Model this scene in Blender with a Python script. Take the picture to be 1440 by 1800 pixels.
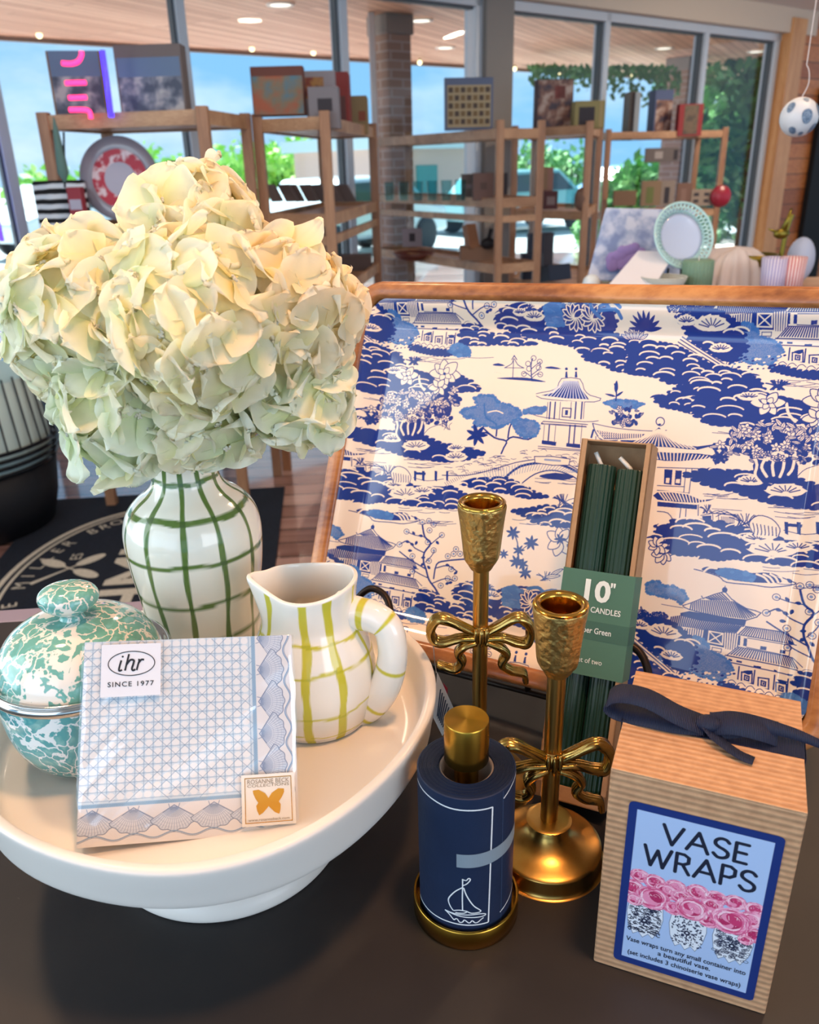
import bpy, math, random
import numpy as np
from mathutils import Vector, Matrix
random.seed(7)
rng = np.random.default_rng(7)
scene = bpy.context.scene
for _o in list(bpy.data.objects):
    bpy.data.objects.remove(_o)
COL = scene.collection
PI = math.pi

# ---------------------------------------------------------------- camera
CAMZ, FPX = .455, 1441.0                 # lens height above the counter, focal length in pixels of the 1440 x 1800 frame
_D = Vector((86, 3400, 1441)).normalized()
PITCH = math.asin(_D.z); ROLL = math.asin(_D.x / math.cos(PITCH))
FW = Vector((0, math.cos(PITCH), -math.sin(PITCH)))
_R0 = Vector((1, 0, 0)); _U0 = Vector((0, math.sin(PITCH), math.cos(PITCH)))
RT = math.cos(ROLL) * _R0 - math.sin(ROLL) * _U0
UP = math.sin(ROLL) * _R0 + math.cos(ROLL) * _U0
CP = Vector((0, 0, CAMZ))
cam_d = bpy.data.cameras.new('camera'); cam = bpy.data.objects.new('camera', cam_d); COL.objects.link(cam)
cam.matrix_world = Matrix(((RT.x, UP.x, -FW.x, CP.x), (RT.y, UP.y, -FW.y, CP.y), (RT.z, UP.z, -FW.z, CP.z), (0, 0, 0, 1)))
cam_d.sensor_fit = 'VERTICAL'; cam_d.sensor_height = 24; cam_d.sensor_width = 19.2
cam_d.lens = 24 * FPX / 1800
cam_d.clip_start = .02; cam_d.clip_end = 400
cam_d.dof.use_dof = True; cam_d.dof.focus_distance = .57; cam_d.dof.aperture_fstop = 7.6
scene.camera = cam
scene.view_settings.view_transform = 'Standard'; scene.view_settings.look = 'None'
scene.view_settings.gamma = 1; scene.view_settings.use_curve_mapping = False
scene.view_settings.exposure = 0.17

def ray(px, py):
    return (px - 720) * RT - (py - 900) * UP + FPX * FW
def at(px, py, Y):                        # the point of the vertical plane y = Y seen at that pixel
    d = ray(px, py); return CP + d * (Y / d.y)
def atz(px, py, z):
    d = ray(px, py); return CP + d * ((z - CAMZ) / d.z)

def lin(h):
    if isinstance(h, str):
        h = h.lstrip('#'); c = [int(h[i:i + 2], 16) / 255 for i in (0, 2, 4)]
    else: c = list(h)
    return tuple((x / 12.92 if x <= .04045 else ((x + .055) / 1.055) ** 2.4) for x in c)

# ---------------------------------------------------------------- world: bright sky with soft clouds
world = bpy.data.worlds.new('sky'); scene.world = world; world.use_nodes = True
nt = world.node_tree; nt.nodes.clear()
W_out = nt.nodes.new('ShaderNodeOutputWorld'); W_bg = nt.nodes.new('ShaderNodeBackground')
W_tc = nt.nodes.new('ShaderNodeTexCoord'); W_map = nt.nodes.new('ShaderNodeMapping')
W_n = nt.nodes.new('ShaderNodeTexNoise'); W_r = nt.nodes.new('ShaderNodeValToRGB')
W_map.inputs['Scale'].default_value = (1, 1, 2.6)
W_n.inputs['Scale'].default_value = 3.2; W_n.inputs['Detail'].default_value = 6; W_n.inputs['Roughness'].default_value = .55
e = W_r.color_ramp.elements
e[0].position = .44; e[0].color = (*lin('#8fc6ee'), 1); e[1].position = .70; e[1].color = (*lin('#e9f4fa'), 1)
nt.links.new(W_tc.outputs['Generated'], W_map.inputs[0]); nt.links.new(W_map.outputs[0], W_n.inputs['Vector'])
nt.links.new(W_n.outputs[0], W_r.inputs[0]); nt.links.new(W_r.outputs[0], W_bg.inputs[0]); nt.links.new(W_bg.outputs[0], W_out.inputs[0])
W_bg.inputs[1].default_value = 1.12

def area(name, loc, target, size, power, color, sy=None):
    d = bpy.data.lights.new(name, 'AREA'); d.energy = power; d.color = color
    d.shape = 'RECTANGLE' if sy else 'DISK'; d.size = size
    if sy: d.size_y = sy
    o = bpy.data.objects.new(name, d); COL.objects.link(o); o.location = loc
    o.rotation_euler = (Vector(target) - Vector(loc)).to_track_quat('-Z', 'Y').to_euler()
    return o
# sun outside (high, over the roof), the shop's own warm ceiling spots, the daylight of the big shop window behind the camera, and added fills
sd = bpy.data.lights.new('sun', 'SUN'); sd.energy = 15.0; sd.angle = .03; sd.color = (1, .96, .88)
so = bpy.data.objects.new('sun', sd); COL.objects.link(so); so.rotation_euler = Vector((.602 * .62, -.799 * .62, -.80)).to_track_quat('-Z', 'Y').to_euler()
area('ceiling_spot_and_fill', (.25, .25, 1.55), (.02, .5, 0), .16, 13, (1, .50, .22))
area('ceiling_spot_and_fill', (-.75, .9, 1.58), (-.15, .55, .1), .16, 9, (1, .66, .38))
area('ceiling_spot_and_fill', (1.1, 1.6, 1.58), (.5, 1.0, .1), .16, 10, (1, .66, .38))
area('window_daylight_and_fill', (-1.6, -1.6, .9), (0, .5, .1), 2.2, 25, (.64, .81, 1), 1.8)
area('glass_door_daylight', (-2.3, .3, .75), (-.1, .5, .2), 1.3, 30, (.80, .94, 1), 1.9)
area('window_daylight_and_fill', (2.6, -2.4, .9), (2.4, 5.5, .9), 2.4, 55, (.88, .93, 1), 1.8)  # added fill that brightens the header and back wall, not a known window
area('ceiling_spot_and_fill', (-.3, 2.6, 1.6), (-.3, 2.6, 0), .2, 6, (1, .8, .6))  # added fill for the back of the room, no known fixture
area('ceiling_spot_and_fill', (1.6, 4.2, 1.6), (1.6, 4.2, 0), .2, 9, (1, .8, .6))  # added fill that lifts the shelves and ceiling, no known fixture
area('ceiling_spot_and_fill', (3.2, 5.6, 1.6), (3.3, 6.0, 0), .2, 45, (1, .8, .6))  # added fill that brightens the cedar wall, no known fixture

# ---------------------------------------------------------------- helpers
ORG = {}
def tag(o, label=None, cat=None, group=None, kind=None):
    if label: o['label'] = label
    if cat: o['category'] = cat
    if group: o['group'] = group
    if kind: o['kind'] = kind
    return o
def thing(name, label, cat, loc=(0, 0, 0), group=None):
    o = bpy.data.objects.new(name, None); COL.objects.link(o); o.location = loc
    o.empty_display_size = .02
    ORG[o.name] = Vector(loc); return tag(o, label, cat, group)

class MB:
    """collects shapes in world space, then links them as ONE mesh object"""
    def __init__(s): s.v = []; s.f = []; s.m = []; s.c = []
    def add(s, vs, fs, mi=0, col=None):
        b = len(s.v); s.v += [tuple(p) for p in vs]; s.f += [tuple(i + b for i in f) for f in fs]; s.m += [mi] * len(fs)
        if col is not None: s.c += [tuple(q) for q in col] if not isinstance(col[0], (int, float)) else [tuple(col)] * len(vs)
        else: s.c += [(1, 1, 1)] * len(vs)
        return s
    def box(s, x0, x1, y0, y1, z0, z1, mi=0, M=None):
        vs = [Vector((x, y, z)) for z in (z0, z1) for y in (y0, y1) for x in (x0, x1)]
        if M is not None: vs = [M @ v for v in vs]
        return s.add(vs, [(0, 2, 3, 1), (4, 5, 7, 6), (0, 1, 5, 4), (2, 6, 7, 3), (0, 4, 6, 2), (1, 3, 7, 5)], mi)
    def hexa(s, P, mi=0):                  # 8 corners: bottom ring 0-3, top ring 4-7
        return s.add(P, [(3, 2, 1, 0), (4, 5, 6, 7), (0, 1, 5, 4), (1, 2, 6, 5), (2, 3, 7, 6), (3, 0, 4, 7)], mi)
    def slab(s, o, a, b, t, mi=0):         # parallelogram o, o+a, o+a+b, o+b given thickness vector t
        o, a, b, t = map(Vector, (o, a, b, t))
        P = [o, o + a, o + a + b, o + b]; return s.hexa(P + [p + t for p in P], mi)
    def bar(s, p, q, w, d=None, mi=0, up=(0, 0, 1)):
        p, q = Vector(p), Vector(q); d = d or w; ax = (q - p).normalized(); u = Vector(up)
        if abs(ax.dot(u)) > .98: u = Vector((1, 0, 0))
        x = ax.cross(u).normalized(); y = ax.cross(x).normalized()
        P = [c + x * (i * w / 2) + y * (j * d / 2) for c in (p, q) for i, j in ((-1, -1), (1, -1), (1, 1), (-1, 1))]
        return s.hexa(P, mi)
    def lathe(s, prof, c, n=64, mi=0, fn=None, col=None, tilt=None, closed=False, arc=None):
        cx, cy, cz = c; vs = []; cs = []
        for r, z in prof:
            for k in range(n):
                a = 2 * PI * k / n; x, y, zz = r * math.cos(a), r * math.sin(a), z
                if fn: x, y, zz = fn(a, r, z)
                v = Vector((x, y, zz))
                if tilt is not None: v = tilt @ v
                vs.append((cx + v.x, cy + v.y, cz + v.z))
                if col: cs.append(col(a, r, z))
        fs = []
        m = len(prof)
        for i in range(m - 1):
            for k in range(n):
                fs.append((i * n + k, i * n + (k + 1) % n, (i + 1) * n + (k + 1) % n, (i + 1) * n + k))
        if prof[0][0] > 1e-5 and closed: fs.append(tuple(range(n))[::-1])
        if prof[-1][0] > 1e-5 and closed: fs.append(tuple((m - 1) * n + k for k in range(n)))
        return s.add(vs, fs, mi, cs if col else None)
    def tube(s, pts, r, n=10, mi=0, flat=1.0, upv=(0, 0, 1), cap=True, wob=0, col=None):
        P = [Vector(p) for p in pts]; m = len(P); rs = r if isinstance(r, (list, tuple)) else [r] * m
        T = [(P[min(i + 1, m - 1)] - P[max(i - 1, 0)]).normalized() for i in range(m)]
        u = Vector(upv); x = T[0].cross(u)
        if x.length < 1e-3: x = T[0].cross(Vector((1, .1, 0)))
        x.normalize(); vs = []
        for i in range(m):
            x = (x - T[i] * x.dot(T[i])).normalized(); y = T[i].cross(x)
            for k in range(n):
                a = 2 * PI * k / n; w = 1 + (wob * math.sin(a * 4 + i * .35) if wob else 0)
                vs.append(P[i] + x * math.cos(a) * rs[i] * w + y * math.sin(a) * rs[i] * flat * w)
        fs = [(i * n + k, i * n + (k + 1) % n, (i + 1) * n + (k + 1) % n, (i + 1) * n + k) for i in range(m - 1) for k in range(n)]
        if cap: fs += [tuple(range(n))[::-1], tuple((m - 1) * n + k for k in range(n))]
        return s.add(vs, fs, mi, col)
    def ball(s, c, r, nu=16, nv=10, mi=0, sc=(1, 1, 1), col=None):
        return s.lathe([(max(r * math.sin(PI * j / nv), 1e-4), -r * math.cos(PI * j / nv)) for j in range(nv + 1)], c, nu, mi,
                       fn=lambda a, rr, z: (rr * math.cos(a) * sc[0], rr * math.sin(a) * sc[1], z * sc[2]))
    def poly(s, pts, t, mi=0):             # flat outline given a thickness vector
        n = len(pts); P = [Vector(p) for p in pts]; t = Vector(t)
        return s.add(P + [p + t for p in P], [tuple(range(n))[::-1], tuple(range(n, 2 * n))] + [(i, (i + 1) % n, n + (i + 1) % n, n + i) for i in range(n)], mi)
    def build(s, name, mats, parent=None, smooth=False, loc=None, bevel=0, subd=0, col=False, label=None, auto=None, seg=2):
        if parent is not None: o_ = ORG[parent.name]
        else: o_ = Vector(loc) if loc is not None else Vector((0, 0, 0))
        me = bpy.data.meshes.new(name)
        me.from_pydata([(v[0] - o_.x, v[1] - o_.y, v[2] - o_.z) for v in s.v], [], s.f)
        for m_ in (mats if isinstance(mats, (list, tuple)) else [mats]): me.materials.append(m_)
        if any(s.m): me.polygons.foreach_set('material_index', s.m)
        if smooth: me.polygons.foreach_set('use_smooth', [True] * len(s.f))
        if col:
            at_ = me.color_attributes.new('pcol', 'FLOAT_COLOR', 'POINT')
            buf = np.ones((len(s.v), 4), np.float32); buf[:, :3] = np.array(s.c, np.float32); at_.data.foreach_set('color', buf.ravel())
        me.update()
        o = bpy.data.objects.new(name, me); COL.objects.link(o)
        if parent is not None: o.parent = parent
        else: o.location = o_
        ORG[o.name] = o_
        if smooth and auto: me.set_sharp_from_angle(angle=math.radians(auto))
        if bevel:
            b = o.modifiers.new('bevel', 'BEVEL'); b.width = bevel; b.segments = seg; b.limit_method = 'ANGLE'; b.angle_limit = math.radians(35); b.harden_normals = False
        if subd:
            q = o.modifiers.new('subd', 'SUBSURF'); q.levels = subd; q.render_levels = subd
        if label: o['label'] = label
        return o

def smooth_path(pts, k=8, closed=False):
    P = [Vector(p) for p in pts]; out = []; n = len(P)
    rngi = range(n if closed else n - 1)
    for i in rngi:
        if closed: p0, p1, p2, p3 = P[(i - 1) % n], P[i], P[(i + 1) % n], P[(i + 2) % n]
        else: p0, p1, p2, p3 = P[max(i - 1, 0)], P[i], P[i + 1], P[min(i + 2, n - 1)]
        for j in range(k):
            t = j / k
            out.append(.5 * ((2 * p1) + (p2 - p0) * t + (2 * p0 - 5 * p1 + 4 * p2 - p3) * t * t + (3 * p1 - p0 - 3 * p2 + p3) * t ** 3))
    if not closed: out.append(P[-1])
    return out

# ---------------------------------------------------------------- materials
MATS = {}
def mat(name, col='#808080', rough=.5, metal=0, noise=None, bump=None, coat=0, emis=None, trans=0, sss=0, ior=1.45, stretch=(1, 1, 1), col2=None, attr=None, spec=None, aniso=0, coatr=.05):
    """noise = (scale, low, high) mixes col towards col2; bump = (scale, strength)"""
    if name in MATS: return MATS[name]
    m = bpy.data.materials.new(name); m.use_nodes = True; N = m.node_tree.nodes; L = m.node_tree.links
    b = N['Principled BSDF']; b.inputs['Base Color'].default_value = (*lin(col), 1)
    b.inputs['Roughness'].default_value = rough; b.inputs['Metallic'].default_value = metal
    b.inputs['Coat Weight'].default_value = coat; b.inputs['Coat Roughness'].default_value = coatr
    b.inputs['IOR'].default_value = ior
    if spec is not None: b.inputs['Specular IOR Level'].default_value = spec
    if trans: b.inputs['Transmission Weight'].default_value = trans
    if sss: b.inputs['Subsurface Weight'].default_value = sss; b.inputs['Subsurface Radius'].default_value = (.01, .008, .005); b.inputs['Subsurface Scale'].default_value = 1
    if emis: b.inputs['Emission Color'].default_value = (*lin(emis[0]), 1); b.inputs['Emission Strength'].default_value = emis[1]
    if aniso: b.inputs['Anisotropic'].default_value = aniso
    tc = mp = None
    if noise or bump:
        tc = N.new('ShaderNodeTexCoord'); mp = N.new('ShaderNodeMapping'); mp.inputs['Scale'].default_value = stretch
        L.new(tc.outputs['Object'], mp.inputs[0])
    if attr:
        an = N.new('ShaderNodeAttribute'); an.attribute_name = attr; L.new(an.outputs['Color'], b.inputs['Base Color'])
    if noise:
        n_ = N.new('ShaderNodeTexNoise'); n_.inputs['Scale'].default_value = noise[0]; n_.inputs['Detail'].default_value = 5; n_.inputs['Roughness'].default_value = .6
        L.new(mp.outputs[0], n_.inputs['Vector']); r_ = N.new('ShaderNodeValToRGB'); r_.color_ramp.elements[0].position = noise[1]; r_.color_ramp.elements[1].position = noise[2]
        r_.color_ramp.elements[0].color = (*lin(col), 1); r_.color_ramp.elements[1].color = (*lin(col2 or col), 1)
        L.new(n_.outputs[0], r_.inputs[0])
        if attr:
            mx = N.new('ShaderNodeMix'); mx.data_type = 'RGBA'; mx.blend_type = 'MULTIPLY'; mx.inputs[0].default_value = 1
            L.new(an.outputs['Color'], mx.inputs[6]); L.new(r_.outputs[0], mx.inputs[7]); L.new(mx.outputs[2], b.inputs['Base Color'])
        else: L.new(r_.outputs[0], b.inputs['Base Color'])
    if bump:
        n2 = N.new('ShaderNodeTexNoise'); n2.inputs['Scale'].default_value = bump[0]; n2.inputs['Detail'].default_value = 4
        L.new(mp.outputs[0], n2.inputs['Vector']); bp = N.new('ShaderNodeBump'); bp.inputs['Strength'].default_value = bump[1]; bp.inputs['Distance'].default_value = .002
        L.new(n2.outputs[0], bp.inputs['Height']); L.new(bp.outputs[0], b.inputs['Normal'])
    MATS[name] = m; return m

def wood(name, c1, c2, axis='x', scale=9, rough=.45, coat=.0, c3=None, ang=0, ring=26):
    """long grain along one object axis: stretched noise + fine fibre lines"""
    if name in MATS: return MATS[name]
    m = mat(name, c1, rough, coat=coat); N = m.node_tree.nodes; L = m.node_tree.links; b = N['Principled BSDF']
    tc = N.new('ShaderNodeTexCoord'); mp = N.new('ShaderNodeMapping'); st = {'x': (.07, 1, 1), 'y': (1, .07, 1), 'z': (1, 1, .07)}[axis]
    mp.inputs['Scale'].default_value = st; mp.inputs['Rotation'].default_value = (0, 0, ang)
    n1 = N.new('ShaderNodeTexNoise'); n1.inputs['Scale'].default_value = scale; n1.inputs['Detail'].default_value = 6; n1.inputs['Distortion'].default_value = .8
    n2 = N.new('ShaderNodeTexNoise'); n2.inputs['Scale'].default_value = scale * ring; n2.inputs['Detail'].default_value = 3
    ad = N.new('ShaderNodeMath'); ad.operation = 'MULTIPLY_ADD'; ad.inputs[1].default_value = .45
    L.new(tc.outputs['Object'], mp.inputs[0]); L.new(mp.outputs[0], n1.inputs['Vector']); L.new(mp.outputs[0], n2.inputs['Vector'])
    L.new(n2.outputs[0], ad.inputs[0]); L.new(n1.outputs[0], ad.inputs[2])
    r = N.new('ShaderNodeValToRGB'); r.color_ramp.elements[0].position = .55; r.color_ramp.elements[1].position = .92
    r.color_ramp.elements[0].color = (*lin(c1), 1); r.color_ramp.elements[1].color = (*lin(c2), 1)
    if c3: q = r.color_ramp.elements.new(.74); q.color = (*lin(c3), 1)
    L.new(ad.outputs[0], r.inputs[0]); L.new(r.outputs[0], b.inputs['Base Color'])
    bp = N.new('ShaderNodeBump'); bp.inputs['Strength'].default_value = .12; bp.inputs['Distance'].default_value = .001
    L.new(n2.outputs[0], bp.inputs['Height']); L.new(bp.outputs[0], b.inputs['Normal'])
    return m

def glass_pane(name='window_glass', tint='#f4fbff', gl=.06):
    if name in MATS: return MATS[name]
    m = bpy.data.materials.new(name); m.use_nodes = True; N = m.node_tree.nodes; L = m.node_tree.links
    N.remove(N['Principled BSDF']); out = N['Material Output']
    t = N.new('ShaderNodeBsdfTransparent'); t.inputs[0].default_value = (*lin(tint), 1)
    g = N.new('ShaderNodeBsdfGlossy'); g.inputs['Roughness'].default_value = .02
    ge = N.new('ShaderNodeNewGeometry'); dt = N.new('ShaderNodeVectorMath'); dt.operation = 'DOT_PRODUCT'; L.new(ge.outputs['Normal'], dt.inputs[0]); L.new(ge.outputs['Incoming'], dt.inputs[1])
    ab = N.new('ShaderNodeMath'); ab.operation = 'ABSOLUTE'; L.new(dt.outputs['Value'], ab.inputs[0]); om = N.new('ShaderNodeMath'); om.operation = 'SUBTRACT'; om.inputs[0].default_value = 1; L.new(ab.outputs[0], om.inputs[1])
    pw = N.new('ShaderNodeMath'); pw.operation = 'POWER'; pw.inputs[1].default_value = 5; L.new(om.outputs[0], pw.inputs[0])
    f = N.new('ShaderNodeMath'); f.operation = 'MULTIPLY_ADD'; f.inputs[1].default_value = .9; f.inputs[2].default_value = .02; L.new(pw.outputs[0], f.inputs[0]); mx = N.new('ShaderNodeMixShader')
    L.new(f.outputs[0], mx.inputs[0]); L.new(t.outputs[0], mx.inputs[1]); L.new(g.outputs[0], mx.inputs[2]); L.new(mx.outputs[0], out.inputs[0])
    MATS[name] = m; return m

# text turned into a mesh laid on a surface: origin o, x direction ux, y direction uy (unit vectors), height h in metres
def text_mesh(txt, o, ux, uy, h, mb, mi=0, align='CENTER', ext=.0001, width=None, shear=0, space=1.0, off=0.0):
    cu = bpy.data.curves.new('t', 'FONT'); cu.body = txt; cu.size = 1; cu.align_x = align; cu.shear = shear; cu.space_character = space; cu.offset = off; cu.resolution_u = 3
    ob = bpy.data.objects.new('t', cu); COL.objects.link(ob)
    dg = bpy.context.evaluated_depsgraph_get(); me = ob.evaluated_get(dg).to_mesh()
    ux, uy, o = Vector(ux), Vector(uy), Vector(o); nz = ux.cross(uy).normalized()
    xs = [v.co.x for v in me.vertices] or [0]; ys = [v.co.y for v in me.vertices] or [0]
    w = (max(xs) - min(xs)) or 1; sx = h if width is None else width / w
    vs = [o + ux * (v.co.x * sx) + uy * (v.co.y * h) + nz * ext for v in me.vertices]
    fs = [tuple(p.vertices) for p in me.polygons]
    mb.add(vs, fs, mi)
    ob.evaluated_get(dg).to_mesh_clear(); bpy.data.objects.remove(ob); bpy.data.curves.remove(cu)
    return mb
# flat painted stroke on a surface (ribbon) along 3-D points with surface normal n
def ribbon(mb, pts, w, n, mi=0, lift=.0001, closed=False):
    P = [Vector(p) for p in pts]; n = Vector(n).normalized(); m = len(P); vs = []
    ws = w if isinstance(w, (list, tuple)) else [w] * m
    for i in range(m):
        a = P[(i - 1) % m] if (closed or i > 0) else P[i]; b = P[(i + 1) % m] if (closed or i < m - 1) else P[i]
        t = (b - a).normalized(); s = n.cross(t).normalized()
        vs += [P[i] - s * ws[i] / 2 + n * lift, P[i] + s * ws[i] / 2 + n * lift]
    fs = [(2 * i, 2 * i + 2, 2 * i + 3, 2 * i + 1) for i in range(m - 1)]
    if closed: fs.append((2 * m - 2, 0, 1, 2 * m - 1))
    return mb.add(vs, fs, mi)
# ---------------------------------------------------------------- the room
WN = Vector((-.602, .799, 0)).normalized(); WD = Vector((WN.y, -WN.x, 0)); NW = 4.75       # window wall: normal, run, distance
FL = -.92; HZ = 1.467; CZ = 1.66
def wp(t, n=0, z=0): return WD * t + WN * (NW + n) + Vector((0, 0, z))
WM = Matrix(((WD.x, WN.x, 0, WN.x * NW), (WD.y, WN.y, 0, WN.y * NW), (0, 0, 1, 0), (0, 0, 0, 1)))   # local x along the wall, y outwards
def struct(name, mb, m, **k):
    o = mb.build(name, m, **k); o['kind'] = 'structure'; return o

def planks(name, c1, c2, c3, w, l, gap='#2a1a12', rough=.35, ang=0, coat=0, gapw=.006, vertical=False, vary=.5):
    m = mat(name, c1, rough, coat=coat); N = m.node_tree.nodes; L = m.node_tree.links; b = N['Principled BSDF']
    tc = N.new('ShaderNodeTexCoord'); mp = N.new('ShaderNodeMapping'); mp.inputs['Rotation'].default_value = (PI / 2 if vertical else 0, 0, ang) 
    L.new(tc.outputs['Object'], mp.inputs[0])
    br = N.new('ShaderNodeTexBrick'); br.inputs['Scale'].default_value = 1; br.inputs['Brick Width'].default_value = l; br.inputs['Row Height'].default_value = w
    br.inputs['Mortar Size'].default_value = gapw; br.inputs['Mortar Smooth'].default_value = .2; br.offset = .37; br.offset_frequency = 3
    br.inputs['Color1'].default_value = (0, 0, 0, 1); br.inputs['Color2'].default_value = (1, 1, 1, 1); br.inputs['Mortar'].default_value = (.5, .5, .5, 1); br.inputs['Bias'].default_value = 0
    L.new(mp.outputs[0], br.inputs['Vector'])
    st = N.new('ShaderNodeMapping'); st.inputs['Scale'].default_value = (1.1, 16, 16); L.new(mp.outputs[0], st.inputs[0])
    n = N.new('ShaderNodeTexNoise'); n.inputs['Scale'].default_value = 2.2; n.inputs['Detail'].default_value = 6; L.new(st.outputs[0], n.inputs['Vector'])
    ad = N.new('ShaderNodeMix'); ad.data_type = 'FLOAT'; ad.inputs[0].default_value = vary; L.new(n.outputs[0], ad.inputs[2]); L.new(br.outputs['Color'], ad.inputs[3])
    r = N.new('ShaderNodeValToRGB'); r.color_ramp.elements[0].position = .15; r.color_ramp.elements[1].position = .85
    r.color_ramp.elements[0].color = (*lin(c1), 1); r.color_ramp.elements[1].color = (*lin(c2), 1); q = r.color_ramp.elements.new(.5); q.color = (*lin(c3), 1)
    L.new(ad.outputs[0], r.inputs[0]); mx = N.new('ShaderNodeMix'); mx.data_type = 'RGBA'; mx.inputs[7].default_value = (*lin(gap), 1)
    L.new(br.outputs['Fac'], mx.inputs[0]); L.new(r.outputs[0], mx.inputs[6]); L.new(mx.outputs[2], b.inputs['Base Color'])
    bp = N.new('ShaderNodeBump'); bp.invert = True; bp.inputs['Strength'].default_value = .4; bp.inputs['Distance'].default_value = .003; L.new(br.outputs['Fac'], bp.inputs['Height']); L.new(bp.outputs[0], b.inputs['Normal'])
    return m
struct('floor', MB().box(-7, 9, -6, 14, FL - .1, FL), planks('red_brown_floorboards', '#6b463f', '#c9a79c', '#a98379', .13, 1.6, rough=.22, coat=1.0, ang=math.radians(-4)))
# the room ends at the window wall outside line: trim the floor with the porch slab
M_alu = mat('pale_aluminium', '#c3ccd6', .4, .15)
M_alu2 = mat('dark_gasket', '#4d565e', .5)
M_jamb = mat('greige_column_paint', '#8d8781', .6)
M_glass = glass_pane()
mull = [(.35, .05), (1.12, .05), (2.11, .05), (3.14, .05), (5.52, .05), (6.78, .05), (7.86, .06)]
fr = MB()
for t, w in mull:
    fr.box(t - w / 2, t + w / 2, -.06, .06, FL, HZ, 0, WM); fr.box(t - w / 2 - .012, t - w / 2, -.03, .03, FL, HZ, 1, WM)
fr.box(4.19, 4.25, -.06, .06, FL, HZ, 0, WM)
fr.box(-.5, 7.9, -.06, .06, HZ - .06, HZ, 0, WM); fr.box(-.5, 7.9, -.06, .06, FL, FL + .12, 0, WM); fr.box(-.5, 7.9, -.03, .03, HZ - .075, HZ - .06, 1, WM)
f_ = fr.build('window_frame', [M_alu, M_alu2], None, bevel=.003); tag(f_, kind='structure'); f_.name = 'window_frame'
struct('trim_1', MB().box(4.25, 4.50, -.10, .12, FL, HZ, 0, WM), M_jamb)
ts = [-.5, .35, 1.12, 2.11, 3.14, 4.19, 5.52, 6.78, 7.86]
for i in range(8):
    a, b_ = ts[i] + .025, ts[i + 1] - .025
    if i == 5: a = 4.50
    struct('window_%d' % (i + 1), MB().box(a, b_, -.004, .004, FL + .12, HZ - .06, 0, WM), M_glass)
struct('wall_back', MB().box(-.5, 8.35, -.14, .10, HZ, CZ + .02, 0, WM), mat('beige_header_paint', '#cdbfae', .6))
struct('ceiling', MB().box(-6, 9.5, -9, .14, CZ, CZ + .08, 0, WM), mat('white_ceiling', '#d8d4cf', .8))
# right wall of cedar boards with a pine post beside the last window
RW = wp(8.03)
M_cedar = planks('cedar_wall_boards', '#84431d', '#d38a4c', '#ab6230', .14, 2.2, rough=.5, gapw=.004, vertical=True)
struct('trim_2', MB().box(7.90, 8.14, -.16, .06, FL, HZ + .12, 0, WM), wood('pine_post', '#b98150', '#d9a673', 'z', 7, c3='#c9925e'), bevel=.004)
struct('wall_right', MB().box(8.14, 12.0, -.10, .10, FL, CZ, 0, WM), M_cedar)
tag(MB().box(8.62, 9.05, -.16, -.11, FL + .05, 1.05, 0, WM).build('curtain_panel', mat('black_cloth', '#0c0d10', .85), loc=wp(8.85, -.14, FL)), 'tall narrow black hanging cloth against cedar board wall', 'curtain')

# ---------------------------------------------------------------- outside the window
struct('porch_slab', MB().box(-6, 16, .12, 5.2, FL - .2, FL - .05, 0, WM), mat('pale_concrete', '#dedbd3', .7))
tag(MB().box(-60, 90, 5.2, 120, FL - .5, FL - .25, 0, WM).build('parking_lot', mat('sunlit_asphalt', '#a9b2b4', .8, noise=(.6, .3, .7), col2='#bcc3c3')), kind='structure')
M_soffit = planks('cedar_soffit_boards', '#c0967a', '#f0cdb0', '#dab193', .115, 3.4, gap='#7d5a45', rough=.55, ang=math.radians(-62), gapw=.006)
SZ = 1.70; SN = 4.9
struct('porch_ceiling', MB().box(-6, 16, .14, SN, SZ, SZ + .1, 0, WM), M_soffit)
struct('porch_fascia', MB().box(-6, 16, SN, SN + .05, SZ - .04, SZ + .3, 0, WM), mat('porch_fascia_paint', '#8c8078', .6))
M_lampw = mat('lamp_white', '#f3efe6', .5, emis=('#fff2dc', 1.5))
def soffit_light(px, py, ring):
    P = atz(px, py, SZ - .005); L_ = MB().lathe([(.0001, -.008), (.085, -.008), (.09, 0)], tuple(P), 28)
    t = thing('recessed_light', ring, 'ceiling light', tuple(P), 'recessed lights in the porch ceiling')
    L_.build('lens', M_lampw, t, True); MB().lathe([(.085, -.010), (.115, -.012), (.118, 0)], tuple(P), 28).build('trim_ring', mat('white_ring', '#e9e5df', .5), t, True)
for px, py, s in ((493, 7, 'left of the middle mullion'), (740, 35, 'above the left brick column'), (783, 83, 'right of the left brick column'), (1087, 37, 'between two right-hand mullions'), (1168, 84, 'above the right brick column'), (1330, 90, 'in the last pane on the right')):
    soffit_light(px, py, 'round recessed porch ceiling light ' + s)
def brick_mat(name, c1, c2, mo):
    m = mat(name, c1, .8); N = m.node_tree.nodes; L = m.node_tree.links; tc = N.new('ShaderNodeTexCoord'); mp = N.new('ShaderNodeMapping'); mp.inputs['Rotation'].default_value = (PI / 2, 0, 0)
    br = N.new('ShaderNodeTexBrick'); br.inputs['Scale'].default_value = 1; br.inputs['Brick Width'].default_value = .21; br.inputs['Row Height'].default_value = .075; br.inputs['Mortar Size'].default_value = .008
    br.inputs['Color1'].default_value = (*lin(c1), 1); br.inputs['Color2'].default_value = (*lin(c2), 1); br.inputs['Mortar'].default_value = (*lin(mo), 1)
    L.new(tc.outputs['Object'], mp.inputs[0]); L.new(mp.outputs[0], br.inputs['Vector']); L.new(br.outputs[0], N['Principled BSDF'].inputs['Base Color']); return m
M_brick = brick_mat('weathered_brick', '#a08677', '#8f7668', '#ab9f96')
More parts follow.
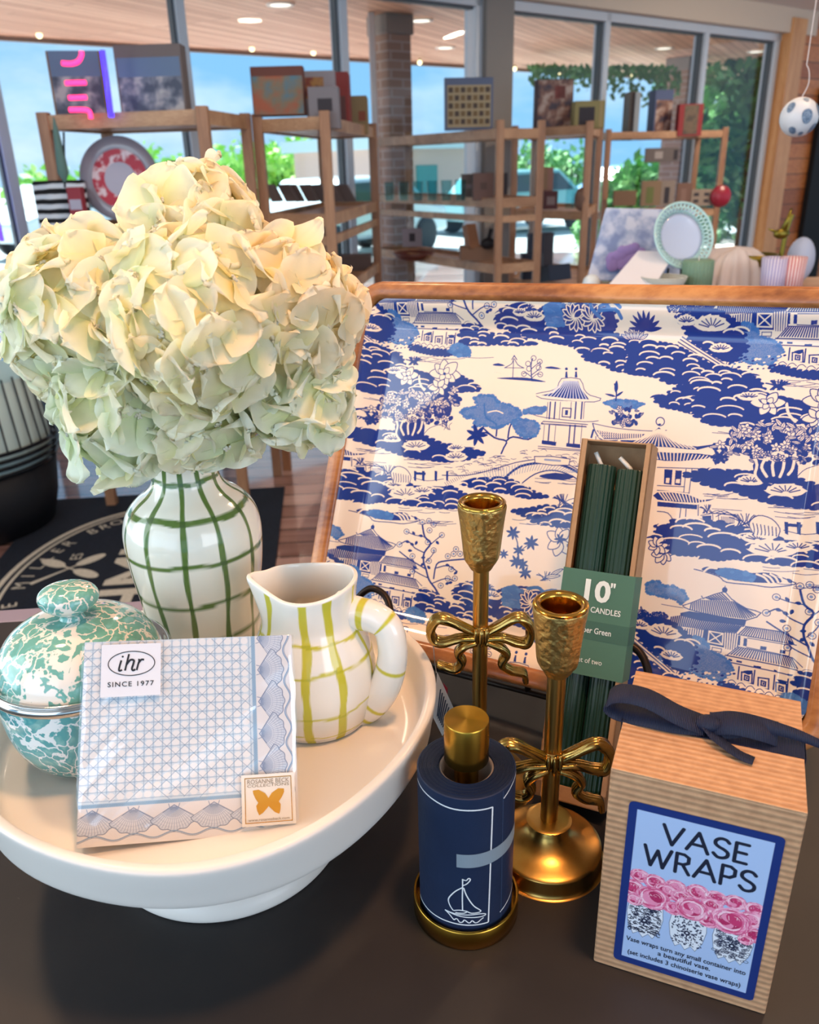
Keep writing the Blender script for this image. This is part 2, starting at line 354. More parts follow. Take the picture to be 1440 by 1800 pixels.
def column(px, d, w, name, lab):
    P = at(px, 300, d); P.z = FL
    t = thing('porch_column', lab, 'column', tuple(P))
    R = Matrix.Translation(Vector((P.x, P.y, 0))) @ Matrix.Rotation(math.atan2(WD.y, WD.x), 4, 'Z')
    MB().box(-w / 2, w / 2, -w / 2, w / 2, FL, SZ, 0, R).build('shaft', M_brick, t, bevel=.01)
    MB().box(-w / 2 - .02, w / 2 + .02, -w / 2 - .02, w / 2 + .02, SZ - .16, SZ, 0, R).build('capital', M_jamb, t, bevel=.01)
column(693, 8.6, .27, '', 'square brick porch column outside, left of the centre mullion')
column(1188, 12.6, .34, '', 'square brick porch column outside, behind the right-hand shelf')
P = at(662, 300, 8.4); P.z = FL
tag(MB().bar(P, Vector((P.x, P.y, SZ)), .075, .055).build('downspout', mat('white_downspout', '#d6d2cf', .5), loc=tuple(P), bevel=.008), 'white vertical downspout pipe beside the square brick porch column', 'downspout')
# string of small bulbs under the porch edge
M_bulb = mat('warm_bulb', '#fff3cf', .4, emis=('#ffe9ae', 3.0))
lst = [(69, 62), (206, 58), (443, 86), (551, 93), (738, 110), (905, 121), (983, 132), (1111, 133), (1174, 152), (1302, 128)]
wire = []
bs = thing('string_lights', 'string of small warm bulbs hanging along the porch edge outside', 'string lights', tuple(atz(600, 90, 1.5)))
for px, py in lst:
    d = ray(px, py); P = CP + d * ((NW + SN - .3) / d.dot(WN)); wire.append(P + Vector((0, 0, .06)))
    MB().ball(P, .028, 12, 8).build('bulb', M_bulb, bs, True); MB().lathe([(.012, .02), (.014, .06)], tuple(P), 10).build('socket', mat('bulb_socket', '#3b3b3b', .5), bs)
MB().tube(wire, .006, 6).build('cord', mat('bulb_socket', '#3b3b3b', .5), bs)

# trees, hedge, far building, cars
def leafmat(name, c1, c2, scale=3.):
    m = mat(name, c1, .6, noise=(scale, .3, .7), col2=c2)
    m.node_tree.nodes['Principled BSDF'].inputs['Transmission Weight'].default_value = 0
    return m
M_leaf = leafmat('lime_leaves', '#86c04a', '#b4e070'); M_leaf2 = leafmat('deep_green_leaves', '#2f6b3c', '#5f9f58'); M_leaf3 = leafmat('mid_green_leaves', '#4c8f4a', '#86c06a')
M_bark = mat('bark', '#5b4a3d', .9)
def tree(lab, P, h, w, m, n, leaf=.22, trunk=.12, seed=0, group=None, low=.25):
    t = thing('tree', lab, 'tree', tuple(P), group); r_ = random.Random(seed)
    c = MB(); blobs = [(r_.uniform(-.32, .32) * w, r_.uniform(-.25, .25) * w, h * r_.uniform(low + .1, .85), r_.uniform(.22, .36) * w) for _ in range(9)]
    for i in range(n):
        bx, by, bz, br = blobs[i % 9]; d = Vector((r_.gauss(0, 1), r_.gauss(0, 1), r_.gauss(0, .6))).normalized() * br * r_.uniform(.55, 1.05)
        q = P + Vector((bx, by, bz)) + d; a = Vector((r_.gauss(0, 1), r_.gauss(0, 1), r_.gauss(0, 1))).normalized(); b_ = a.cross(Vector((r_.gauss(0, 1), r_.gauss(0, 1), r_.gauss(0, 1)))).normalized()
        s = leaf * r_.uniform(.6, 1.2); c.add([q - a * s, q - b_ * s * .5, q + a * s, q + b_ * s * .5], [(0, 1, 2, 3)])
    c.build('foliage', m, t)
    MB().tube([P, P + Vector((0, 0, h * .4)), P + Vector((w * .05, 0, h * .7))], [trunk, trunk * .8, trunk * .35], 8).build('trunk', M_bark, t, True)
GZ = FL - .25
def gp(px, d): q = at(px, 300, d); q.z = GZ; return q
k = 0
for px, d, h, w, lab in ((70, 26, 1.2, 3.0, 'small pale green tree low beyond the left-hand panes'), (270, 30, 2.0, 4, 'lime green tree seen beside the red-patterned plate'), (385, 30, 1.9, 3.4, 'lime green tree just right of the dark round dish'),
                         (475, 28, 1.9, 3.6, 'lime green tree behind the shelf of leaning cards'), (560, 31, 2.1, 3.6, 'lime green tree behind the tall left shelf post'), (640, 30, 1.9, 3.2, 'lime green tree left of the brick column'),
                         (745, 33, 2.1, 3.8, 'lime green tree right of the brick column'), (812, 32, 1.9, 3.2, 'lime green tree left of the wide grey window post'), (900, 36, 1.9, 3.8, 'pale green tree right of the wide grey window post'), (985, 36, 1.9, 4.2, 'pale green tree behind the wooden shelf of bottles')):
    tree(lab, gp(px, d), h, w, M_leaf if k < 8 else M_leaf3, 1500, .2, .12, k, low=.15); k += 1
for px, d, h, w, m, lab in ((1325, 13.5, 4.6, 2.6, M_leaf2, 'dense dark green tree filling the last pane'), (1262, 17, 4.4, 2.6, M_leaf3, 'tall green tree behind the right end of the shelves'), (1150, 16, 1.7, 2.2, M_leaf3, 'green shrub tree behind the small framed pictures'), (1370, 18, 6.0, 4.0, M_leaf2, 'tall dark tree at the far right of the windows')):
    tree(lab, gp(px, d), h, w, m, 2600, .13, .16, k, low=.02); k += 1
# hanging branch of leaves at the porch edge
r_ = random.Random(4); c = MB()
for i in range(420):
    px = r_.uniform(930, 1195); d = 11.5 + r_.uniform(-.5, .5); q = at(px, 116 + abs(r_.gauss(0, 1)) * (12 + (px - 930) * .09), d)
    a = Vector((r_.gauss(0, 1), r_.gauss(0, 1), r_.gauss(0, 1))).normalized(); b_ = a.cross(Vector((0, 1, .3))).normalized(); s = .05
    c.add([q - a * s, q - b_ * s * .6, q + a * s, q + b_ * s * .6], [(0, 1, 2, 3)])
br = c.build('overhanging_branch', M_leaf2, loc=tuple(at(1100, 130, 11.5))); tag(br, 'leafy branch hanging under the porch edge between the right-hand mullions', 'branch')
def gbox(name, px, d, w, h, dep, m, mb=None):
    P = gp(px, d); R = Matrix.Translation(P) @ Matrix.Rotation(math.atan2(WD.y, WD.x), 4, 'Z'); return P, R
P, R = gbox('', 775, 24, 0, 0, 0, None)
t = thing('building', 'low pink brick building with teal doors across the parking lot', 'building', tuple(P))
MB().box(-2.2, 2.4, 0, 4, 0, 2.0, 0, R).build('wall', mat('pink_brick', '#d8b3a4', .8), t)
MB().box(-2.5, 2.7, -.3, 4.2, 2.0, 2.3, 0, R).build('roof', mat('pale_roof', '#c9d6d6', .7), t)
for x in (-.5, 1.7): MB().box(x - .35, x + .35, -.04, 0, 0, 1.6, 0, R).build('door', mat('teal_door', '#3b8a86', .5), t)
def car(px, d, m, lab, s=1.0, yaw=0):
    P = gp(px, d); R = Matrix.Translation(P) @ Matrix.Rotation(math.atan2(WD.y, WD.x) + yaw, 4, 'Z')
    t = thing('car', lab, 'car', tuple(P))
    out = [(-2.1, .35), (-2.15, .75), (-1.5, .92), (-.95, 1.42), (.75, 1.45), (1.45, .95), (2.1, .82), (2.15, .35)]
    MB().poly([R @ Vector((x * s, -.85 * s, z * s)) for x, z in out], R.to_3x3() @ Vector((0, 1.7 * s, 0))).build('car_body', m, t, bevel=.08)
    win = [(-1.3, .95), (-.88, 1.34), (.68, 1.36), (1.2, .97)]
    MB().poly([R @ Vector((x * s, -.88 * s, z * s)) for x, z in win], R.to_3x3() @ Vector((0, 1.76 * s, 0))).build('car_window', mat('car_glass', '#31414b', .1), t)
    for x in (-1.35, 1.35):
        for y in (-.85, .75):
            w = MB().lathe([(.0001, 0), (.2, 0), (.33, .02), (.33, .18), (.0001, .18)], (0, 0, 0), 24)
            w.v = [tuple(R @ Vector((x * s + v[0] * s, (y + v[2] - .06) * s, .33 * s + v[1] * s))) for v in w.v]; w.build('wheel', mat('tyre', '#24272a', .7), t, True)
car(610, 17, mat('pale_car_paint', '#c7dde2', .25, .2, coat=.5), 'pale silver-blue car parked behind the wooden shelf', 1.0, .25)
car(905, 22, mat('teal_car_paint', '#7fb4b8', .25, .2, coat=.5), 'pale teal car parked beyond the wide grey window post', 1.0, -.1)
car(140, 19, mat('white_car_paint', '#e8eef0', .25, .0, coat=.5), 'white car parked beyond the left-hand panes', 1.0, .3)
car(1105, 31, mat('blue_car_paint', '#7fa8c9', .25, .0, coat=.5), 'light blue car far off behind the right-hand shelf', 1.0, .1)

# ---------------------------------------------------------------- door mat
MATC = Vector((-1.03, 2.66, FL))
MR = Matrix.Translation(MATC) @ Matrix.Rotation(math.radians(5), 4, 'Z')
dm = thing('door_mat', 'black doormat with cream oval crest and crossed spoons on wooden floor', 'doormat', tuple(MATC))
MB().box(-.54, .53, -.95, .86, 0, .012, 0, MR).build('mat_body', mat('black_mat_pile', '#0e1420', .9, noise=(70, .3, .8), col2='#182234', bump=(300, .4)), dm, bevel=.004)
M_cr = mat('cream_mat_print', '#dcd5c4', .9, noise=(90, .3, .8), col2='#bdb7a8')
em = MB(); nz = (0, 0, 1)
def mp_(x, y): return MR @ Vector((x, y, .0125))
for rx, ry, w in ((.455, .68, .020), (.425, .65, .012)):
    ribbon(em, [mp_(rx * math.cos(a / 72 * 2 * PI), ry * math.sin(a / 72 * 2 * PI)) for a in range(72)], w, nz, closed=True)
sx, sy = -.24, .12         # crossed spoon and spatula
for a in (.80, -.62):
    d = Vector((math.cos(a), math.sin(a), 0)); n = Vector((-d.y, d.x, 0))
    ribbon(em, [mp_(sx + d.x * q, sy + d.y * q) for q in (-.155, 0, .12)], [.020, .008, .008], nz)
    for q0 in ((.09,) if a > 0 else (.09, -.09)):
        ell = [mp_(sx + d.x * (q0 + .062 * math.cos(t_)) + n.x * .026 * math.sin(t_), sy + d.y * (q0 + .062 * math.cos(t_)) + n.y * .026 * math.sin(t_)) for t_ in [i / 20 * 2 * PI for i in range(20)]]
        em.add([p + Vector((0, 0, .0003)) for p in ell], [tuple(range(20))])
ux = (MR.to_3x3() @ Vector((.0, 1, 0))); uy = (MR.to_3x3() @ Vector((-1, 0, 0)))
text_mesh('HMUE', mp_(.13, .15), ux, uy, .30, em, width=.88, off=.02)
text_mesh('ES', mp_(sx + .02, sy + .10), ux, uy, .06, em); text_mesh('TD', mp_(sx + .02, sy - .15), ux, uy, .06, em)
for i, ch in enumerate('THE MILLER BROS'):
    a = PI * (1.16 - i * .040); c_ = mp_(.385 * math.cos(a), .60 * math.sin(a)); dx = MR.to_3x3() @ Vector((math.sin(a), -math.cos(a), 0)); dy = MR.to_3x3() @ Vector((math.cos(a), math.sin(a), 0))
    text_mesh(ch, c_ - dy * .03, dx, dy, .072, em)
em.build('crest_print', M_cr, dm)

# ---------------------------------------------------------------- basket standing on the floor at the left
BK = atz(40, 975, FL); BK = Vector((-1.83, 3.22, FL))
bk = thing('wire_basket', 'black round wire basket with white liner standing on floor at left', 'basket', tuple(BK))
M_bw = mat('black_wire', '#0c0f16', .35, .4)
pr_ = [(.30, .0), (.335, .12), (.36, .30), (.375, .40)]
MB().lathe([(.0001, .01), (.30, .01), (.33, .12), (.352, .30), (.35, .30), (.325, .12), (.295, .02), (.0001, .02)], tuple(BK), 48).build('woven_side', mat('black_weave', '#0a0d15', .6, bump=(80, .5)), bk, True)
wr = MB()
for zz, r in ((.30, .355), (.33, .362), (.36, .368), (.39, .374)): wr.tube([(BK.x + r * math.cos(a / 48 * 2 * PI), BK.y + r * math.sin(a / 48 * 2 * PI), BK.z + zz) for a in range(49)], .008, 6)
wr.build('rim_wires', M_bw, bk, True)
ln = MB()
for i in range(40):
    a = i / 40 * 2 * PI; c, s = math.cos(a), math.sin(a); ln.tube([(BK.x + .36 * c, BK.y + .36 * s, BK.z + .38), (BK.x + .33 * c, BK.y + .33 * s, BK.z + .66)], .004, 5)
ln.build('upright_wires', M_bw, bk)
MB().lathe([(.30, .02), (.34, .30), (.335, .50), (.318, .64), (.310, .64), (.325, .5), (.33, .3), (.29, .03)], tuple(BK), 48).build('liner', mat('mint_white_liner', '#cfe6e2', .7), bk, True, label='pale mint liner')
# ---------------------------------------------------------------- foreground: counter and the things on it
M_counter = mat('counter_laminate', '#211f21', .52, noise=(5, .35, .75), col2='#332e2c', bump=(60, .06))
def speckle(m, c, thr=.74, sc=55):
    N = m.node_tree.nodes; L = m.node_tree.links; b = N['Principled BSDF']; src = b.inputs['Base Color'].links[0].from_socket
    tc = N.new('ShaderNodeTexCoord'); n = N.new('ShaderNodeTexNoise'); n.inputs['Scale'].default_value = sc; n.inputs['Detail'].default_value = 8; n.inputs['Roughness'].default_value = .8
    L.new(tc.outputs['Object'], n.inputs['Vector']); r = N.new('ShaderNodeMapRange'); r.inputs[1].default_value = thr; r.inputs[2].default_value = thr + .12
    mx = N.new('ShaderNodeMix'); mx.data_type = 'RGBA'; mx.inputs[7].default_value = (*lin(c), 1)
    L.new(n.outputs[0], r.inputs[0]); L.new(r.outputs[0], mx.inputs[0]); L.new(src, mx.inputs[6]); L.new(mx.outputs[2], b.inputs['Base Color'])
speckle(M_counter, '#6f6864', .66, 22)
M_trim = mat('counter_edge_band', '#8f8596', .35)
ct = thing('counter', 'dark grey stone-look shop counter everything in front stands on', 'counter', (-.3, .4, -.92))
rot = Matrix.Translation(Vector((-.36, .800, 0))) @ Matrix.Rotation(math.radians(5), 4, 'Z')
MB().box(-1.2, 1.9, -1.5, 0, -.035, 0, 0, rot).build('worktop', M_counter, ct, bevel=.002)
MB().box(-1.2, 1.9, .0, .030, -.035, -.0005, 0, rot).build('edge_band', M_trim, ct, bevel=.003, label='pale violet-grey band along the far edge of the counter')
MB().box(-1.15, 1.85, -1.4, -.02, -.92, -.035, 0, rot).build('base_cabinet', mat('counter_base', '#4a4544', .6), ct)

# ---- pedestal stand
SC = (-.14, .475)
M_white = mat('matt_white_ceramic', '#dfdbd5', .38, bump=(25, .05), coat=.15)
def standfn(a, r, z):
    k = max(0, (r - .10) / .06) ** 2
    rr = r + k * (.0022 * math.sin(5 * a + 1.2) + .0024 * math.sin(3 * a - .4)) - k * .007 * math.exp(-((a - 2.05) / .35) ** 2)
    zz = z + (k * .0012 * math.sin(5 * a - .3) if z > .105 else 0)
    return rr * math.cos(a), rr * math.sin(a), zz
pf = [(.0, .006), (.06, .006), (.078, .0), (.0845, .001), (.0850, .006), (.080, .014), (.062, .028), (.048, .045), (.044, .062), (.052, .078), (.08, .0845), (.12, .0862), (.140, .0872),
      (.1482, .0885), (.1505, .0910), (.1518, .0990), (.1535, .1100), (.1545, .1180), (.1538, .1203), (.1520, .1212), (.1490, .1210), (.1470, .1190), (.1450, .1100), (.1430, .1000), (.1395, .0950), (.132, .0934), (.10, .093), (.05, .093), (.0, .093)]
sp = [(v.x, v.z) for v in smooth_path([(r, 0, z) for r, z in pf], 3)]
st = MB().lathe([(max(r, 1e-4), z) for r, z in sp], (*SC, 0), 128, fn=standfn).build('pedestal_stand', M_white, None, True, (*SC, 0))
tag(st, 'large round white ceramic pedestal stand with wavy rim holding vase, jug, pot and napkins', 'pedestal stand')
FZ = .0934

# ---- plaid vase
VC = (-.161, .557)
def hexl(h): return np.array(lin(h))
c_cream = hexl('#efe9da'); c_green = hexl('#5f7a3c'); c_green2 = hexl('#46602e')
def wob(x, s): return math.sin(x * 3.1 + s) * .6 + math.sin(x * 7.3 + 2 * s) * .4
vp = [(.0001, 0), (.034, .0), (.0385, .003), (.0400, .010), (.0415, .030), (.0450, .065), (.0485, .090), (.0500, .108), (.0495, .122), (.0455, .134), (.0380, .1425), (.0300, .1485), (.0250, .155),
      (.0232, .164), (.0226, .180), (.0228, .192), (.0236, .196), (.0226, .198), (.0200, .196), (.0195, .18), (.0195, .16), (.03, .14), (.045, .12), (.045, .1)]
vprof = [(v.x, v.z) for v in smooth_path([(r, 0, z) for r, z in vp], 10)]
VZ = [.0135, .0425, .0745, .1075, .1385, .160, .184]
def vcol(a, r, z):
    z0 = z; k = 0; d = a - PI * 1.5
    for i, h in enumerate(VZ):
        hh = h + .0012 * wob(a, i * 1.7); w = .0021 + .0004 * wob(a * 2, i)
        k = max(k, min(1, max(0, (w - abs(z - hh)) / .0007)))
    kk = 0
    for i in range(12):
        c0 = -PI / 2 + math.radians(6 + 31 * (i - 5)) if i < 11 else None
        if c0 is None: continue
        da = (a - c0 + PI) % (2 * PI) - PI
        w = .0023 + .0005 * wob(z * 25, i)
        kk = max(kk, min(1, max(0, (w - abs(da * max(r, .01) + .0012 * wob(z * 14, i * 2.3))) / .0007)))
    c = c_cream
    n = .5 + .5 * math.sin(z * 900 + a * 3) * math.sin(a * 40)
    g = c_green * (1 - .25 * n) + c_green2 * (.25 * n)
    m = max(k, kk); c = c * (1 - m) + g * m
    if min(k, kk) > .5: c = c_green2
    return c
vs_ = MB().lathe(vprof, (*VC, FZ), 420, col=vcol)
M_glaze = mat('glazed_painted_ceramic', '#ffffff', .12, attr='pcol', coat=.5, bump=(18, .04))
vase = vs_.build('vase', M_glaze, None, True, (*VC, FZ), col=True)
tag(vase, 'tall white bottle vase with dark green painted windowpane checks', 'vase')

# ---- jug
JC = (-.0700, .490)
c_w = hexl('#f1ece2'); c_y = hexl('#c9c243'); c_y2 = hexl('#b3b130')
jp = [(.0001, .0), (.033, .0), (.0375, .002), (.0405, .009), (.0430, .022), (.0437, .034), (.0425, .048), (.0395, .060), (.0350, .071), (.0318, .079), (.0312, .088), (.0316, .098), (.0325, .1050), (.0316, .1068),
      (.0296, .1058), (.0280, .095), (.0285, .08), (.0345, .066), (.0395, .048), (.040, .03), (.036, .008), (.0001, .006)]
jprof = [(v.x, v.z) for v in smooth_path([(r, 0, z) for r, z in jp], 8)]
A_SP = PI + .25
def jfn(a, r, z):
    t = max(0, min(1, (z - .070) / .036)); t = t * t * (3 - 2 * t)
    d = (a - A_SP + PI) % (2 * PI) - PI
    rr = r * (1 + t * (.17 * math.exp(-(d / .28) ** 2) - .05 * math.exp(-((abs(d) - .62) / .3) ** 2) + .05 * math.cos(2 * (a - .1))))
    z2 = z + t * (.006 * math.exp(-(d / .4) ** 2) - .0025 * math.cos(2 * (a - PI / 2)))
    return rr * math.cos(a), rr * math.sin(a), z2
JZ = [(.006, .0009), (.0235, .0012), (.055, .0013), (.0735, .0013)]
JA = [(-1.58, .0032), (-1.03, .0033), (-2.45, .0022), (-2.9, .0018), (-.3, .002), (.5, .003), (1.2, .003), (1.9, .003), (2.5, .003)]
def jcol(a, r, z):
    k = 0
    for i, (h, w) in enumerate(JZ):
        k = max(k, min(1, max(0, (w + .0004 * wob(a * 2, i) - abs(z - h - .0016 * wob(a, i * 2.1))) / .0006)))
    kk = 0
    for i, (c0, w) in enumerate(JA):
        da = (a - c0 + PI) % (2 * PI) - PI
        kk = max(kk, min(1, max(0, (w + .0005 * wob(z * 40, i) - abs(da * max(r, .02) + .0014 * wob(z * 22, i * 1.9))) / .0006)))
    m = max(k, kk)
    if z > .1050 : m *= 0
    c = c_w * (1 - m) + c_y * m
    if min(k, kk) > .5: c = c_y2
    return c
def jcol_in(i): pass
jug = thing('jug', 'small white jug with yellow-green painted check stripes and pouring lip', 'jug', (*JC, FZ))
nout = next(i for i, p in enumerate(jprof) if p[1] > .1064) + 1
jb = MB().lathe(jprof[:nout], (*JC, FZ), 320, fn=jfn, col=jcol)
jb.lathe(jprof[nout - 1:], (*JC, FZ), 320, fn=jfn, col=lambda a, r, z: c_w)
jb.build('body', M_glaze, jug, True, col=True)
hp = smooth_path([at(600, 1074, .490), at(630, 1078, .484), at(660, 1086, .479), at(682, 1104, .476), at(690, 1138, .474), at(688, 1170, .474), at(676, 1206, .476), at(656, 1232, .480), at(628, 1250, .485)], 12)
hr = [.0132 - .0026 * math.sin(PI * i / (len(hp) - 1)) + (.002 if i < 6 else 0) for i in range(len(hp))]
def hcol(i):
    s = i / (len(hp) - 1)
    for c0, w in ((.17, .018), (.33, .010), (.63, .009), (.86, .010), (.93, .012)):
        if abs(s - c0) < w: return tuple(c_y)
    return tuple(c_w)
h_ = MB(); n_ = 20; h_.tube(hp, hr, n_, flat=.9, upv=(0, 1, .2)); h_.c = [hcol(i // n_) for i in range(len(hp) * n_)]
h_.build('handle', M_glaze, jug, True, col=True)

# ---- covered enamel pot
PC = (-.2170, .4580)
def enamel(name, teal='#63a9a6', white='#e6ecec', seed=0.0, sc=1.0):
    m = mat(name, '#ffffff', .10, coat=.6); N = m.node_tree.nodes; L = m.node_tree.links; b = N['Principled BSDF']
    tc = N.new('ShaderNodeTexCoord'); mp = N.new('ShaderNodeMapping'); mp.inputs['Location'].default_value = (seed, seed * .7, seed * .3)
    nz = N.new('ShaderNodeTexNoise'); nz.inputs['Scale'].default_value = 55 * sc; nz.inputs['Detail'].default_value = 4
    mixv = N.new('ShaderNodeMix'); mixv.data_type = 'VECTOR'; mixv.inputs[0].default_value = .035
    vo = N.new('ShaderNodeTexVoronoi'); vo.feature = 'DISTANCE_TO_EDGE'; vo.inputs['Randomness'].default_value = 1; vo.inputs['Scale'].default_value = 82 * sc
    big = N.new('ShaderNodeTexNoise'); big.inputs['Scale'].default_value = 26 * sc; big.inputs['Detail'].default_value = 3
    L.new(tc.outputs['Object'], mp.inputs[0]); L.new(mp.outputs[0], nz.inputs['Vector']); L.new(mp.outputs[0], mixv.inputs[4]); L.new(nz.outputs['Color'], mixv.inputs[5])
    L.new(mixv.outputs[1], vo.inputs['Vector']); L.new(mp.outputs[0], big.inputs['Vector'])
    # edge distance minus a patchy threshold -> white veins that widen into white pools
    th = N.new('ShaderNodeMapRange'); th.inputs[1].default_value = .52; th.inputs[2].default_value = .74; th.inputs[3].default_value = .035; th.inputs[4].default_value = .5
    sb = N.new('ShaderNodeMath'); sb.operation = 'SUBTRACT'; mr = N.new('ShaderNodeMapRange'); mr.inputs[1].default_value = -.01; mr.inputs[2].default_value = .03
    L.new(big.outputs[0], th.inputs[0]); L.new(vo.outputs[0], sb.inputs[0]); L.new(th.outputs[0], sb.inputs[1]); L.new(sb.outputs[0], mr.inputs[0])
    v2 = N.new('ShaderNodeTexVoronoi'); v2.inputs['Scale'].default_value = 130 * sc; L.new(mixv.outputs[1], v2.inputs['Vector'])
    r2 = N.new('ShaderNodeValToRGB'); r2.color_ramp.elements[0].color = (*lin('#7fbdbb'), 1); r2.color_ramp.elements[1].color = (*lin(teal), 1); r2.color_ramp.elements[0].position = .1; r2.color_ramp.elements[1].position = .5
    L.new(v2.outputs[0], r2.inputs[0])
    mx = N.new('ShaderNodeMix'); mx.data_type = 'RGBA'; mx.inputs[6].default_value = (*lin(white), 1)
    L.new(mr.outputs[0], mx.inputs[0]); L.new(r2.outputs[0], mx.inputs[7]); L.new(mx.outputs[2], b.inputs['Base Color'])
    return m
M_en = enamel('teal_splatter_enamel', '#4f9fa3', seed=.13); M_en2 = enamel('teal_splatter_enamel_lid', '#6aa89c', '#e9e4da', seed=.31, sc=1.0)
M_steel = mat('polished_steel', '#c9c9c6', .10, 1)
pot = thing('covered_pot', 'round teal and white splatter enamel pot with knobbed lid and steel rim', 'pot', (*PC, FZ))
bp_ = [(.0001, .0005), (.030, .0), (.034, .001), (.042, .008), (.0490, .020), (.0525, .034), (.0540, .050), (.0548, .062), (.0550, .066), (.053, .066), (.052, .05), (.047, .025), (.03, .006), (.0001, .005)]
MB().lathe([(v.x, v.z) for v in smooth_path([(r, 0, z) for r, z in bp_], 5)], (*PC, FZ), 96).build('bowl', M_en, pot, True)
rp = [(.0535, .0645), (.0560, .0635), (.0578, .0655), (.0580, .0680), (.0565, .0700), (.0535, .0690), (.0515, .0665), (.0535, .0645)]
MB().lathe([(v.x, v.z) for v in smooth_path([(r, 0, z) for r, z in rp], 4)], (*PC, FZ), 96).build('steel_rim', M_steel, pot, True, label='polished steel rim')
lp = [(.0565, .0700), (.0570, .0712), (.0555, .0720), (.0530, .0705), (.0510, .0700)]
MB().lathe([(v.x, v.z) for v in smooth_path([(r, 0, z) for r, z in lp], 4)], (*PC, FZ), 96).build('lid_rim', M_steel, pot, True)
ldp = [(.0512, .0695), (.0500, .0760), (.0465, .0840), (.0400, .0915), (.0300, .0970), (.0200, .0995), (.0120, .1003), (.0001, .1005)]
lid = MB().lathe([(v.x, v.z) for v in smooth_path([(r, 0, z) for r, z in ldp], 6)], (*PC, FZ), 96).build('lid', M_en2, pot, True)
kp = [(.0085, .0990), (.0070, .1020), (.0075, .1040), (.0120, .1070), (.0165, .1110), (.0180, .1150), (.0165, .1195), (.0110, .1225), (.0001, .1235)]
MB().lathe([(v.x, v.z) for v in smooth_path([(r, 0, z) for r, z in kp], 6)], (*PC, FZ), 48,
           fn=lambda a, r, z: (r * math.cos(a) * 1.05, r * math.sin(a) * .9, z)).build('knob', M_en2, lid, True)

# ---- brass candlesticks
M_brass = mat('brushed_brass', '#caa45c', .30, 1, noise=(60, .3, .8), col2='#b98f48', stretch=(1, 1, .15), bump=(140, .04))
M_brass_h = mat('hammered_brass', '#c2a362', .40, 1, bump=None)
def hammered(m, sc=240, st=.55):
    N = m.node_tree.nodes; L = m.node_tree.links; tc = N.new('ShaderNodeTexCoord'); v = N.new('ShaderNodeTexVoronoi'); v.inputs['Scale'].default_value = sc; v.feature = 'SMOOTH_F1'
    n = N.new('ShaderNodeTexNoise'); n.inputs['Scale'].default_value = sc * 1.1; ad = N.new('ShaderNodeMath'); ad.operation = 'ADD'
    L.new(tc.outputs['Object'], v.inputs['Vector']); L.new(tc.outputs['Object'], n.inputs['Vector']); L.new(v.outputs[0], ad.inputs[0]); L.new(n.outputs[0], ad.inputs[1])
    b = N.new('ShaderNodeBump'); b.inputs['Strength'].default_value = st; b.inputs['Distance'].default_value = .0016
    L.new(ad.outputs[0], b.inputs['Height']); L.new(b.outputs[0], N['Principled BSDF'].inputs['Normal'])
hammered(M_brass_h)
M_bow = mat('antiqued_brass', '#cfae66', .22, 1, noise=(55, .3, .8), col2='#8f6d36', bump=(120, .25))
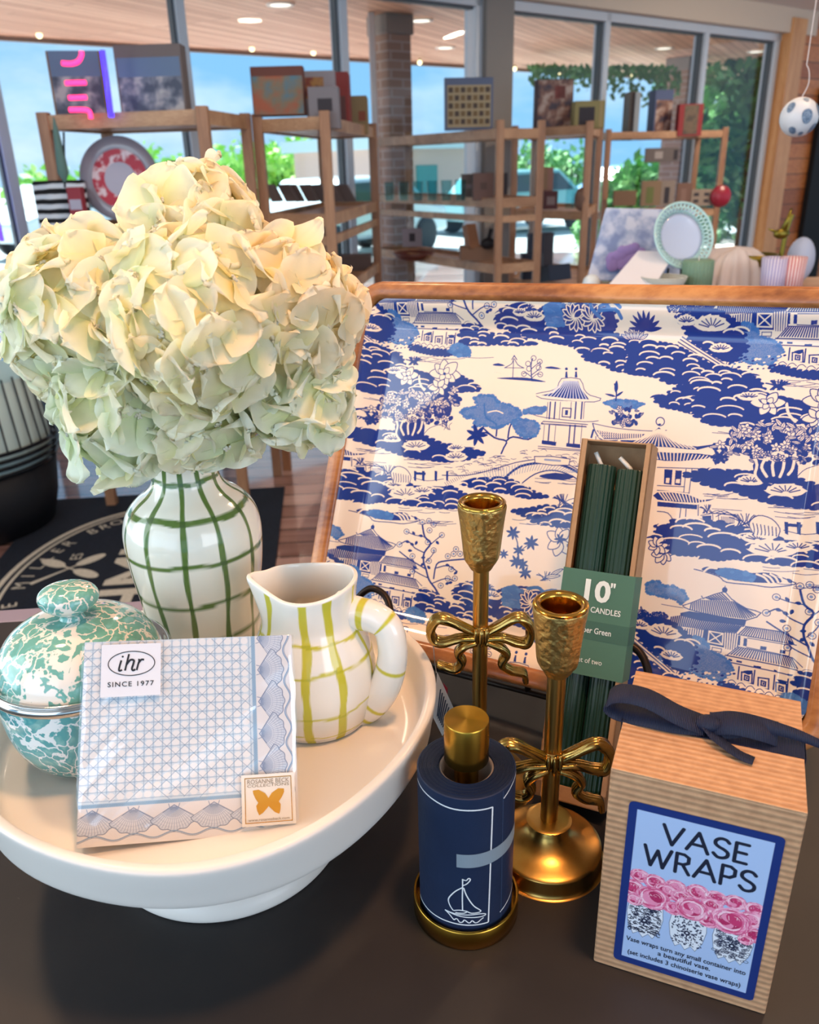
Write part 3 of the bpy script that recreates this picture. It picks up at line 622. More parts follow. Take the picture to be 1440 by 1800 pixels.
def candlestick(label, x, y, cup0, cup1, zb, rb, rs, lean=0.0, tag_=False, bowsc=1.0):
    t = thing('candlestick', label, 'candlestick', (x, y, 0), None)
    k = rb / .0376
    bpf = [(.0001, .0), (rb, .0), (rb * 1.005, .0015), (rb * 1.0, .0115 * k), (rb * .985, .0135 * k), (rb * .90, .0150 * k), (rb * .62, .0185 * k), (rb * .40, .0245 * k), (rb * .33, .0300 * k), (rb * .31, .0325 * k), (rb * .40, .0335 * k), (rb * .40, .0350 * k), (rs, .0355 * k), (.0001, .0355 * k)]
    MB().lathe([(v.x, v.z) for v in smooth_path([(r, 0, z) for r, z in bpf], 3)], (x, y, 0), 96).build('base', M_brass, t, True, auto=50)
    sz0 = .0335 * k
    MB().lathe([(rs, sz0), (rs, cup0 + .002)], (x, y, 0), 32).build('stem', M_brass, t, True)
    h = cup1 - cup0
    cp = [(rs, cup0), (rs * 1.3, cup0 + .001), (.0108 * bowsc, cup0 + .006), (.0132 * bowsc, cup0 + .0105), (.0146 * bowsc, cup0 + h * .45), (.0162 * bowsc, cup0 + h * .75), (.0176 * bowsc, cup1 - .002), (.0172 * bowsc, cup1)]
    MB().lathe([(v.x, v.z) for v in smooth_path([(r, 0, z) for r, z in cp], 6)], (x, y, 0), 72,
               fn=lambda a, r, z: (r * (1 + .018 * math.sin(a * 9 + z * 40)) * math.cos(a), r * (1 + .018 * math.sin(a * 9 + z * 40)) * math.sin(a), z)).build('candle_cup', M_brass_h, t, True)
    rp = [(.0150, cup1 - .001), (.0172, cup1 - .0005), (.0174, cup1 + .0012), (.0160, cup1 + .0022), (.0128, cup1 + .0012), (.0120, cup1 - .001), (.0115, cup1 - .020), (.0001, cup1 - .021)]
    MB().lathe([(r * bowsc, z) for r, z in rp], (x, y, 0), 64).build('cup_liner', mat('polished_brass', '#c79a45', .16, 1), t, True, auto=60)
    # bow tied round the stem
    def strand(pts, wid):
        P = smooth_path([(x + p[0] * bowsc, y + p[2] * bowsc, zb + p[1] * bowsc) for p in pts], 9); n = len(P)
        rs_ = [wid * 1.42 * (.75 + .35 * math.sin(PI * min(1, i / n * 1.1))) for i in range(n)]
        m = MB()
        for dx, ww in ((-.38, .62), (.38, .62), (0, .7)):       # fluted ribbon: three parallel cords melted together
            Q = [p + Vector((0, dx * wid * 1.35, dx * wid * .5)) for p in P]
            m.tube(Q, [r * ww for r in rs_], 10, wob=.12)
        return m
    knot = MB().ball((x, y - .001, zb), .0085 * bowsc, 20, 14, sc=(.95, 1.0, 1.05))
    for i in range(5):
        a = (i - 2) * .5
        pts = [(x + math.sin(a) * .0085 * bowsc, y - math.cos(a) * .0090 * bowsc, zb + zz * bowsc) for zz in (-.0075, -.004, 0, .004, .0075)]
        knot.tube(pts, [.0012, .0020, .0022, .0020, .0012], 8)
    bow = thing_part('bow', t, knot, M_bow)
    L1 = [(-.004, .002, -.004), (-.014, .009, -.006), (-.026, .0165, -.007), (-.034, .016, -.006), (-.0385, .006, -.004), (-.036, -.0035, -.003), (-.028, -.0052, -.004), (-.016, -.001, -.006), (-.005, -.001, -.006)]
    R1 = [(-p[0], p[1] * (1.0 if p[1] > 0 else 1.35) - (.003 if p[0] < -.03 else 0), p[2]) for p in L1]
    TL = [(-.004, -.004, -.007), (-.013, -.007, -.008), (-.0175, -.014, -.006), (-.0145, -.023, -.005), (-.020, -.0300, -.004), (-.030, -.0265, -.004), (-.0335, -.025, -.003)]
    TR = [(.004, -.004, -.007), (.014, -.008, -.008), (.0195, -.016, -.006), (.0165, -.025, -.005), (.024, -.0325, -.004), (.034, -.0355, -.004), (.036, -.044, -.003)]
    for nm, P, w in (('loop', L1, .0034), ('loop', R1, .0034), ('tail', TL, .0030), ('tail', TR, .0030)):
        strand(P, w).build(nm, M_bow, bow, True)
    return t
def thing_part(name, parent, mb, m):
    return mb.build(name, m, parent, True)
ORG_fix = None
candlestick('taller brass candlestick with ribbon bow standing in front of the painted tray', .0492, .5130, .1925, .2425, .1415, .0380, .0056, bowsc=.94)
candlestick('shorter brass candlestick with ribbon bow between navy roll and gift box', .0915, .4408, .1530, .2035, .0870, .0376, .0060, bowsc=.98)

# ---- price tag hanging from the tall candlestick's bow
tg = thing('price_tag', 'white card price tag with printed lines hanging from tall candlestick bow', 'price tag', tuple(at(780, 1240, .535)))
A_, B_, C_, D_ = at(769, 1182, .530), at(801, 1252, .530), at(778, 1294, .524), at(762, 1262, .524)
nn = (B_ - A_).cross(D_ - A_).normalized()
if nn.y > 0: nn = -nn
MB().poly([A_, B_, C_, D_], -nn * .0005).build('card', mat('white_card', '#dfe3e6', .6), tg)
m_ = MB()
for i in range(7):
    s = .22 + i * .1; a = A_.lerp(B_, s); b_ = D_.lerp(C_, min(1, s + .1)); ribbon(m_, [a.lerp(b_, .18), a.lerp(b_, .82)], .0011, nn, lift=.0002)
m_.build('printed_lines', mat('tag_print', '#33445c', .6), tg)
MB().poly([at(779, 1200, .534), at(787, 1210, .534), at(787, 1226, .534), at(783, 1222, .534)], (0, .0005, 0)).build('sticker', mat('crimson_sticker', '#a8263f', .5), tg, label='small crimson sticker')
MB().tube(smooth_path([at(767, 1182, .5305), at(763, 1150, .525), at(762, 1112, .508)], 6), .0004, 6).build('string', mat('clear_thread', '#d8d6cf', .4), tg)

# ---- roll on its brass holder
RC = (.0308, .4002)
hd = thing('roll_holder', 'round brass upright holder with thick post inside the navy roll', 'paper roll holder', (*RC, 0))
def spunbrass():
    m = mat('spun_brass', '#b68a35', .24, 1, aniso=.7); N = m.node_tree.nodes; L = m.node_tree.links
    tn = N.new('ShaderNodeTangent'); tn.direction_type = 'RADIAL'; tn.axis = 'Z'; L.new(tn.outputs[0], N['Principled BSDF'].inputs['Tangent']); return m
M_spun = spunbrass()
bpf = [(.0001, 0), (.0340, 0), (.0345, .0006), (.0345, .0140), (.0340, .0146), (.0328, .0146), (.0325, .0140), (.0325, .0035), (.0001, .003)]
MB().lathe(bpf, (*RC, 0), 96).build('base_cup', M_spun, hd, True, auto=40)
MB().lathe([(.0075, .003), (.0075, .122), (.0132, .1222), (.0136, .1226), (.0136, .1505), (.0132, .1512), (.0001, .1514)], (*RC, 0), 80).build('post', M_spun, hd, True, auto=40)
M_navy = mat('navy_paper', '#0f2140', .6, noise=(40, .3, .8), col2='#132747', bump=(300, .08))
rl = thing('paper_roll', 'navy blue paper roll with white line-drawn sailboat and strip of tape', 'paper roll', (*RC, .0037))
RR = .0302; RH0, RH1 = .0038, .1168
m_ = MB(); m_.lathe([(RR, RH0), (RR, RH1), (RR - .0006, RH1 + .0004)], (*RC, 0), 128)
r = RR - .0006; k = 0
pr_ = []
while r > .0175:                       # wound layers on the end face
    pr_ += [(r, RH1 + .0004), (r - .0004, RH1 + .0004), (r - .00055, RH1 - .0008), (r - .0007, RH1 + .0002 + .0003 * (k % 3))]; r -= .0008; k += 1
m_.lathe(pr_ + [(.0168, RH1), (.0168, RH0), (RR, RH0)], (*RC, 0), 128)
m_.build('wound_paper', M_navy, rl, True, auto=30)
MB().lathe([(.0168, RH0), (.0168, RH1 - .001), (.0164, RH1 - .0005), (.0156, RH1 - .001), (.0152, RH1 - .003), (.0152, RH0)], (*RC, 0), 64).build('card_core', mat('grey_card_core', '#8a7f78', .7), rl, True, label='brown cardboard core')
M_line = mat('white_print', '#e9edf0', .6)
def cyl(a, z, rr=RR + .00012): return Vector((RC[0] + rr * math.sin(a), RC[1] - rr * math.cos(a), z))
def cyl_line(mb, pts, w=.0007):
    P = smooth_path([(a, 0, z) for a, z in pts], 6) if len(pts) > 2 else [Vector((pts[0][0] + (pts[1][0] - pts[0][0]) * t / 20, 0, pts[0][1] + (pts[1][1] - pts[0][1]) * t / 20)) for t in range(21)]
    vs = []
    for i, p in enumerate(P):
        q = P[min(i + 1, len(P) - 1)] - P[max(i - 1, 0)]; t = Vector((q.x * RR, 0, q.z)).normalized(); s_ = Vector((-t.z, 0, t.x)) * w / 2
        vs += [cyl(p.x - s_.x / RR, p.z - s_.z), cyl(p.x + s_.x / RR, p.z + s_.z)]
    mb.add(vs, [(2 * i, 2 * i + 2, 2 * i + 3, 2 * i + 1) for i in range(len(P) - 1)])
lm = MB()
LW = .00095
cyl_line(lm, [(-1.45, .1108), (-.85, .1105), (-.4, .1094), (.02, .1092), (.458, .1086)], LW); cyl_line(lm, [(.458, .1086), (.412, .0168)], LW); cyl_line(lm, [(.412, .0168), (.04, .0174), (-.41, .0177), (-.91, .0167), (-1.45, .0151)], LW)
cyl_line(lm, [(.735, .1105), (1.011, .1143), (1.35, .117)], LW); cyl_line(lm, [(.715, .0195), (1.117, .023), (1.4, .025)], LW)
for p in ([(-.141, .0559), (-.141, .048), (-.145, .040), (-.14, .0295)], [(-.141, .0555), (-.07, .0548), (-.02, .0566), (.012, .0552), (-.06, .0520), (-.141, .0505)], [(-.150, .0488), (-.30, .0445), (-.432, .0375), (-.409, .0324), (-.335, .0285)],
          [(-.120, .0488), (-.054, .042), (.08, .034), (.238, .0283), (.05, .0276), (-.05, .0292)], [(-.33, .0285), (-.20, .0298), (-.052, .0292), (-.12, .0276), (-.29, .0272)],
          [(-.516, .0268), (-.30, .0262), (-.008, .0262), (.20, .0262), (.334, .0250), (.30, .0236), (.0, .0240), (-.25, .0250), (-.516, .0268)], [(-.516, .0268), (-.43, .0248), (-.36, .0222), (-.318, .0206)],
          [(-.318, .0206), (-.26, .0222), (-.20, .0196), (-.139, .0200), (-.10, .0218), (-.02, .0196), (.02, .0198), (.059, .0212), (.12, .0192), (.18, .0194), (.24, .0210), (.30, .0222)]):
    cyl_line(lm, p, .0008)
lm.build('sailboat_print', M_line, rl)
tp = MB(); vs = []
for i in range(31):
    a = -.262 + i / 30 * 1.6; zc = .0702 + .0035 * (i / 30) ** 2
    vs += [cyl(a, zc - .0052, RR + .0003), cyl(a, zc + .0052, RR + .0003)]
tp.add(vs, [(2 * i, 2 * i + 2, 2 * i + 3, 2 * i + 1) for i in range(30)])
tp.build('tape', mat('frosted_tape', '#8897a3', .35), rl, label='strip of translucent grey tape')
cyl_l = MB(); cyl_line(cyl_l, [(.721, .1165), (.753, .004)], .0004); cyl_l.build('paper_edge', mat('paper_edge', '#3b5273', .5), rl)
# ---------------------------------------------------------------- pine shelving units by the window and everything on them
M_pine = wood('pine_shelf', '#8d664c', '#b98f6d', 'z', 8, c3='#a67a5a')
M_board = wood('pine_board', '#9a7355', '#c7a07c', 'x', 8, c3='#b38a68')
def unit(lab, o, a, b, ztop, levels, rails=(), post=.042):
    """o = near-left corner on plan, a = run of the front, b = run of the side"""
    o = Vector((*o, 0)); a = Vector((*a, 0)); b = Vector((*b, 0))
    t = thing('wooden_shelf', lab, 'shelving unit', (o.x, o.y, FL), 'pine shelving units by the window')
    for c in (o, o + a, o + a + b, o + b):
        MB().bar(c + Vector((0, 0, FL)), c + Vector((0, 0, ztop + .03)), post, post).build('post', M_pine, t, bevel=.003)
    for z in levels:
        MB().slab(o + Vector((0, 0, z - .022)), a, b, (0, 0, .022)).build('shelf_board', M_board, t, bevel=.002)
        for p, q in ((o, o + a), (o + a, o + a + b), (o + b, o + a + b), (o, o + b)):
            MB().bar(p + Vector((0, 0, z - .005)), q + Vector((0, 0, z - .005)), .02, .05).build('rail', M_board, t)
    for z in rails:
        for p, q in ((o, o + a), (o + a, o + a + b)):
            MB().bar(p + Vector((0, 0, z)), q + Vector((0, 0, z)), .02, .035).build('rail', M_board, t)
    return t
UA = unit('leftmost pine shelf unit holding the red-rimmed plate', (-1.326, 3.40), (.620, -.13), (.07, .48), .635, (.635, .245, -.2, -.6))
UB = unit('pine shelf unit end-on behind the bouquet, with cardboard boxes on top', (-.600, 3.83), (.294, -.115), (.16, 1.20), .635, (.625, .250, -.08, -.5), (.16,))
UC = unit('pine shelf unit in the middle with calendar on top and wooden bowl', (-.19, 6.0), (.72, -1.22), (.24, .14), .63, (.60, .255, -.095, -.5), (.165,))
UD = unit('pine shelf unit right of the wide grey window post with blue boxes', (.745, 5.84), (.396, -.41), (.27, .95), .64, (.63, .14, -.30, -.6))
UE = unit('rightmost pine shelf unit with a row of small framed pictures', (1.575, 6.8), (.955, .20), (-.06, .45), .635, (.625, .05, -.4))

def pbox(name, lab, cat, px0, px1, py0, py1, Y, dep=.06, m=None, face=None, group=None, tilt=0, yaw=0, bevel=.002):
    """upright box whose front spans a window of the photograph at distance Y; built at real size in the room"""
    c = at((px0 + px1) / 2, py1, Y); k = (c - CP).dot(FW) / FPX; w = (px1 - px0) * k; h = (c - at((px0 + px1) / 2, py0, Y)).length
    R = Matrix.Translation(c) @ Matrix.Rotation(yaw, 4, 'Z') @ Matrix.Rotation(-tilt, 4, 'X')
    b = MB().box(-w / 2, w / 2, 0, dep, 0, h, 0, R)
    if not face:
        o = b.build(name, m, loc=tuple(c), bevel=bevel); return tag(o, lab, cat, group), R, w, h
    t = thing(name, lab, cat, tuple(c), group); b.build('box_body', m, t, bevel=bevel)
    for nm, (x0, x1, z0, z1), fm in face:
        MB().box(-w / 2 + w * x0, -w / 2 + w * x1, -.0015, -.0002, h * z0, h * z1, 0, R).build(nm, fm, t)
    return t, R, w, h
def art(name, c1, c2, c3, sc=9):
    m = mat(name, c1, .45); N = m.node_tree.nodes; L = m.node_tree.links; tc = N.new('ShaderNodeTexCoord'); n = N.new('ShaderNodeTexNoise'); n.inputs['Scale'].default_value = sc; n.inputs['Detail'].default_value = 5
    L.new(tc.outputs['Object'], n.inputs['Vector']); r = N.new('ShaderNodeValToRGB'); r.color_ramp.elements[0].position = .40; r.color_ramp.elements[1].position = .60
    r.color_ramp.elements[0].color = (*lin(c1), 1); r.color_ramp.elements[1].color = (*lin(c3), 1); q = r.color_ramp.elements.new(.5); q.color = (*lin(c2), 1)
    L.new(n.outputs[0], r.inputs[0]); L.new(r.outputs[0], N['Principled BSDF'].inputs['Base Color']); return m
M_kraft = mat('brown_card', '#7f6550', .8); M_grey = mat('warm_grey_card', '#6d6462', .7); M_dk = mat('charcoal_card', '#37333a', .7)
A_city = art('harbour_picture', '#3e4558', '#6f7482', '#a9a7a8', 16); A_sky = mat('dusk_blue', '#5d7391', .5)
# on top of unit A
pbox('puzzle_box', 'tall puzzle box with harbour picture at left on top of leftmost shelf, behind the neon reflection', 'puzzle box', 101, 190, 90, 207, 3.45, .075, M_kraft, [('picture', (.04, .96, .0, .62), A_city), ('sky_band', (.04, .96, .62, 1), A_sky)], tilt=.03, yaw=.18)
pbox('puzzle_box', 'wide puzzle box with dark town picture on leftmost shelf, right of the one behind neon reflection', 'puzzle box', 213, 330, 78, 203, 3.42, .07, M_grey, [('picture', (.03, .97, .0, .55), A_city), ('sky_band', (.03, .97, .55, .82), A_sky)], tilt=.03, yaw=-.05)
# reflection of a neon sign, built as glowing tubes before the left puzzle box
M_pink = mat('pink_neon', '#ff3f7f', .3, emis=('#ff2f72', 2.4)); M_blue = mat('blue_neon', '#3a2fff', .3, emis=('#3b2dff', 3.0))
nY = 3.30
ng = thing('neon_reflection', 'reflection of neon sign with pink letter strokes and blue border over puzzle box', 'neon reflection', tuple(at(150, 150, nY)))
for pts in ([(109, 111), (125, 112), (137, 108), (143, 98), (143, 90)], [(115, 146), (151, 145)], [(121, 172), (152, 171)], [(122, 193), (146, 193), (157, 196), (160, 209)]):
    MB().tube(smooth_path([at(x, y, nY) for x, y in pts], 5), .0085, 8).build('letter_reflection', M_pink, ng, True)
MB().tube([at(x, y, nY) for x, y in ((180, 88), (189, 150), (196, 206))], .010, 8).build('border_reflection', M_blue, ng, True)
ls = MB().tube([wp(1.00, -.10, z) for z in (.15, .9)], .012, 8).build('led_strip', mat('violet_led', '#6a4dff', .3, emis=('#5b3dff', 2.2)), loc=tuple(wp(1.0, -.1, .15)), smooth=True)
tag(ls, 'violet glowing light strip down the leftmost window post', 'light strip')
# inside unit A
def plate(lab, c, r, tiltx, yaw, mats_, rings):
    t = thing('plate', lab, 'plate', tuple(c)); R = Matrix.Rotation(yaw, 4, 'Z') @ Matrix.Rotation(PI / 2 - tiltx, 4, 'X')
    pf = [(.0001, .004), (r * .62, .004), (r * .72, .008), (r, .018), (r * 1.0, .021), (r * .72, .012), (r * .62, .008), (.0001, .008)]
    m = MB(); m.lathe(pf, tuple(c), 64, tilt=R.to_3x3()); m.build('dish', mats_[0], t, True)
    for nm, r0, r1, z0, z1, mm in rings:
        MB().lathe([(max(r * r0, 1e-4), z0), (r * r1, z1)], tuple(c), 64, tilt=R.to_3x3()).build(nm, mm, t, True)
    return t
A_red = art('red_toile', '#b4243c', '#b4243c', '#e2cfd6', 28); M_gpl = mat('grey_glaze', '#8d8996', .25, coat=.3)
plate('round plate with red toile ring standing on leftmost shelf', at(213, 315, 3.42), .152, .12, 0, (M_gpl,), [('red_ring', .40, .70, .0095, .0125, A_red), ('pale_centre', 0, .40, .0095, .0095, mat('pale_centre', '#a7a2b4', .3))])
plate('dark round dish lying behind the bouquet on leftmost shelf', at(305, 320, 3.5), .10, .9, 0, (mat('dark_dish', '#55505c', .3),), [])
def stripes(name, c1, c2, sc, axis=2, rough=.8, dist=0.):
    m = mat(name, c1, rough); N = m.node_tree.nodes; L = m.node_tree.links; tc = N.new('ShaderNodeTexCoord'); w = N.new('ShaderNodeTexWave'); w.bands_direction = 'XYZ'[axis]; w.inputs['Scale'].default_value = sc
    w.inputs['Distortion'].default_value = dist; L.new(tc.outputs['Object'], w.inputs['Vector']); r = N.new('ShaderNodeValToRGB'); r.color_ramp.interpolation = 'CONSTANT'; r.color_ramp.elements[1].position = .5
    r.color_ramp.elements[0].color = (*lin(c1), 1); r.color_ramp.elements[1].color = (*lin(c2), 1); L.new(w.outputs[0], r.inputs[0]); L.new(r.outputs[0], N['Principled BSDF'].inputs['Base Color']); return m
pbox('striped_bag', 'black and white striped bag hanging at left end of leftmost shelf', 'bag', 74, 160, 318, 405, 3.35, .12, stripes('black_white_stripe', '#0d0f14', '#d8e2ea', 9, 2, dist=1.5), tilt=.05, yaw=.3, bevel=.01)
pbox('red_carton', 'small red and silver carton beside the red-patterned plate', 'carton', 125, 150, 330, 385, 3.3, .04, mat('red_carton', '#94303c', .6), [('label', (.1, .9, .3, .62), mat('silver_label', '#a9a3b5', .4))])
ub = MB().tube([at(112, 232, 3.25), at(114, 330, 3.25)], .004, 8)
t = thing('closed_parasol', 'small dark closed parasol standing at left end of leftmost shelf', 'parasol', tuple(at(114, 330, 3.25)))
ub.build('pole', M_bw, t); MB().lathe([(.004, 0), (.020, .03), (.018, .07), (.010, .17), (.002, .215)], tuple(at(114, 320, 3.25)), 16).build('canopy', mat('sage_canvas', '#5f7f78', .8), t, True)
# top of unit B
A_mt = art('mountain_picture', '#a2532f', '#7a6a52', '#4c7484', 9)
pbox('puzzle_box', 'red-edged puzzle box with orange mountain picture above the bouquet', 'puzzle box', 446, 537, 116, 203, 3.80, .07, mat('maroon_card', '#6b3f36', .7), [('picture', (.02, .98, .02, .80), A_mt)], tilt=.02)
pbox('gift_carton', 'grey carton with small dark window right of mountain puzzle box', 'carton', 545, 598, 152, 226, 3.75, .10, mat('light_grey_card', '#807c82', .7), [('window', (.30, .78, .42, .72), M_dk)])
pbox('puzzle_box', 'pale puzzle box with burger picture behind the grey carton', 'puzzle box', 540, 592, 124, 205, 4.0, .06, mat('pale_card', '#938d93', .7), [('picture', (.0, .62, .40, .86), art('burger_picture', '#6e4a35', '#a5773c', '#7d3b30', 14))])
pbox('puzzle_box', 'narrow red puzzle box standing right of the grey carton', 'puzzle box', 586, 616, 126, 232, 4.3, .2, mat('red_card', '#8c3a38', .7), [('lettering', (.5, .8, .1, .6), mat('dull_lettering', '#5f3a3a', .6))])
pbox('puzzle_box', 'olive carton at the right end above the end-on shelf', 'puzzle box', 617, 647, 168, 236, 4.6, .2, mat('olive_card', '#8c7a58', .7), [('mark', (.5, .9, .35, .6), mat('rust_mark', '#8a4a35', .6))])
# leaning cards inside unit B
for i, (x, w) in enumerate(((478, 16), (503, 20), (520, 14), (540, 20), (563, 18), (585, 20), (606, 22))):
    a = at(x, 355, 3.95 + i * .10); b_ = at(x - 16, 325, 4.0 + i * .10); s = Vector((.004 * w, 0, 0))
    q = MB(); up_ = (b_ - a); q.slab(a, Vector((w * .0026, .0, 0)), up_, (0, .10, 0))
    o = q.build('greeting_card', mat('grey_brown_card', '#5e5250', .7), loc=tuple(a)); tag(o, 'grey-brown card leaning in the row behind the bouquet', 'card', 'cards leaning on the end-on shelf')
tag(MB().lathe([(.0001, 0), (.06, 0), (.10, .035), (.098, .035), (.058, .005), (.0001, .005)], tuple(at(560, 470, 4.2)), 32).build('wooden_bowl', mat('brown_bowl', '#5d3d30', .5), smooth=True, loc=tuple(at(560, 470, 4.2))), 'brown bowl on lower end-on shelf beside the bouquet', 'bowl')
pbox('lidded_box', 'dark grey lidded box low on end-on shelf beside bouquet', 'box', 520, 556, 400, 458, 4.1, .1, M_grey, tilt=.5)
pbox('basket_tray', 'long brown tray low on the end-on shelf left of the brick column', 'tray', 592, 652, 452, 478, 4.7, .2, mat('brown_tray', '#5e4a44', .7))
# unit C
t, R, w, h = pbox('wall_calendar', 'blue-framed chart of small pictures in rows standing on middle shelf', 'chart', 782, 867, 136, 229, 5.0, .03, mat('slate_frame', '#56627e', .5), [('sheet', (.05, .95, .06, .86), mat('tan_sheet', '#a89878', .6))], yaw=.1)
cm = MB(); r_ = random.Random(2)
for i in range(7):
    for j in range(5):
        x = -w / 2 + w * (.12 + i * .127); z = h * (.12 + j * .15); cm.box(x - w * .045, x + w * .045, -.004, -.0016, z, z + h * .10, (i + j) % 2, R)
cm.build('pictures', [mat('pic_dark', '#4d4038', .6), mat('pic_brown', '#77603f', .6)], t)
M_clear = glass_pane('clear_glass', '#dff2f4')
def glassware(lab, px, py, Y, r, h, grp=None, nm='drinking_glass', cat='glass'):
    P = at(px, py, Y); o = MB().lathe([(.0001, 0), (r * .8, 0), (r * .82, .003), (r, h), (r * .96, h), (r * .78, .006), (.0001, .006)], tuple(P), 24).build(nm, M_clear, smooth=True, loc=tuple(P)); return tag(o, lab, cat, grp)
for i in range(6): glassware('clear tumbler in the row on the middle shelf above wooden bowl', 685 + i * 25, 353, 5.55 - i * .13, .032, .11, 'clear tumblers on the middle shelf')
pbox('product_box', 'brown carton right on middle shelf under the chart', 'carton', 832, 868, 304, 352, 4.9, .10, mat('cocoa_card', '#6f5650', .7), [('emblem', (.35, .65, .4, .65), mat('emblem', '#54413c', .6))])
pbox('product_box', 'grey patterned carton left of brown carton on middle shelf', 'carton', 812, 833, 306, 352, 5.05, .08, M_grey, [('band', (0, 1, .45, .62), mat('band', '#8a8288', .6))])
pbox('product_box', 'black carton at right end of middle shelf behind the post', 'carton', 880, 892, 304, 352, 5.2, .12, M_dk)
bw = thing('serving_bowl', 'wide dark wooden bowl on middle shelf below the glasses', 'bowl', tuple(at(727, 455, 5.5)))
MB().lathe([(.0001, 0), (.07, 0), (.11, .018), (.138, .048), (.134, .048), (.10, .02), (.0001, .008)], tuple(at(727, 457, 5.5)), 40).build('bowl_body', mat('mahogany', '#6b3a30', .4), bw, True)
pbox('small_box', 'small grey box standing behind wide wooden bowl', 'box', 708, 742, 402, 434, 5.7, .06, mat('lilac_grey_card', '#9b9097', .7), [('motif', (.35, .65, .3, .75), M_dk)])
tag(MB().lathe([(.0001, 0), (.018, 0), (.022, .03), (.010, .06), (.018, .075), (.004, .10)], tuple(at(722, 404, 5.75)), 16).build('figurine', mat('bone_white', '#cfc7c0', .5), smooth=True, loc=tuple(at(722, 404, 5.75))), 'tiny white ornament on grey box behind wooden bowl', 'ornament')
pbox('book', 'brown book leaning at right of middle shelf beside black figure', 'book', 826, 846, 391, 436, 4.9, .05, mat('tan_cover', '#8d5f42', .6), yaw=.5, tilt=.35)
pbox('wooden_crate', 'light brown slatted crate at right end of middle shelf', 'crate', 810, 868, 434, 458, 4.9, .14, stripes('crate_slats', '#7a5b46', '#92705a', 30, 2))
tag(MB().ball(at(858, 428, 4.88), .035, 14, 10, sc=(1.2, 1, .9)).tube([at(858, 425, 4.88), at(864, 402, 4.88)], .012, 8).build('black_figurine', mat('matt_black', '#17151a', .6), smooth=True, loc=tuple(at(858, 436, 4.88))), 'small black figure sitting on the light brown crate', 'ornament')
# unit D
A_gala = art('galaxy_picture', '#3a2c3c', '#7d5648', '#b09a90', 12)
pbox('puzzle_box', 'dark puzzle box with red planet picture on top, right of grey post', 'puzzle box', 940, 1006, 139, 224, 5.75, .07, mat('dark_plum_card', '#3d2f3a', .6), [('picture', (.06, .98, .02, .98), A_gala), ('planet', (.50, .78, .60, .86), mat('planet', '#7b3530', .5))], yaw=.05)
pbox('puzzle_box', 'olive-edged box with dark oval portrait beside red planet puzzle', 'puzzle box', 1009, 1062, 177, 226, 5.5, .12, mat('olive_frame', '#8d8455', .6), [('portrait', (.14, .66, .10, .78), M_dk), ('spine', (.82, .92, .05, .98), mat('tan_spine', '#a28f63', .6))])
pbox('bottle_carton', 'tall brown bottle carton leaning left on shelf right of grey post', 'carton', 948, 972, 294, 365, 5.7, .07, mat('rosy_brown_card', '#86625a', .7), [('dark_panel', (0, .55, .45, 1), M_kraft)], yaw=.3)
pbox('bottle_carton', 'dark red base carton standing under leaning brown carton', 'carton', 956, 980, 336, 368, 5.6, .07, mat('dark_red_card', '#4e2428', .6), [('label', (.2, .8, .25, .7), mat('mauve_label', '#7d6a6a', .5))])
for x, y0, lab in ((1001, 296, 'tall clear oil bottle with dark spout on shelf right of grey post'), (1012, 308, 'shorter clear oil bottle with dark spout beside taller bottle')):
    P = at(x, 366, 5.6); t = thing('oil_bottle', lab, 'bottle', tuple(P)); hh = (at(x, y0, 5.6) - P).length
    MB().lathe([(.0001, 0), (.026, 0), (.028, .01), (.026, hh * .45), (.010, hh * .65), (.008, hh * .8)], tuple(P), 20).build('bottle_body', M_clear, t, True)
    MB().tube([P + Vector((0, 0, hh * .78)), P + Vector((.004, 0, hh))], .005, 8).build('spout', M_dk, t)
tag(MB().ball(at(1022, 350, 5.45), .055, 16, 12, sc=(.8, .8, 1.25)).build('fabric_pouch', mat('taupe_cloth', '#7a6256', .9), smooth=True, loc=tuple(at(1022, 365, 5.45))), 'taupe cloth pouch at right end of shelf with oil bottles', 'pouch')
M_nv = mat('midnight_card', '#141d33', .5)
pbox('gift_box', 'tall midnight blue box standing on lower shelf behind the wooden tray', 'box', 929, 955, 411, 446, 5.3, .09, M_nv)
pbox('gift_box', 'grey-sided box right of the tall midnight blue box', 'box', 955, 972, 410, 470, 5.4, .09, mat('graphite_card', '#3b3a44', .6))
pbox('gift_box', 'midnight blue drawer box with small knob, upper of two', 'box', 918, 952, 447, 466, 5.1, .10, M_nv, [('knob', (.66, .78, .35, .65), mat('silver_knob', '#7c8496', .4))])
pbox('gift_box', 'midnight blue drawer box with small knob, lower of two', 'box', 918, 952, 466, 492, 5.1, .10, M_nv, [('knob', (.66, .78, .35, .65), mat('silver_knob', '#7c8496', .4))])
pbox('gift_box', 'wide low midnight blue box leaning behind the top of painted tray', 'box', 962, 1010, 464, 492, 5.0, .10, M_nv, yaw=.5, tilt=.2)
# unit E
pbox('puzzle_box', 'blue-spined puzzle box with brown arch picture above rightmost shelf', 'puzzle box', 1145, 1180, 158, 240, 7.0, .10, mat('slate_blue_card', '#4b5a80', .6), [('picture', (.08, .98, .0, .78), A_gala)], yaw=.25)
pbox('puzzle_box', 'red puzzle box with brown picture above rightmost shelf', 'puzzle box', 1190, 1233, 183, 239, 6.9, .07, mat('crimson_card', '#8f2a30', .6), [('picture', (.22, .80, .05, .96), art('bronze_picture', '#4d4238', '#6f5b48', '#58503f', 12))], yaw=.05)
pbox('puzzle_box', 'thin dark box standing edge-on above rightmost shelf', 'puzzle box', 1103, 1112, 161, 246, 6.9, .2, mat('umber_card', '#50443f', .6))
pbox('puzzle_box', 'thin silver-grey box edge-on beside thin dark box', 'puzzle box', 1112, 1121, 162, 246, 6.88, .2, mat('silver_grey_card', '#9aa2a8', .5))
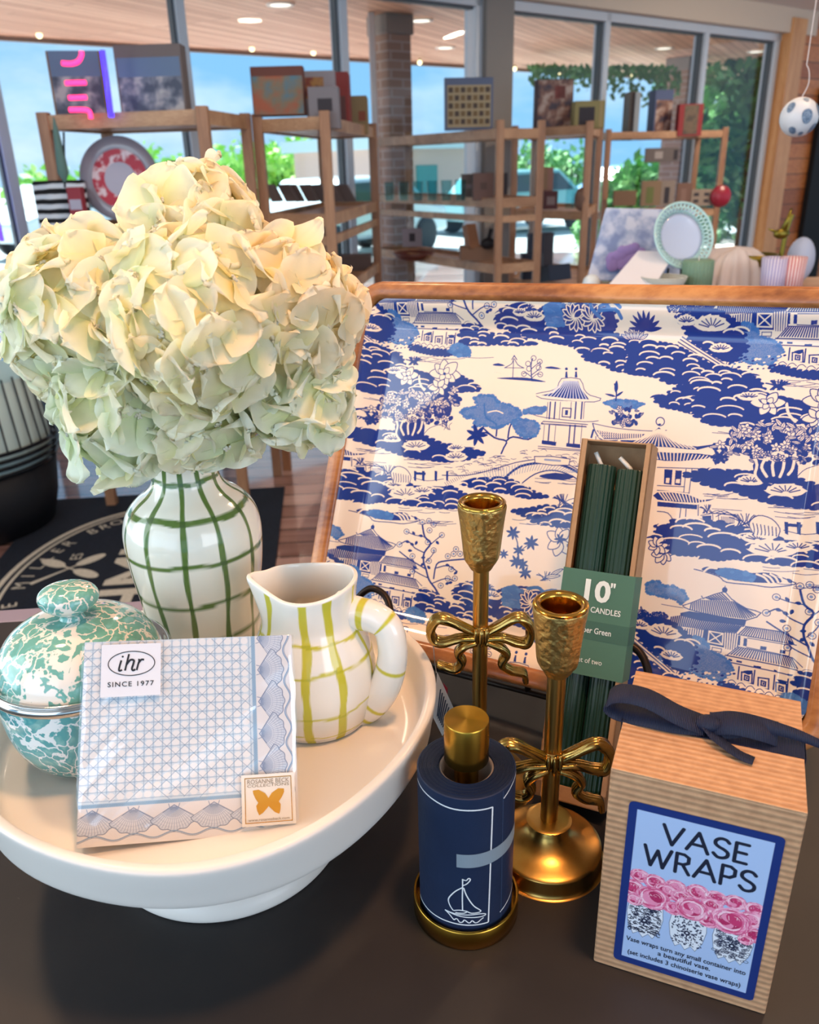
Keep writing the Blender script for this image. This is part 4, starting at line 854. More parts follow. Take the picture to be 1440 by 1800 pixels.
pbox('wall_plaque', 'grey house-shaped decoration hanging in the rightmost shelf', 'plaque', 1134, 1192, 260, 285, 6.9, .03, M_grey, [('window', (.28, .52, .25, .75), mat('plaque_light', '#a49c98', .6)), ('window', (.85, .97, .15, .85), M_dk)])
for px0, px1, py0, lab, m, fm in ((1078, 1118, 335, 'low tan card block at left of the small pictures', M_kraft, None), (1126, 1160, 318, 'small framed picture with green bottle on rightmost shelf', mat('tan_frame', '#8a7258', .6), mat('moss', '#6a7340', .6)),
                                (1160, 1184, 318, 'small framed picture with dark figure on rightmost shelf', mat('taupe_frame', '#8d7f74', .6), M_dk), (1188, 1214, 322, 'plain brown framed picture on rightmost shelf', mat('cocoa_frame', '#76574a', .6), mat('cocoa2', '#84665a', .6)),
                                (1212, 1252, 333, 'small print of four dark leaves on rightmost shelf', mat('putty_frame', '#938273', .6), None)):
    f = [('print', (.25, .62, .1, .75), fm)] if fm else None
    if 'four' in lab: f = [('leaf', (x, x + .22, z, z + .2), M_dk) for x in (.15, .6) for z in (.2, .6)]
    pbox('framed_picture', lab, 'framed picture', px0, px1, py0, 362, 6.7, .03, m, f)
tag(MB().lathe([(.0001, 0), (.075, 0), (.08, .01), (.075, .02), (.0001, .02)], tuple(at(1266, 345, 6.7)), 32, tilt=Matrix.Rotation(PI / 2, 3, 'X')).build('red_dish', mat('ruby_glaze', '#8e1f33', .3), smooth=True, loc=tuple(at(1266, 345, 6.7))), 'round ruby red dish at the right end of rightmost shelf', 'dish')

# ---------------------------------------------------------------- display table behind the painted tray, at the right
TZ = .15
dt = thing('display_table', 'low display table mostly hidden behind the painted tray', 'table', (1.1, 2.2, FL))
MB().box(.42, 2.3, 1.75, 2.28, TZ - .03, TZ).build('table_top', M_board, dt, bevel=.003)
for x, y in ((.48, 1.81), (2.24, 1.81), (.48, 2.22), (2.24, 2.22)): MB().box(x - .03, x + .03, y - .03, y + .03, FL, TZ - .03).build('leg', M_pine, dt)
def tz(px, Y): q = at(px, 300, Y); q.z = TZ; return q
# patterned blue tray standing behind the plate
A_bl = art('slate_blue_swirl', '#6f86b4', '#8fa3c9', '#b9c6de', 22)
bt = thing('patterned_tray', 'blue and white swirl-patterned tray leaning behind lattice-edged plate', 'tray', tuple(tz(1140, 2.2)))
P_ = [at(1032, 492, 2.20), at(1242, 498, 2.18), at(1222, 368, 2.27), at(1066, 364, 2.28)]
nn = (P_[1] - P_[0]).cross(P_[3] - P_[0]).normalized(); MB().poly(P_, nn * -.012).build('panel', A_bl, bt, bevel=.004)
ro = MB(); c = at(1105, 452, 2.195); 
for i in range(26):
    a = c + Vector((random.uniform(-.05, .05), -.004, random.uniform(-.025, .025))); ro.ball(a, .014, 8, 6, sc=(1, .15, 1))
ro.build('flower_print', mat('mauve_print', '#8a78b4', .5), bt, True, label='mauve painted flowers')
# lattice plate
PP = at(1195, 418, 2.12); pr0 = .080; RR_ = Matrix.Rotation(.25, 4, 'Z') @ Matrix.Rotation(PI / 2 - .35, 4, 'X')
lt = thing('lattice_plate', 'pale aqua round plate with pierced lattice rim on right-hand table', 'plate', tuple(PP)); M_aq = mat('aqua_glaze', '#b4dcdc', .15, coat=.5)
MB().lathe([(.0001, .0), (pr0 * .62, .0), (pr0 * .70, .006), (pr0 * .72, .008), (pr0 * .62, .004), (.0001, .004)], tuple(PP), 64, tilt=RR_.to_3x3()).build('dish', mat('ice_blue_glaze', '#bccbe6', .15, coat=.5), lt, True)
MB().lathe([(pr0 * .95, .017), (pr0, .018), (pr0 * 1.03, .020), (pr0, .023), (pr0 * .95, .021), (pr0 * .95, .017)], tuple(PP), 72, tilt=RR_.to_3x3()).build('outer_rim', M_aq, lt, True)
for dx in (-.03, .03): MB().tube(smooth_path([PP + Vector((dx, -.03, -.068)), Vector((PP.x + dx, PP.y - .02, TZ + .004)), Vector((PP.x + dx, PP.y + .05, TZ + .004)), PP + Vector((dx, .05, .0))], 5), .003, 6).build('wire_stand', M_bw, lt, True)
la = MB()
for i in range(44):
    for s in (-1, 1):
        pts = [PP + RR_.to_3x3() @ Vector((math.cos(a) * r * pr0, math.sin(a) * r * pr0, z)) for a, r, z in [(i / 44 * 2 * PI + s * q * .16, .71 + q * .25, .007 + q * .012) for q in (0, .5, 1)]]
        la.tube(pts, .0022, 5)
la.build('lattice', M_aq, lt, True)
# white napkin leaning in front of it
q = [at(1070, 500, 2.0), at(1150, 503, 1.98), at(1188, 442, 2.12), at(1122, 440, 2.14)]
nn = (q[1] - q[0]).cross(q[3] - q[0]).normalized()
tag(MB().poly(q, nn * -.006).build('folded_napkin', mat('white_linen', '#dcdde6', .8, bump=(200, .2)), bevel=.002, loc=tuple(tz(1110, 2.0))), 'folded white napkin propped in front of the lattice plate', 'napkin')
tag(MB().lathe([(.0001, 0), (.02, 0), (.045, .02), (.055, .045), (.052, .045), (.042, .022), (.0001, .005)], tuple(tz(1185, 2.02)), 32).build('small_bowl', stripes('grey_ticking', '#8f9694', '#b9c0bb', 60, 2), smooth=True, loc=tuple(tz(1185, 2.02))), 'small grey patterned bowl below the lattice plate', 'bowl')
tag(MB().ball(tz(1052, 2.1) + Vector((0, 0, .022)), .022, 16, 10).build('white_ornament', mat('pearl_white', '#cfd8dc', .2), smooth=True, loc=tuple(tz(1052, 2.1))), 'round pearly white ornament at left end of right-hand table', 'ornament')
tag(MB().ball(tz(1206, 2.1) + Vector((0, 0, .010)), .010, 12, 8).build('pebble', mat('pale_aqua_stone', '#b5cdd6', .3), smooth=True, loc=tuple(tz(1206, 2.1))), 'small pale aqua pebble beside the green candle', 'pebble')
# green fluted candle
P = tz(1246, 2.05)
gc = thing('fluted_candle', 'sage green ribbed pillar candle behind the painted tray', 'candle', tuple(P))
MB().lathe([(.0001, .0), (.036, .0), (.036, .074), (.033, .078), (.0001, .076)], tuple(P), 96, fn=lambda a, r, z: (r * (1 + .03 * math.cos(24 * a)) * math.cos(a), r * (1 + .03 * math.cos(24 * a)) * math.sin(a), z)).build('wax', mat('sage_wax', '#6f8f78', .5), gc, True)
MB().tube([P + Vector((0, 0, .074)), P + Vector((0, 0, .086))], .0012, 6).build('wick', M_white if 'M_white' in globals() else mat('wick_white', '#e8e6df', .8), gc)
# pleated pale fabric behind
P = tz(1310, 2.17) + Vector((0, 0, .045)); pl = MB()
pl.lathe([(.082, -.045), (.076, -.01), (.066, .02), (.045, .038), (.0001, .045)], tuple(P), 120, fn=lambda a, r, z: (r * 1.25 * (1 + .06 * math.sin(20 * a)) * math.cos(a), r * (1 + .06 * math.sin(20 * a)) * math.sin(a), z + .006 * math.sin(3 * a)))
tag(pl.build('pleated_cloth', mat('pearl_cloth', '#c9c0bf', .8), smooth=True, loc=tuple(P)), 'pearl grey pleated cloth piled behind the brass bowl', 'cloth')
# brass bowl with bird-topped stand
P = at(1330, 452, 2.15); M_ob = mat('olive_brass', '#7a6d2c', .35, .9)
bb = thing('brass_stand', 'olive brass bowl held on a curved stand topped by a small bird', 'stand', tuple(P))
MB().lathe([(.0001, -.035), (.02, -.033), (.045, -.015), (.052, .008), (.049, .008), (.04, -.012), (.0001, -.03)], tuple(P), 40).build('bowl', M_ob, bb, True)
MB().tube(smooth_path([P + Vector((.03, 0, -.03)), P + Vector((.055, 0, -.03)), P + Vector((.062, 0, .0)), P + Vector((.066, 0, .06)), P + Vector((.075, 0, .10))], 6), .006, 10).build('arm', M_ob, bb, True)
MB().tube([P + Vector((.045, 0, -.03)), Vector((P.x + .042, P.y, TZ))], .006, 8).build('foot', M_ob, bb, True)
bd = MB(); c = P + Vector((.055, 0, .055)); bd.ball(c, .016, 14, 10, sc=(1.3, .7, .8)); bd.tube([c, c + Vector((-.035, 0, .012))], [.006, .0015], 8); bd.tube([c, c + Vector((.012, 0, .035)), c + Vector((.016, 0, .060))], [.009, .006, .002], 8)
bd.build('bird', M_ob, bb, True)
# striped tumblers
for px, lab, c1, c2 in ((1386, 'tumbler with blue and lilac vertical stripes behind tray corner', '#8a86c0', '#d9d2dd'), (1420, 'tumbler with red vertical stripes at the right edge', '#b34a55', '#d9cfcf')):
    P = tz(px, 2.0); nm = 'striped_%s' % ('lilac' if px < 1400 else 'red')
    m = mat(nm, c1, .4); N = m.node_tree.nodes; L = m.node_tree.links; tc = N.new('ShaderNodeTexCoord'); gr = N.new('ShaderNodeTexGradient'); gr.gradient_type = 'RADIAL'; L.new(tc.outputs['Object'], gr.inputs[0])
    mm = N.new('ShaderNodeMath'); mm.operation = 'MULTIPLY'; mm.inputs[1].default_value = 26; L.new(gr.outputs['Fac'], mm.inputs[0]); fr_ = N.new('ShaderNodeMath'); fr_.operation = 'FRACT'; L.new(mm.outputs[0], fr_.inputs[0])
    r = N.new('ShaderNodeValToRGB'); r.color_ramp.elements[0].position = .4; r.color_ramp.elements[1].position = .55; r.color_ramp.elements[0].color = (*lin(c1), 1); r.color_ramp.elements[1].color = (*lin(c2), 1); L.new(fr_.outputs[0], r.inputs[0]); L.new(r.outputs[0], N['Principled BSDF'].inputs['Base Color'])
    tag(MB().lathe([(.0001, .0), (.026, .0), (.030, .084), (.028, .084), (.024, .008), (.0001, .006)], tuple(P), 40).build('striped_tumbler', m, smooth=True, loc=tuple(P)), lab, 'tumbler')
tag(MB().ball(tz(1432, 2.2) + Vector((0, 0, .055)), .043, 16, 12, sc=(.8, .8, 1.3)).build('folded_towel', mat('pale_blue_towel', '#aab6cf', .9), smooth=True, loc=tuple(tz(1432, 2.2))), 'pale blue folded towel at the right edge behind striped tumblers', 'towel')
# hanging ball ornament
P = at(1405, 206, 1.62)
og = thing('hanging_ornament', 'white ball ornament with blue teardrop spots hanging by a thread', 'ornament', tuple(P))
rO = .0325; ob_ = MB().ball(P, rO, 32, 20); ob_.build('ball', mat('frosted_white', '#cdd3da', .4), og, True)
sp_ = MB()
for th, ph, s in ((0, 0, 1.25), (.95, .35, 1.1), (-1.0, .5, .95), (-.75, -.75, .8), (.75, -.65, 1.0), (0, .95, .6), (-.05, -1.0, .55), (2.2, .1, 1), (3.3, .2, 1), (-2.2, 0, 1)):
    n = Vector((math.sin(th) * math.cos(ph), -math.cos(th) * math.cos(ph), math.sin(ph))); u = Vector((0, 0, 1)).cross(n).normalized(); v = n.cross(u)
    pts = []
    for i in range(18):
        a = i / 18 * 2 * PI; q = (n * 1.0 + (u * math.cos(a) * .24 + v * (math.sin(a) * .32 + .05 * math.cos(a) ** 2)) * s).normalized() * (rO + .0006); pts.append(P + q)
    sp_.add(pts + [P + n * (rO + .0012)], [(i, (i + 1) % 18, 18) for i in range(18)])
sp_.build('spots', mat('slate_dots', '#49627e', .4, noise=(420, .45, .55), col2='#7c92ab'), og, True)
MB().tube(smooth_path([P + Vector((0, 0, rO)), P + Vector((.008, 0, rO + .02)), P + Vector((.006, 0, rO + .04)), P + Vector((0, 0, rO + .05))], 5) + [P + Vector((0, 0, CZ - P.z))], .0008, 6).build('thread', mat('white_thread', '#d8cfcb', .6), og)
# ---------------------------------------------------------------- painter: a numpy drawing surface turned into a coloured mesh
class Art:
    def __init__(s, W, H, bg, T=None):
        s.W, s.H = W, H; s.a = np.zeros((H, W, 3), np.float32); s.a[:] = lin(bg); s.T = T or (lambda P: P)
    def _pts(s, P): return s.T(np.array([(p[0], p[1]) for p in P], float))
    def seg(s, p, q, w, c, al=1.):
        x0, x1 = sorted((p[0], q[0])); y0, y1 = sorted((p[1], q[1])); r = w / 2 + 1
        X0, X1, Y0, Y1 = int(max(0, x0 - r)), int(min(s.W, x1 + r + 1)), int(max(0, y0 - r)), int(min(s.H, y1 + r + 1))
        if X1 <= X0 or Y1 <= Y0: return
        X, Y = np.meshgrid(np.arange(X0, X1), np.arange(Y0, Y1)); dx, dy = q[0] - p[0], q[1] - p[1]; L2 = dx * dx + dy * dy + 1e-9
        t = np.clip(((X - p[0]) * dx + (Y - p[1]) * dy) / L2, 0, 1); d = np.hypot(X - p[0] - t * dx, Y - p[1] - t * dy)
        k = (np.clip(w / 2 - d + .5, 0, 1) * al)[..., None]; v = s.a[Y0:Y1, X0:X1]; v += k * (c - v)
    def line(s, P, w, col, k=0, closed=False, al=1.):
        c = np.array(lin(col) if isinstance(col, str) else col, np.float32)
        if k: P = [(v.x, v.y) for v in smooth_path([(p[0], p[1], 0) for p in P], k, closed)]
        elif closed: P = list(P) + [P[0]]
        Q = s._pts(P)
        for i in range(len(Q) - 1): s.seg(Q[i], Q[i + 1], w, c, al)
    def fill(s, P, col, k=0, al=1., tex=0.):
        c = np.array(lin(col) if isinstance(col, str) else col, np.float32)
        if k: P = [(v.x, v.y) for v in smooth_path([(p[0], p[1], 0) for p in P], k, True)]
        Q = s._pts(P); X0, Y0 = np.maximum(np.floor(Q.min(0)), 0).astype(int); X1, Y1 = np.minimum(np.ceil(Q.max(0)) + 1, (s.W, s.H)).astype(int)
        if X1 <= X0 or Y1 <= Y0: return
        acc = np.zeros((Y1 - Y0, X1 - X0), np.float32)
        for oy in (-.25, .25):
            for ox in (-.25, .25):
                X, Y = np.meshgrid(np.arange(X0, X1) + ox, np.arange(Y0, Y1) + oy); ins = np.zeros(X.shape, bool)
                for i in range(len(Q)):
                    (ax, ay), (bx, by) = Q[i - 1], Q[i]
                    if ay == by: continue
                    cnd = ((ay > Y) != (by > Y)); ins ^= cnd & (X < (bx - ax) * (Y - ay) / (by - ay) + ax)
                acc += ins
        k_ = (acc / 4 * al)[..., None]
        if tex: k_ = k_ * (1 - tex * rng.random(acc.shape)[..., None])
        v = s.a[Y0:Y1, X0:X1]; v += k_ * (c - v)
    def disc(s, p, r, col, sy=1., n=18, rot=0., al=1.):
        cr, sr = math.cos(rot), math.sin(rot)
        s.fill([(p[0] + r * math.cos(a) * cr - r * sy * math.sin(a) * sr, p[1] + r * math.cos(a) * sr + r * sy * math.sin(a) * cr) for a in [i / n * 2 * PI for i in range(n)]], col, al=al)
    def ring(s, p, r, w, col, sy=1., n=20, rot=0.):
        cr, sr = math.cos(rot), math.sin(rot)
        s.line([(p[0] + r * math.cos(a) * cr - r * sy * math.sin(a) * sr, p[1] + r * math.cos(a) * sr + r * sy * math.sin(a) * cr) for a in [i / n * 2 * PI for i in range(n)]], w, col, closed=True)
    def mesh(s, name, m, o, ux, uy, wd, ht, parent, disp=None, loc=None, mask=None, taper=1.):
        """grid mesh: row 0 of the drawing is the top edge; o = lower-left corner"""
        o, ux, uy = np.array(o, float), np.array(ux, float), np.array(uy, float); nz = np.cross(ux, uy)
        U = np.linspace(0, wd, s.W); V = np.linspace(ht, 0, s.H); UU, VV = np.meshgrid(U, V)
        Z = disp(UU, VV) if disp else np.zeros_like(UU)
        UX = UU * (1 - (1 - taper) * VV / ht) + wd * (1 - taper) / 2 * VV / ht
        P = o + UX[..., None] * ux + VV[..., None] * uy + Z[..., None] * nz
        og = ORG[parent.name] if parent is not None else Vector(loc); P = (P - np.array(og)).reshape(-1, 3)
        idx = np.arange(s.W * s.H).reshape(s.H, s.W); F = np.stack([idx[1:, :-1], idx[1:, 1:], idx[:-1, 1:], idx[:-1, :-1]], -1)
        if mask is not None: F = F[mask(UU[:-1, :-1], VV[:-1, :-1])]
        F = F.reshape(-1, 4); me = bpy.data.meshes.new(name); me.vertices.add(len(P)); me.vertices.foreach_set('co', P.astype(np.float32).ravel())
        me.loops.add(F.size); me.loops.foreach_set('vertex_index', F.ravel().astype(np.int32)); me.polygons.add(len(F)); me.polygons.foreach_set('loop_start', (np.arange(len(F)) * 4).astype(np.int32))
        try: me.polygons.foreach_set('loop_total', np.full(len(F), 4, np.int32))
        except Exception: pass
        me.polygons.foreach_set('use_smooth', np.ones(len(F), bool)); me.update(calc_edges=True); me.validate()
        at_ = me.color_attributes.new('pcol', 'FLOAT_COLOR', 'POINT'); buf = np.ones((s.W * s.H, 4), np.float32); buf[:, :3] = s.a.reshape(-1, 3); at_.data.foreach_set('color', buf.ravel())
        me.materials.append(m); ob = bpy.data.objects.new(name, me); COL.objects.link(ob)
        if parent is not None: ob.parent = parent
        else: ob.location = og
        ORG[ob.name] = Vector(og); return ob

# ---------------------------------------------------------------- vase-wrap gift box
BL = Vector((.1063, .3563, 0)); BW = Vector((.0907, -.0373, 0)); bw_ = .0981; bu = BW.normalized(); bn = Vector((-bu.y, bu.x, 0)); BH = .1494; BD = .100
gb = thing('gift_box', 'ribbed kraft gift box with navy bow and blue label reading VASE WRAPS', 'gift box', tuple(BL + bu * bw_ / 2 + bn * BD / 2))
def ribbed(name, c1, c2, per=.0042, axis='z'):
    m = mat(name, c1, .75); N = m.node_tree.nodes; L = m.node_tree.links; tc = N.new('ShaderNodeTexCoord'); sx_ = N.new('ShaderNodeSeparateXYZ'); L.new(tc.outputs['Object'], sx_.inputs[0])
    mm = N.new('ShaderNodeMath'); mm.operation = 'MULTIPLY'; mm.inputs[1].default_value = 2 * PI / per
    if axis == 'z': L.new(sx_.outputs[2], mm.inputs[0])
    else:
        dp = N.new('ShaderNodeVectorMath'); dp.operation = 'DOT_PRODUCT'; dp.inputs[1].default_value = tuple(bn); L.new(tc.outputs['Object'], dp.inputs[0]); L.new(dp.outputs['Value'], mm.inputs[0])
    sn = N.new('ShaderNodeMath'); sn.operation = 'SINE'; L.new(mm.outputs[0], sn.inputs[0]); nz_ = N.new('ShaderNodeTexNoise'); nz_.inputs['Scale'].default_value = 160; nz_.inputs['Detail'].default_value = 4; L.new(tc.outputs['Object'], nz_.inputs['Vector'])
    ad = N.new('ShaderNodeMath'); ad.operation = 'MULTIPLY_ADD'; ad.inputs[1].default_value = .18; L.new(sn.outputs[0], ad.inputs[0]); L.new(nz_.outputs[0], ad.inputs[2])
    r = N.new('ShaderNodeValToRGB'); r.color_ramp.elements[0].position = .2; r.color_ramp.elements[1].position = .8; r.color_ramp.elements[0].color = (*lin(c1), 1); r.color_ramp.elements[1].color = (*lin(c2), 1)
    L.new(ad.outputs[0], r.inputs[0]); L.new(r.outputs[0], N['Principled BSDF'].inputs['Base Color'])
    b = N.new('ShaderNodeBump'); b.inputs['Strength'].default_value = .35; b.inputs['Distance'].default_value = .0008; L.new(sn.outputs[0], b.inputs['Height']); L.new(b.outputs[0], N['Principled BSDF'].inputs['Normal'])
    return m
M_rib = ribbed('ribbed_kraft', '#a97f5e', '#c89c76'); M_rib2 = ribbed('ribbed_kraft_lid', '#a97f5e', '#c89c76', axis='y')
BM = Matrix(((bu.x, bn.x, 0, BL.x), (bu.y, bn.y, 0, BL.y), (0, 0, 1, 0), (0, 0, 0, 1)))
MB().box(0, bw_, 0, BD, 0, BH - .0008, 0, BM).build('box_body', M_rib, gb, bevel=.0012)
MB().box(.0002, bw_ - .0002, 0, BD - .0003, BH - .0008, BH, 0, BM).build('lid_flap', M_rib2, gb, bevel=.0003)
def bp3(x, z, y=0): return BM @ Vector((x, -y, z))
# label (printed sticker on the front)
LX0, LX1, LZ0, LZ1 = .0115, .0905, .0085, .1310
sc = Art(480, 744, '#1b3274'); s_ = sc
S = lambda x, y: (x, y)
sc.fill([(28, 30), (452, 30), (452, 714), (28, 714)], '#a9c0e6')
sc.fill([(28, 30), (452, 30), (452, 370), (28, 370)], '#adc4ea', al=.6)
def letter(ch, x, y, h, w, col='#1d2438', lw=12.5):
    G = {'V': [[(0, 0), (.5, 1), (1, 0)]], 'A': [[(0, 1), (.5, 0), (1, 1)], [(.2, .66), (.8, .66)]], 'S': [[(.95, .14), (.72, .01), (.35, .0), (.08, .14), (.08, .33), (.35, .46), (.68, .54), (.95, .68), (.93, .88), (.65, 1.0), (.3, 1.0), (.02, .84)]],
         'E': [[(.95, 0), (.08, 0), (.08, 1), (.95, 1)], [(.08, .48), (.85, .48)]], 'W': [[(0, 0), (.27, 1), (.5, .15), (.73, 1), (1, 0)]], 'R': [[(.08, 1), (.08, 0), (.55, 0), (.85, .12), (.85, .40), (.55, .53), (.08, .53)], [(.5, .53), (.95, 1)]],
         'P': [[(.08, 1), (.08, 0), (.6, 0), (.9, .13), (.9, .42), (.6, .56), (.08, .56)]]}[ch]
    for st in G: sc.line([(x + a * w, y + b * h) for a, b in st], lw, col, k=3 if ch == 'S' else 0)
x = 118
for ch, w in (('V', 62), ('A', 66), ('S', 46), ('E', 42)): letter(ch, x, 66, 78, w); x += w + 16
x = 66
for ch, w in (('W', 86), ('R', 50), ('A', 66), ('P', 48), ('S', 46)): letter(ch, x, 172, 82, w); x += w + 14
r_ = random.Random(11)
# three blue-and-white printed vases
for vx, vw, style in ((92, 112, 0), (236, 112, 1), (382, 118, 2)):
    out = [(vx - vw * .5, 430), (vx - vw * .55, 490), (vx - vw * .48, 545), (vx - vw * .30, 590), (vx - .14 * vw, 574), (vx, 596), (vx + .16 * vw, 574), (vx + vw * .30, 590), (vx + vw * .48, 545), (vx + vw * .55, 490), (vx + vw * .5, 430)]
    sc.fill(out, '#dfe4ee')
    for i in range(190):
        a = r_.uniform(-.46, .46) * vw; b = r_.uniform(440, 572)
        if style == 0: sc.line([(vx + a - 5, b), (vx + a, b + r_.uniform(-7, 7)), (vx + a + 6, b + 2)], 3.4, '#1b2340')
        elif style == 1: sc.disc((vx + a, b), r_.uniform(2.6, 5.2), '#26304f', .6, 8, r_.uniform(0, 3))
        else: sc.ring((vx + a, b), r_.uniform(4, 8), 2.0, '#222c4c', .7, 10)
    sc.disc((vx, 515), 11, '#1b2340'); sc.disc((vx, 515), 4, '#dfe4ee')
    for i in range(8): sc.disc((vx + 17 * math.cos(i * PI / 4), 515 + 17 * math.sin(i * PI / 4)), 5.5, '#26304f', .5, 8, i * PI / 4)
    sc.line(out, 1.5, '#3a4464')
# peonies
def peony(cx, cy, R, seed):
    q = random.Random(seed)
    for rr, n, cs in ((1.0, 11, ('#d9618f', '#e687ab', '#f0a6c2')), (.78, 10, ('#e886ad', '#f3b3cb', '#d2527f')), (.56, 9, ('#f2b5cd', '#db6692', '#f7cbdb')), (.34, 7, ('#c93d70', '#ea8fb2', '#b52f61'))):
        for i in range(n):
            a = i / n * 2 * PI + q.uniform(-.2, .2); c = q.choice(cs); px, py = cx + R * rr * .62 * math.cos(a), cy + R * rr * .52 * math.sin(a)
            sc.disc((px, py), R * .42, c, .70, 12, a + PI / 2); sc.line([(px + R * .24 * math.cos(a + t), py + R * .2 * math.sin(a + t)) for t in (-.8, -.3, .2, .7)], 1.6, '#fbe3ec', al=.7)
            for _ in range(5): e1 = q.uniform(-.3, .3); sc.line([(px + R * e1, py + R * q.uniform(-.2, .2)), (px + R * (e1 + q.uniform(-.1, .1)), py + R * q.uniform(-.2, .2))], 2.0, q.choice(('#fdeef4', '#c2487a', '#f6c4d8', '#e27ba4')), al=.8)
            if q.random() < .5: sc.line([(px - R * .1 * math.cos(a + t), py - R * .1 * math.sin(a + t)) for t in (-.8, 0, .8)], 1.6, '#a3305c', al=.7)
for cx, cy, R, sd_ in ((60, 315, 30, 1), (110, 325, 34, 11), (180, 322, 32, 15), (250, 318, 34, 3), (310, 322, 32, 16), (370, 318, 32, 5), (430, 325, 30, 6), (150, 355, 38, 4), (40, 375, 36, 7), (200, 360, 30, 17), (300, 362, 34, 18), (425, 375, 36, 2), (110, 400, 52, 8), (445, 440, 34, 12), (182, 420, 30, 14), (300, 430, 32, 13), (240, 400, 50, 9), (365, 405, 58, 10), (50, 430, 26, 19), (420, 470, 22, 20)):
    peony(cx, cy, R * 1.25, sd_)
sc.fill([(0, 0), (28, 0), (28, 744), (0, 744)], '#1b3274'); sc.fill([(452, 0), (480, 0), (480, 744), (452, 744)], '#1b3274')
M_print = mat('printed_paper', '#ffffff', .35, attr='pcol', coat=.2)
lu = bu; luz = Vector((0, 0, 1))
lab_ = sc.mesh('label', M_print, bp3(LX0, LZ0, .0004), lu, luz, LX1 - LX0, LZ1 - LZ0, gb, mask=lambda U, V: ~(((np.abs(U - (LX1 - LX0) / 2) > (LX1 - LX0) / 2 - .003) & (np.abs(V - (LZ1 - LZ0) / 2) > (LZ1 - LZ0) / 2 - .003)) & (np.hypot(np.abs(U - (LX1 - LX0) / 2) - ((LX1 - LX0) / 2 - .003), np.abs(V - (LZ1 - LZ0) / 2) - ((LZ1 - LZ0) / 2 - .003)) > .003)))
lab_['label'] = 'blue label with peonies, blue and white vases and VASE WRAPS lettering'
tm = MB(); fx = lambda u, v: bp3(LX0 + (LX1 - LX0) * u, LZ0 + (LZ1 - LZ0) * v, .0005)
for s_, v, w in (('Vase wraps turn any small container into', .152, .840), ('a beautiful vase.', .112, .370), ('(set includes 3 chinoiserie vase wraps)', .066, .800)):
    text_mesh(s_, fx(.5, v), lu, luz, .0050, tm, off=.012, width=(LX1 - LX0) * w)
tm.build('label_text', mat('label_ink', '#1d2438', .5), lab_)
# grosgrain ribbon round the lid and its bow
def grosgrain():
    m = mat('navy_grosgrain', '#0f1733', .6); N = m.node_tree.nodes; L = m.node_tree.links; tc = N.new('ShaderNodeTexCoord'); dp = N.new('ShaderNodeVectorMath'); dp.operation = 'DOT_PRODUCT'; dp.inputs[1].default_value = tuple(bu * 1.0)
    L.new(tc.outputs['Object'], dp.inputs[0]); mm = N.new('ShaderNodeMath'); mm.operation = 'MULTIPLY'; mm.inputs[1].default_value = 2 * PI / .00095; L.new(dp.outputs['Value'], mm.inputs[0]); sn = N.new('ShaderNodeMath'); sn.operation = 'SINE'; L.new(mm.outputs[0], sn.inputs[0])
    r = N.new('ShaderNodeValToRGB'); r.color_ramp.elements[0].color = (*lin('#080e26'), 1); r.color_ramp.elements[1].color = (*lin('#18244c'), 1); L.new(sn.outputs[0], r.inputs[0]); L.new(r.outputs[0], N['Principled BSDF'].inputs['Base Color'])
    b = N.new('ShaderNodeBump'); b.inputs['Strength'].default_value = .6; b.inputs['Distance'].default_value = .0004; L.new(sn.outputs[0], b.inputs['Height']); L.new(b.outputs[0], N['Principled BSDF'].inputs['Normal']); return m
M_gro = grosgrain(); RY = .052
def band(pts, w, th=.0005, wdir=None, k=8, twist=None, parent=None, name='ribbon'):
    P = smooth_path(pts, k); m = MB(); vs = []; n = len(P)
    for i, p in enumerate(P):
        t = (P[min(i + 1, n - 1)] - P[max(i - 1, 0)]).normalized(); u = Vector(wdir if not twist else twist(i / (n - 1))); u = (u - t * u.dot(t)).normalized(); nn = t.cross(u)
        ww = w(i / (n - 1)) if callable(w) else w
        vs += [p - u * ww / 2 - nn * th / 2, p + u * ww / 2 - nn * th / 2, p + u * ww / 2 + nn * th / 2, p - u * ww / 2 + nn * th / 2]
    fs = []
    for i in range(n - 1):
        for j in range(4): fs.append((4 * i + j, 4 * i + (j + 1) % 4, 4 * i + 4 + (j + 1) % 4, 4 * i + 4 + j))
    fs += [(3, 2, 1, 0), (4 * n - 4, 4 * n - 3, 4 * n - 2, 4 * n - 1)]
    m.add(vs, fs); return m
B3 = lambda x, y, z: BM @ Vector((x, y, z))
wr_ = MB(); rw = .017
wr_.box(-.0006, bw_ + .0006, RY - rw / 2, RY + rw / 2, BH, BH + .0006, 0, BM); wr_.box(-.0008, -.0002, RY - rw / 2, RY + rw / 2, .0, BH + .0006, 0, BM); wr_.box(bw_ + .0002, bw_ + .0008, RY - rw / 2, RY + rw / 2, .0, BH + .0006, 0, BM)
rib = wr_.build('ribbon', M_gro, gb)
kn = MB().ball(B3(.047, RY - .001, BH + .005), .0070, 16, 12, sc=(1.1, .9, .7)); kn.build('knot', M_gro, rib, True)
loopL = [B3(*p) for p in ((.045, RY - .002, BH + .004), (.030, RY - .004, BH + .009), (.012, RY - .002, BH + .0145), (-.004, RY, BH + .013), (-.0105, RY + .001, BH + .0055), (-.004, RY - .001, BH + .0015), (.014, RY - .004, BH + .003), (.030, RY - .004, BH + .003), (.044, RY - .002, BH + .004))]
band(loopL, .0150, wdir=bn + Vector((0, 0, .25))).build('loop', M_gro, rib, True)
loopR = [B3(*p) for p in ((.048, RY - .001, BH + .005), (.060, RY - .001, BH + .009), (.074, RY - .0, BH + .008), (.0835, RY + .004, BH + .0035), (.074, RY + .005, BH + .0018), (.060, RY + .001, BH + .003), (.050, RY, BH + .004))]
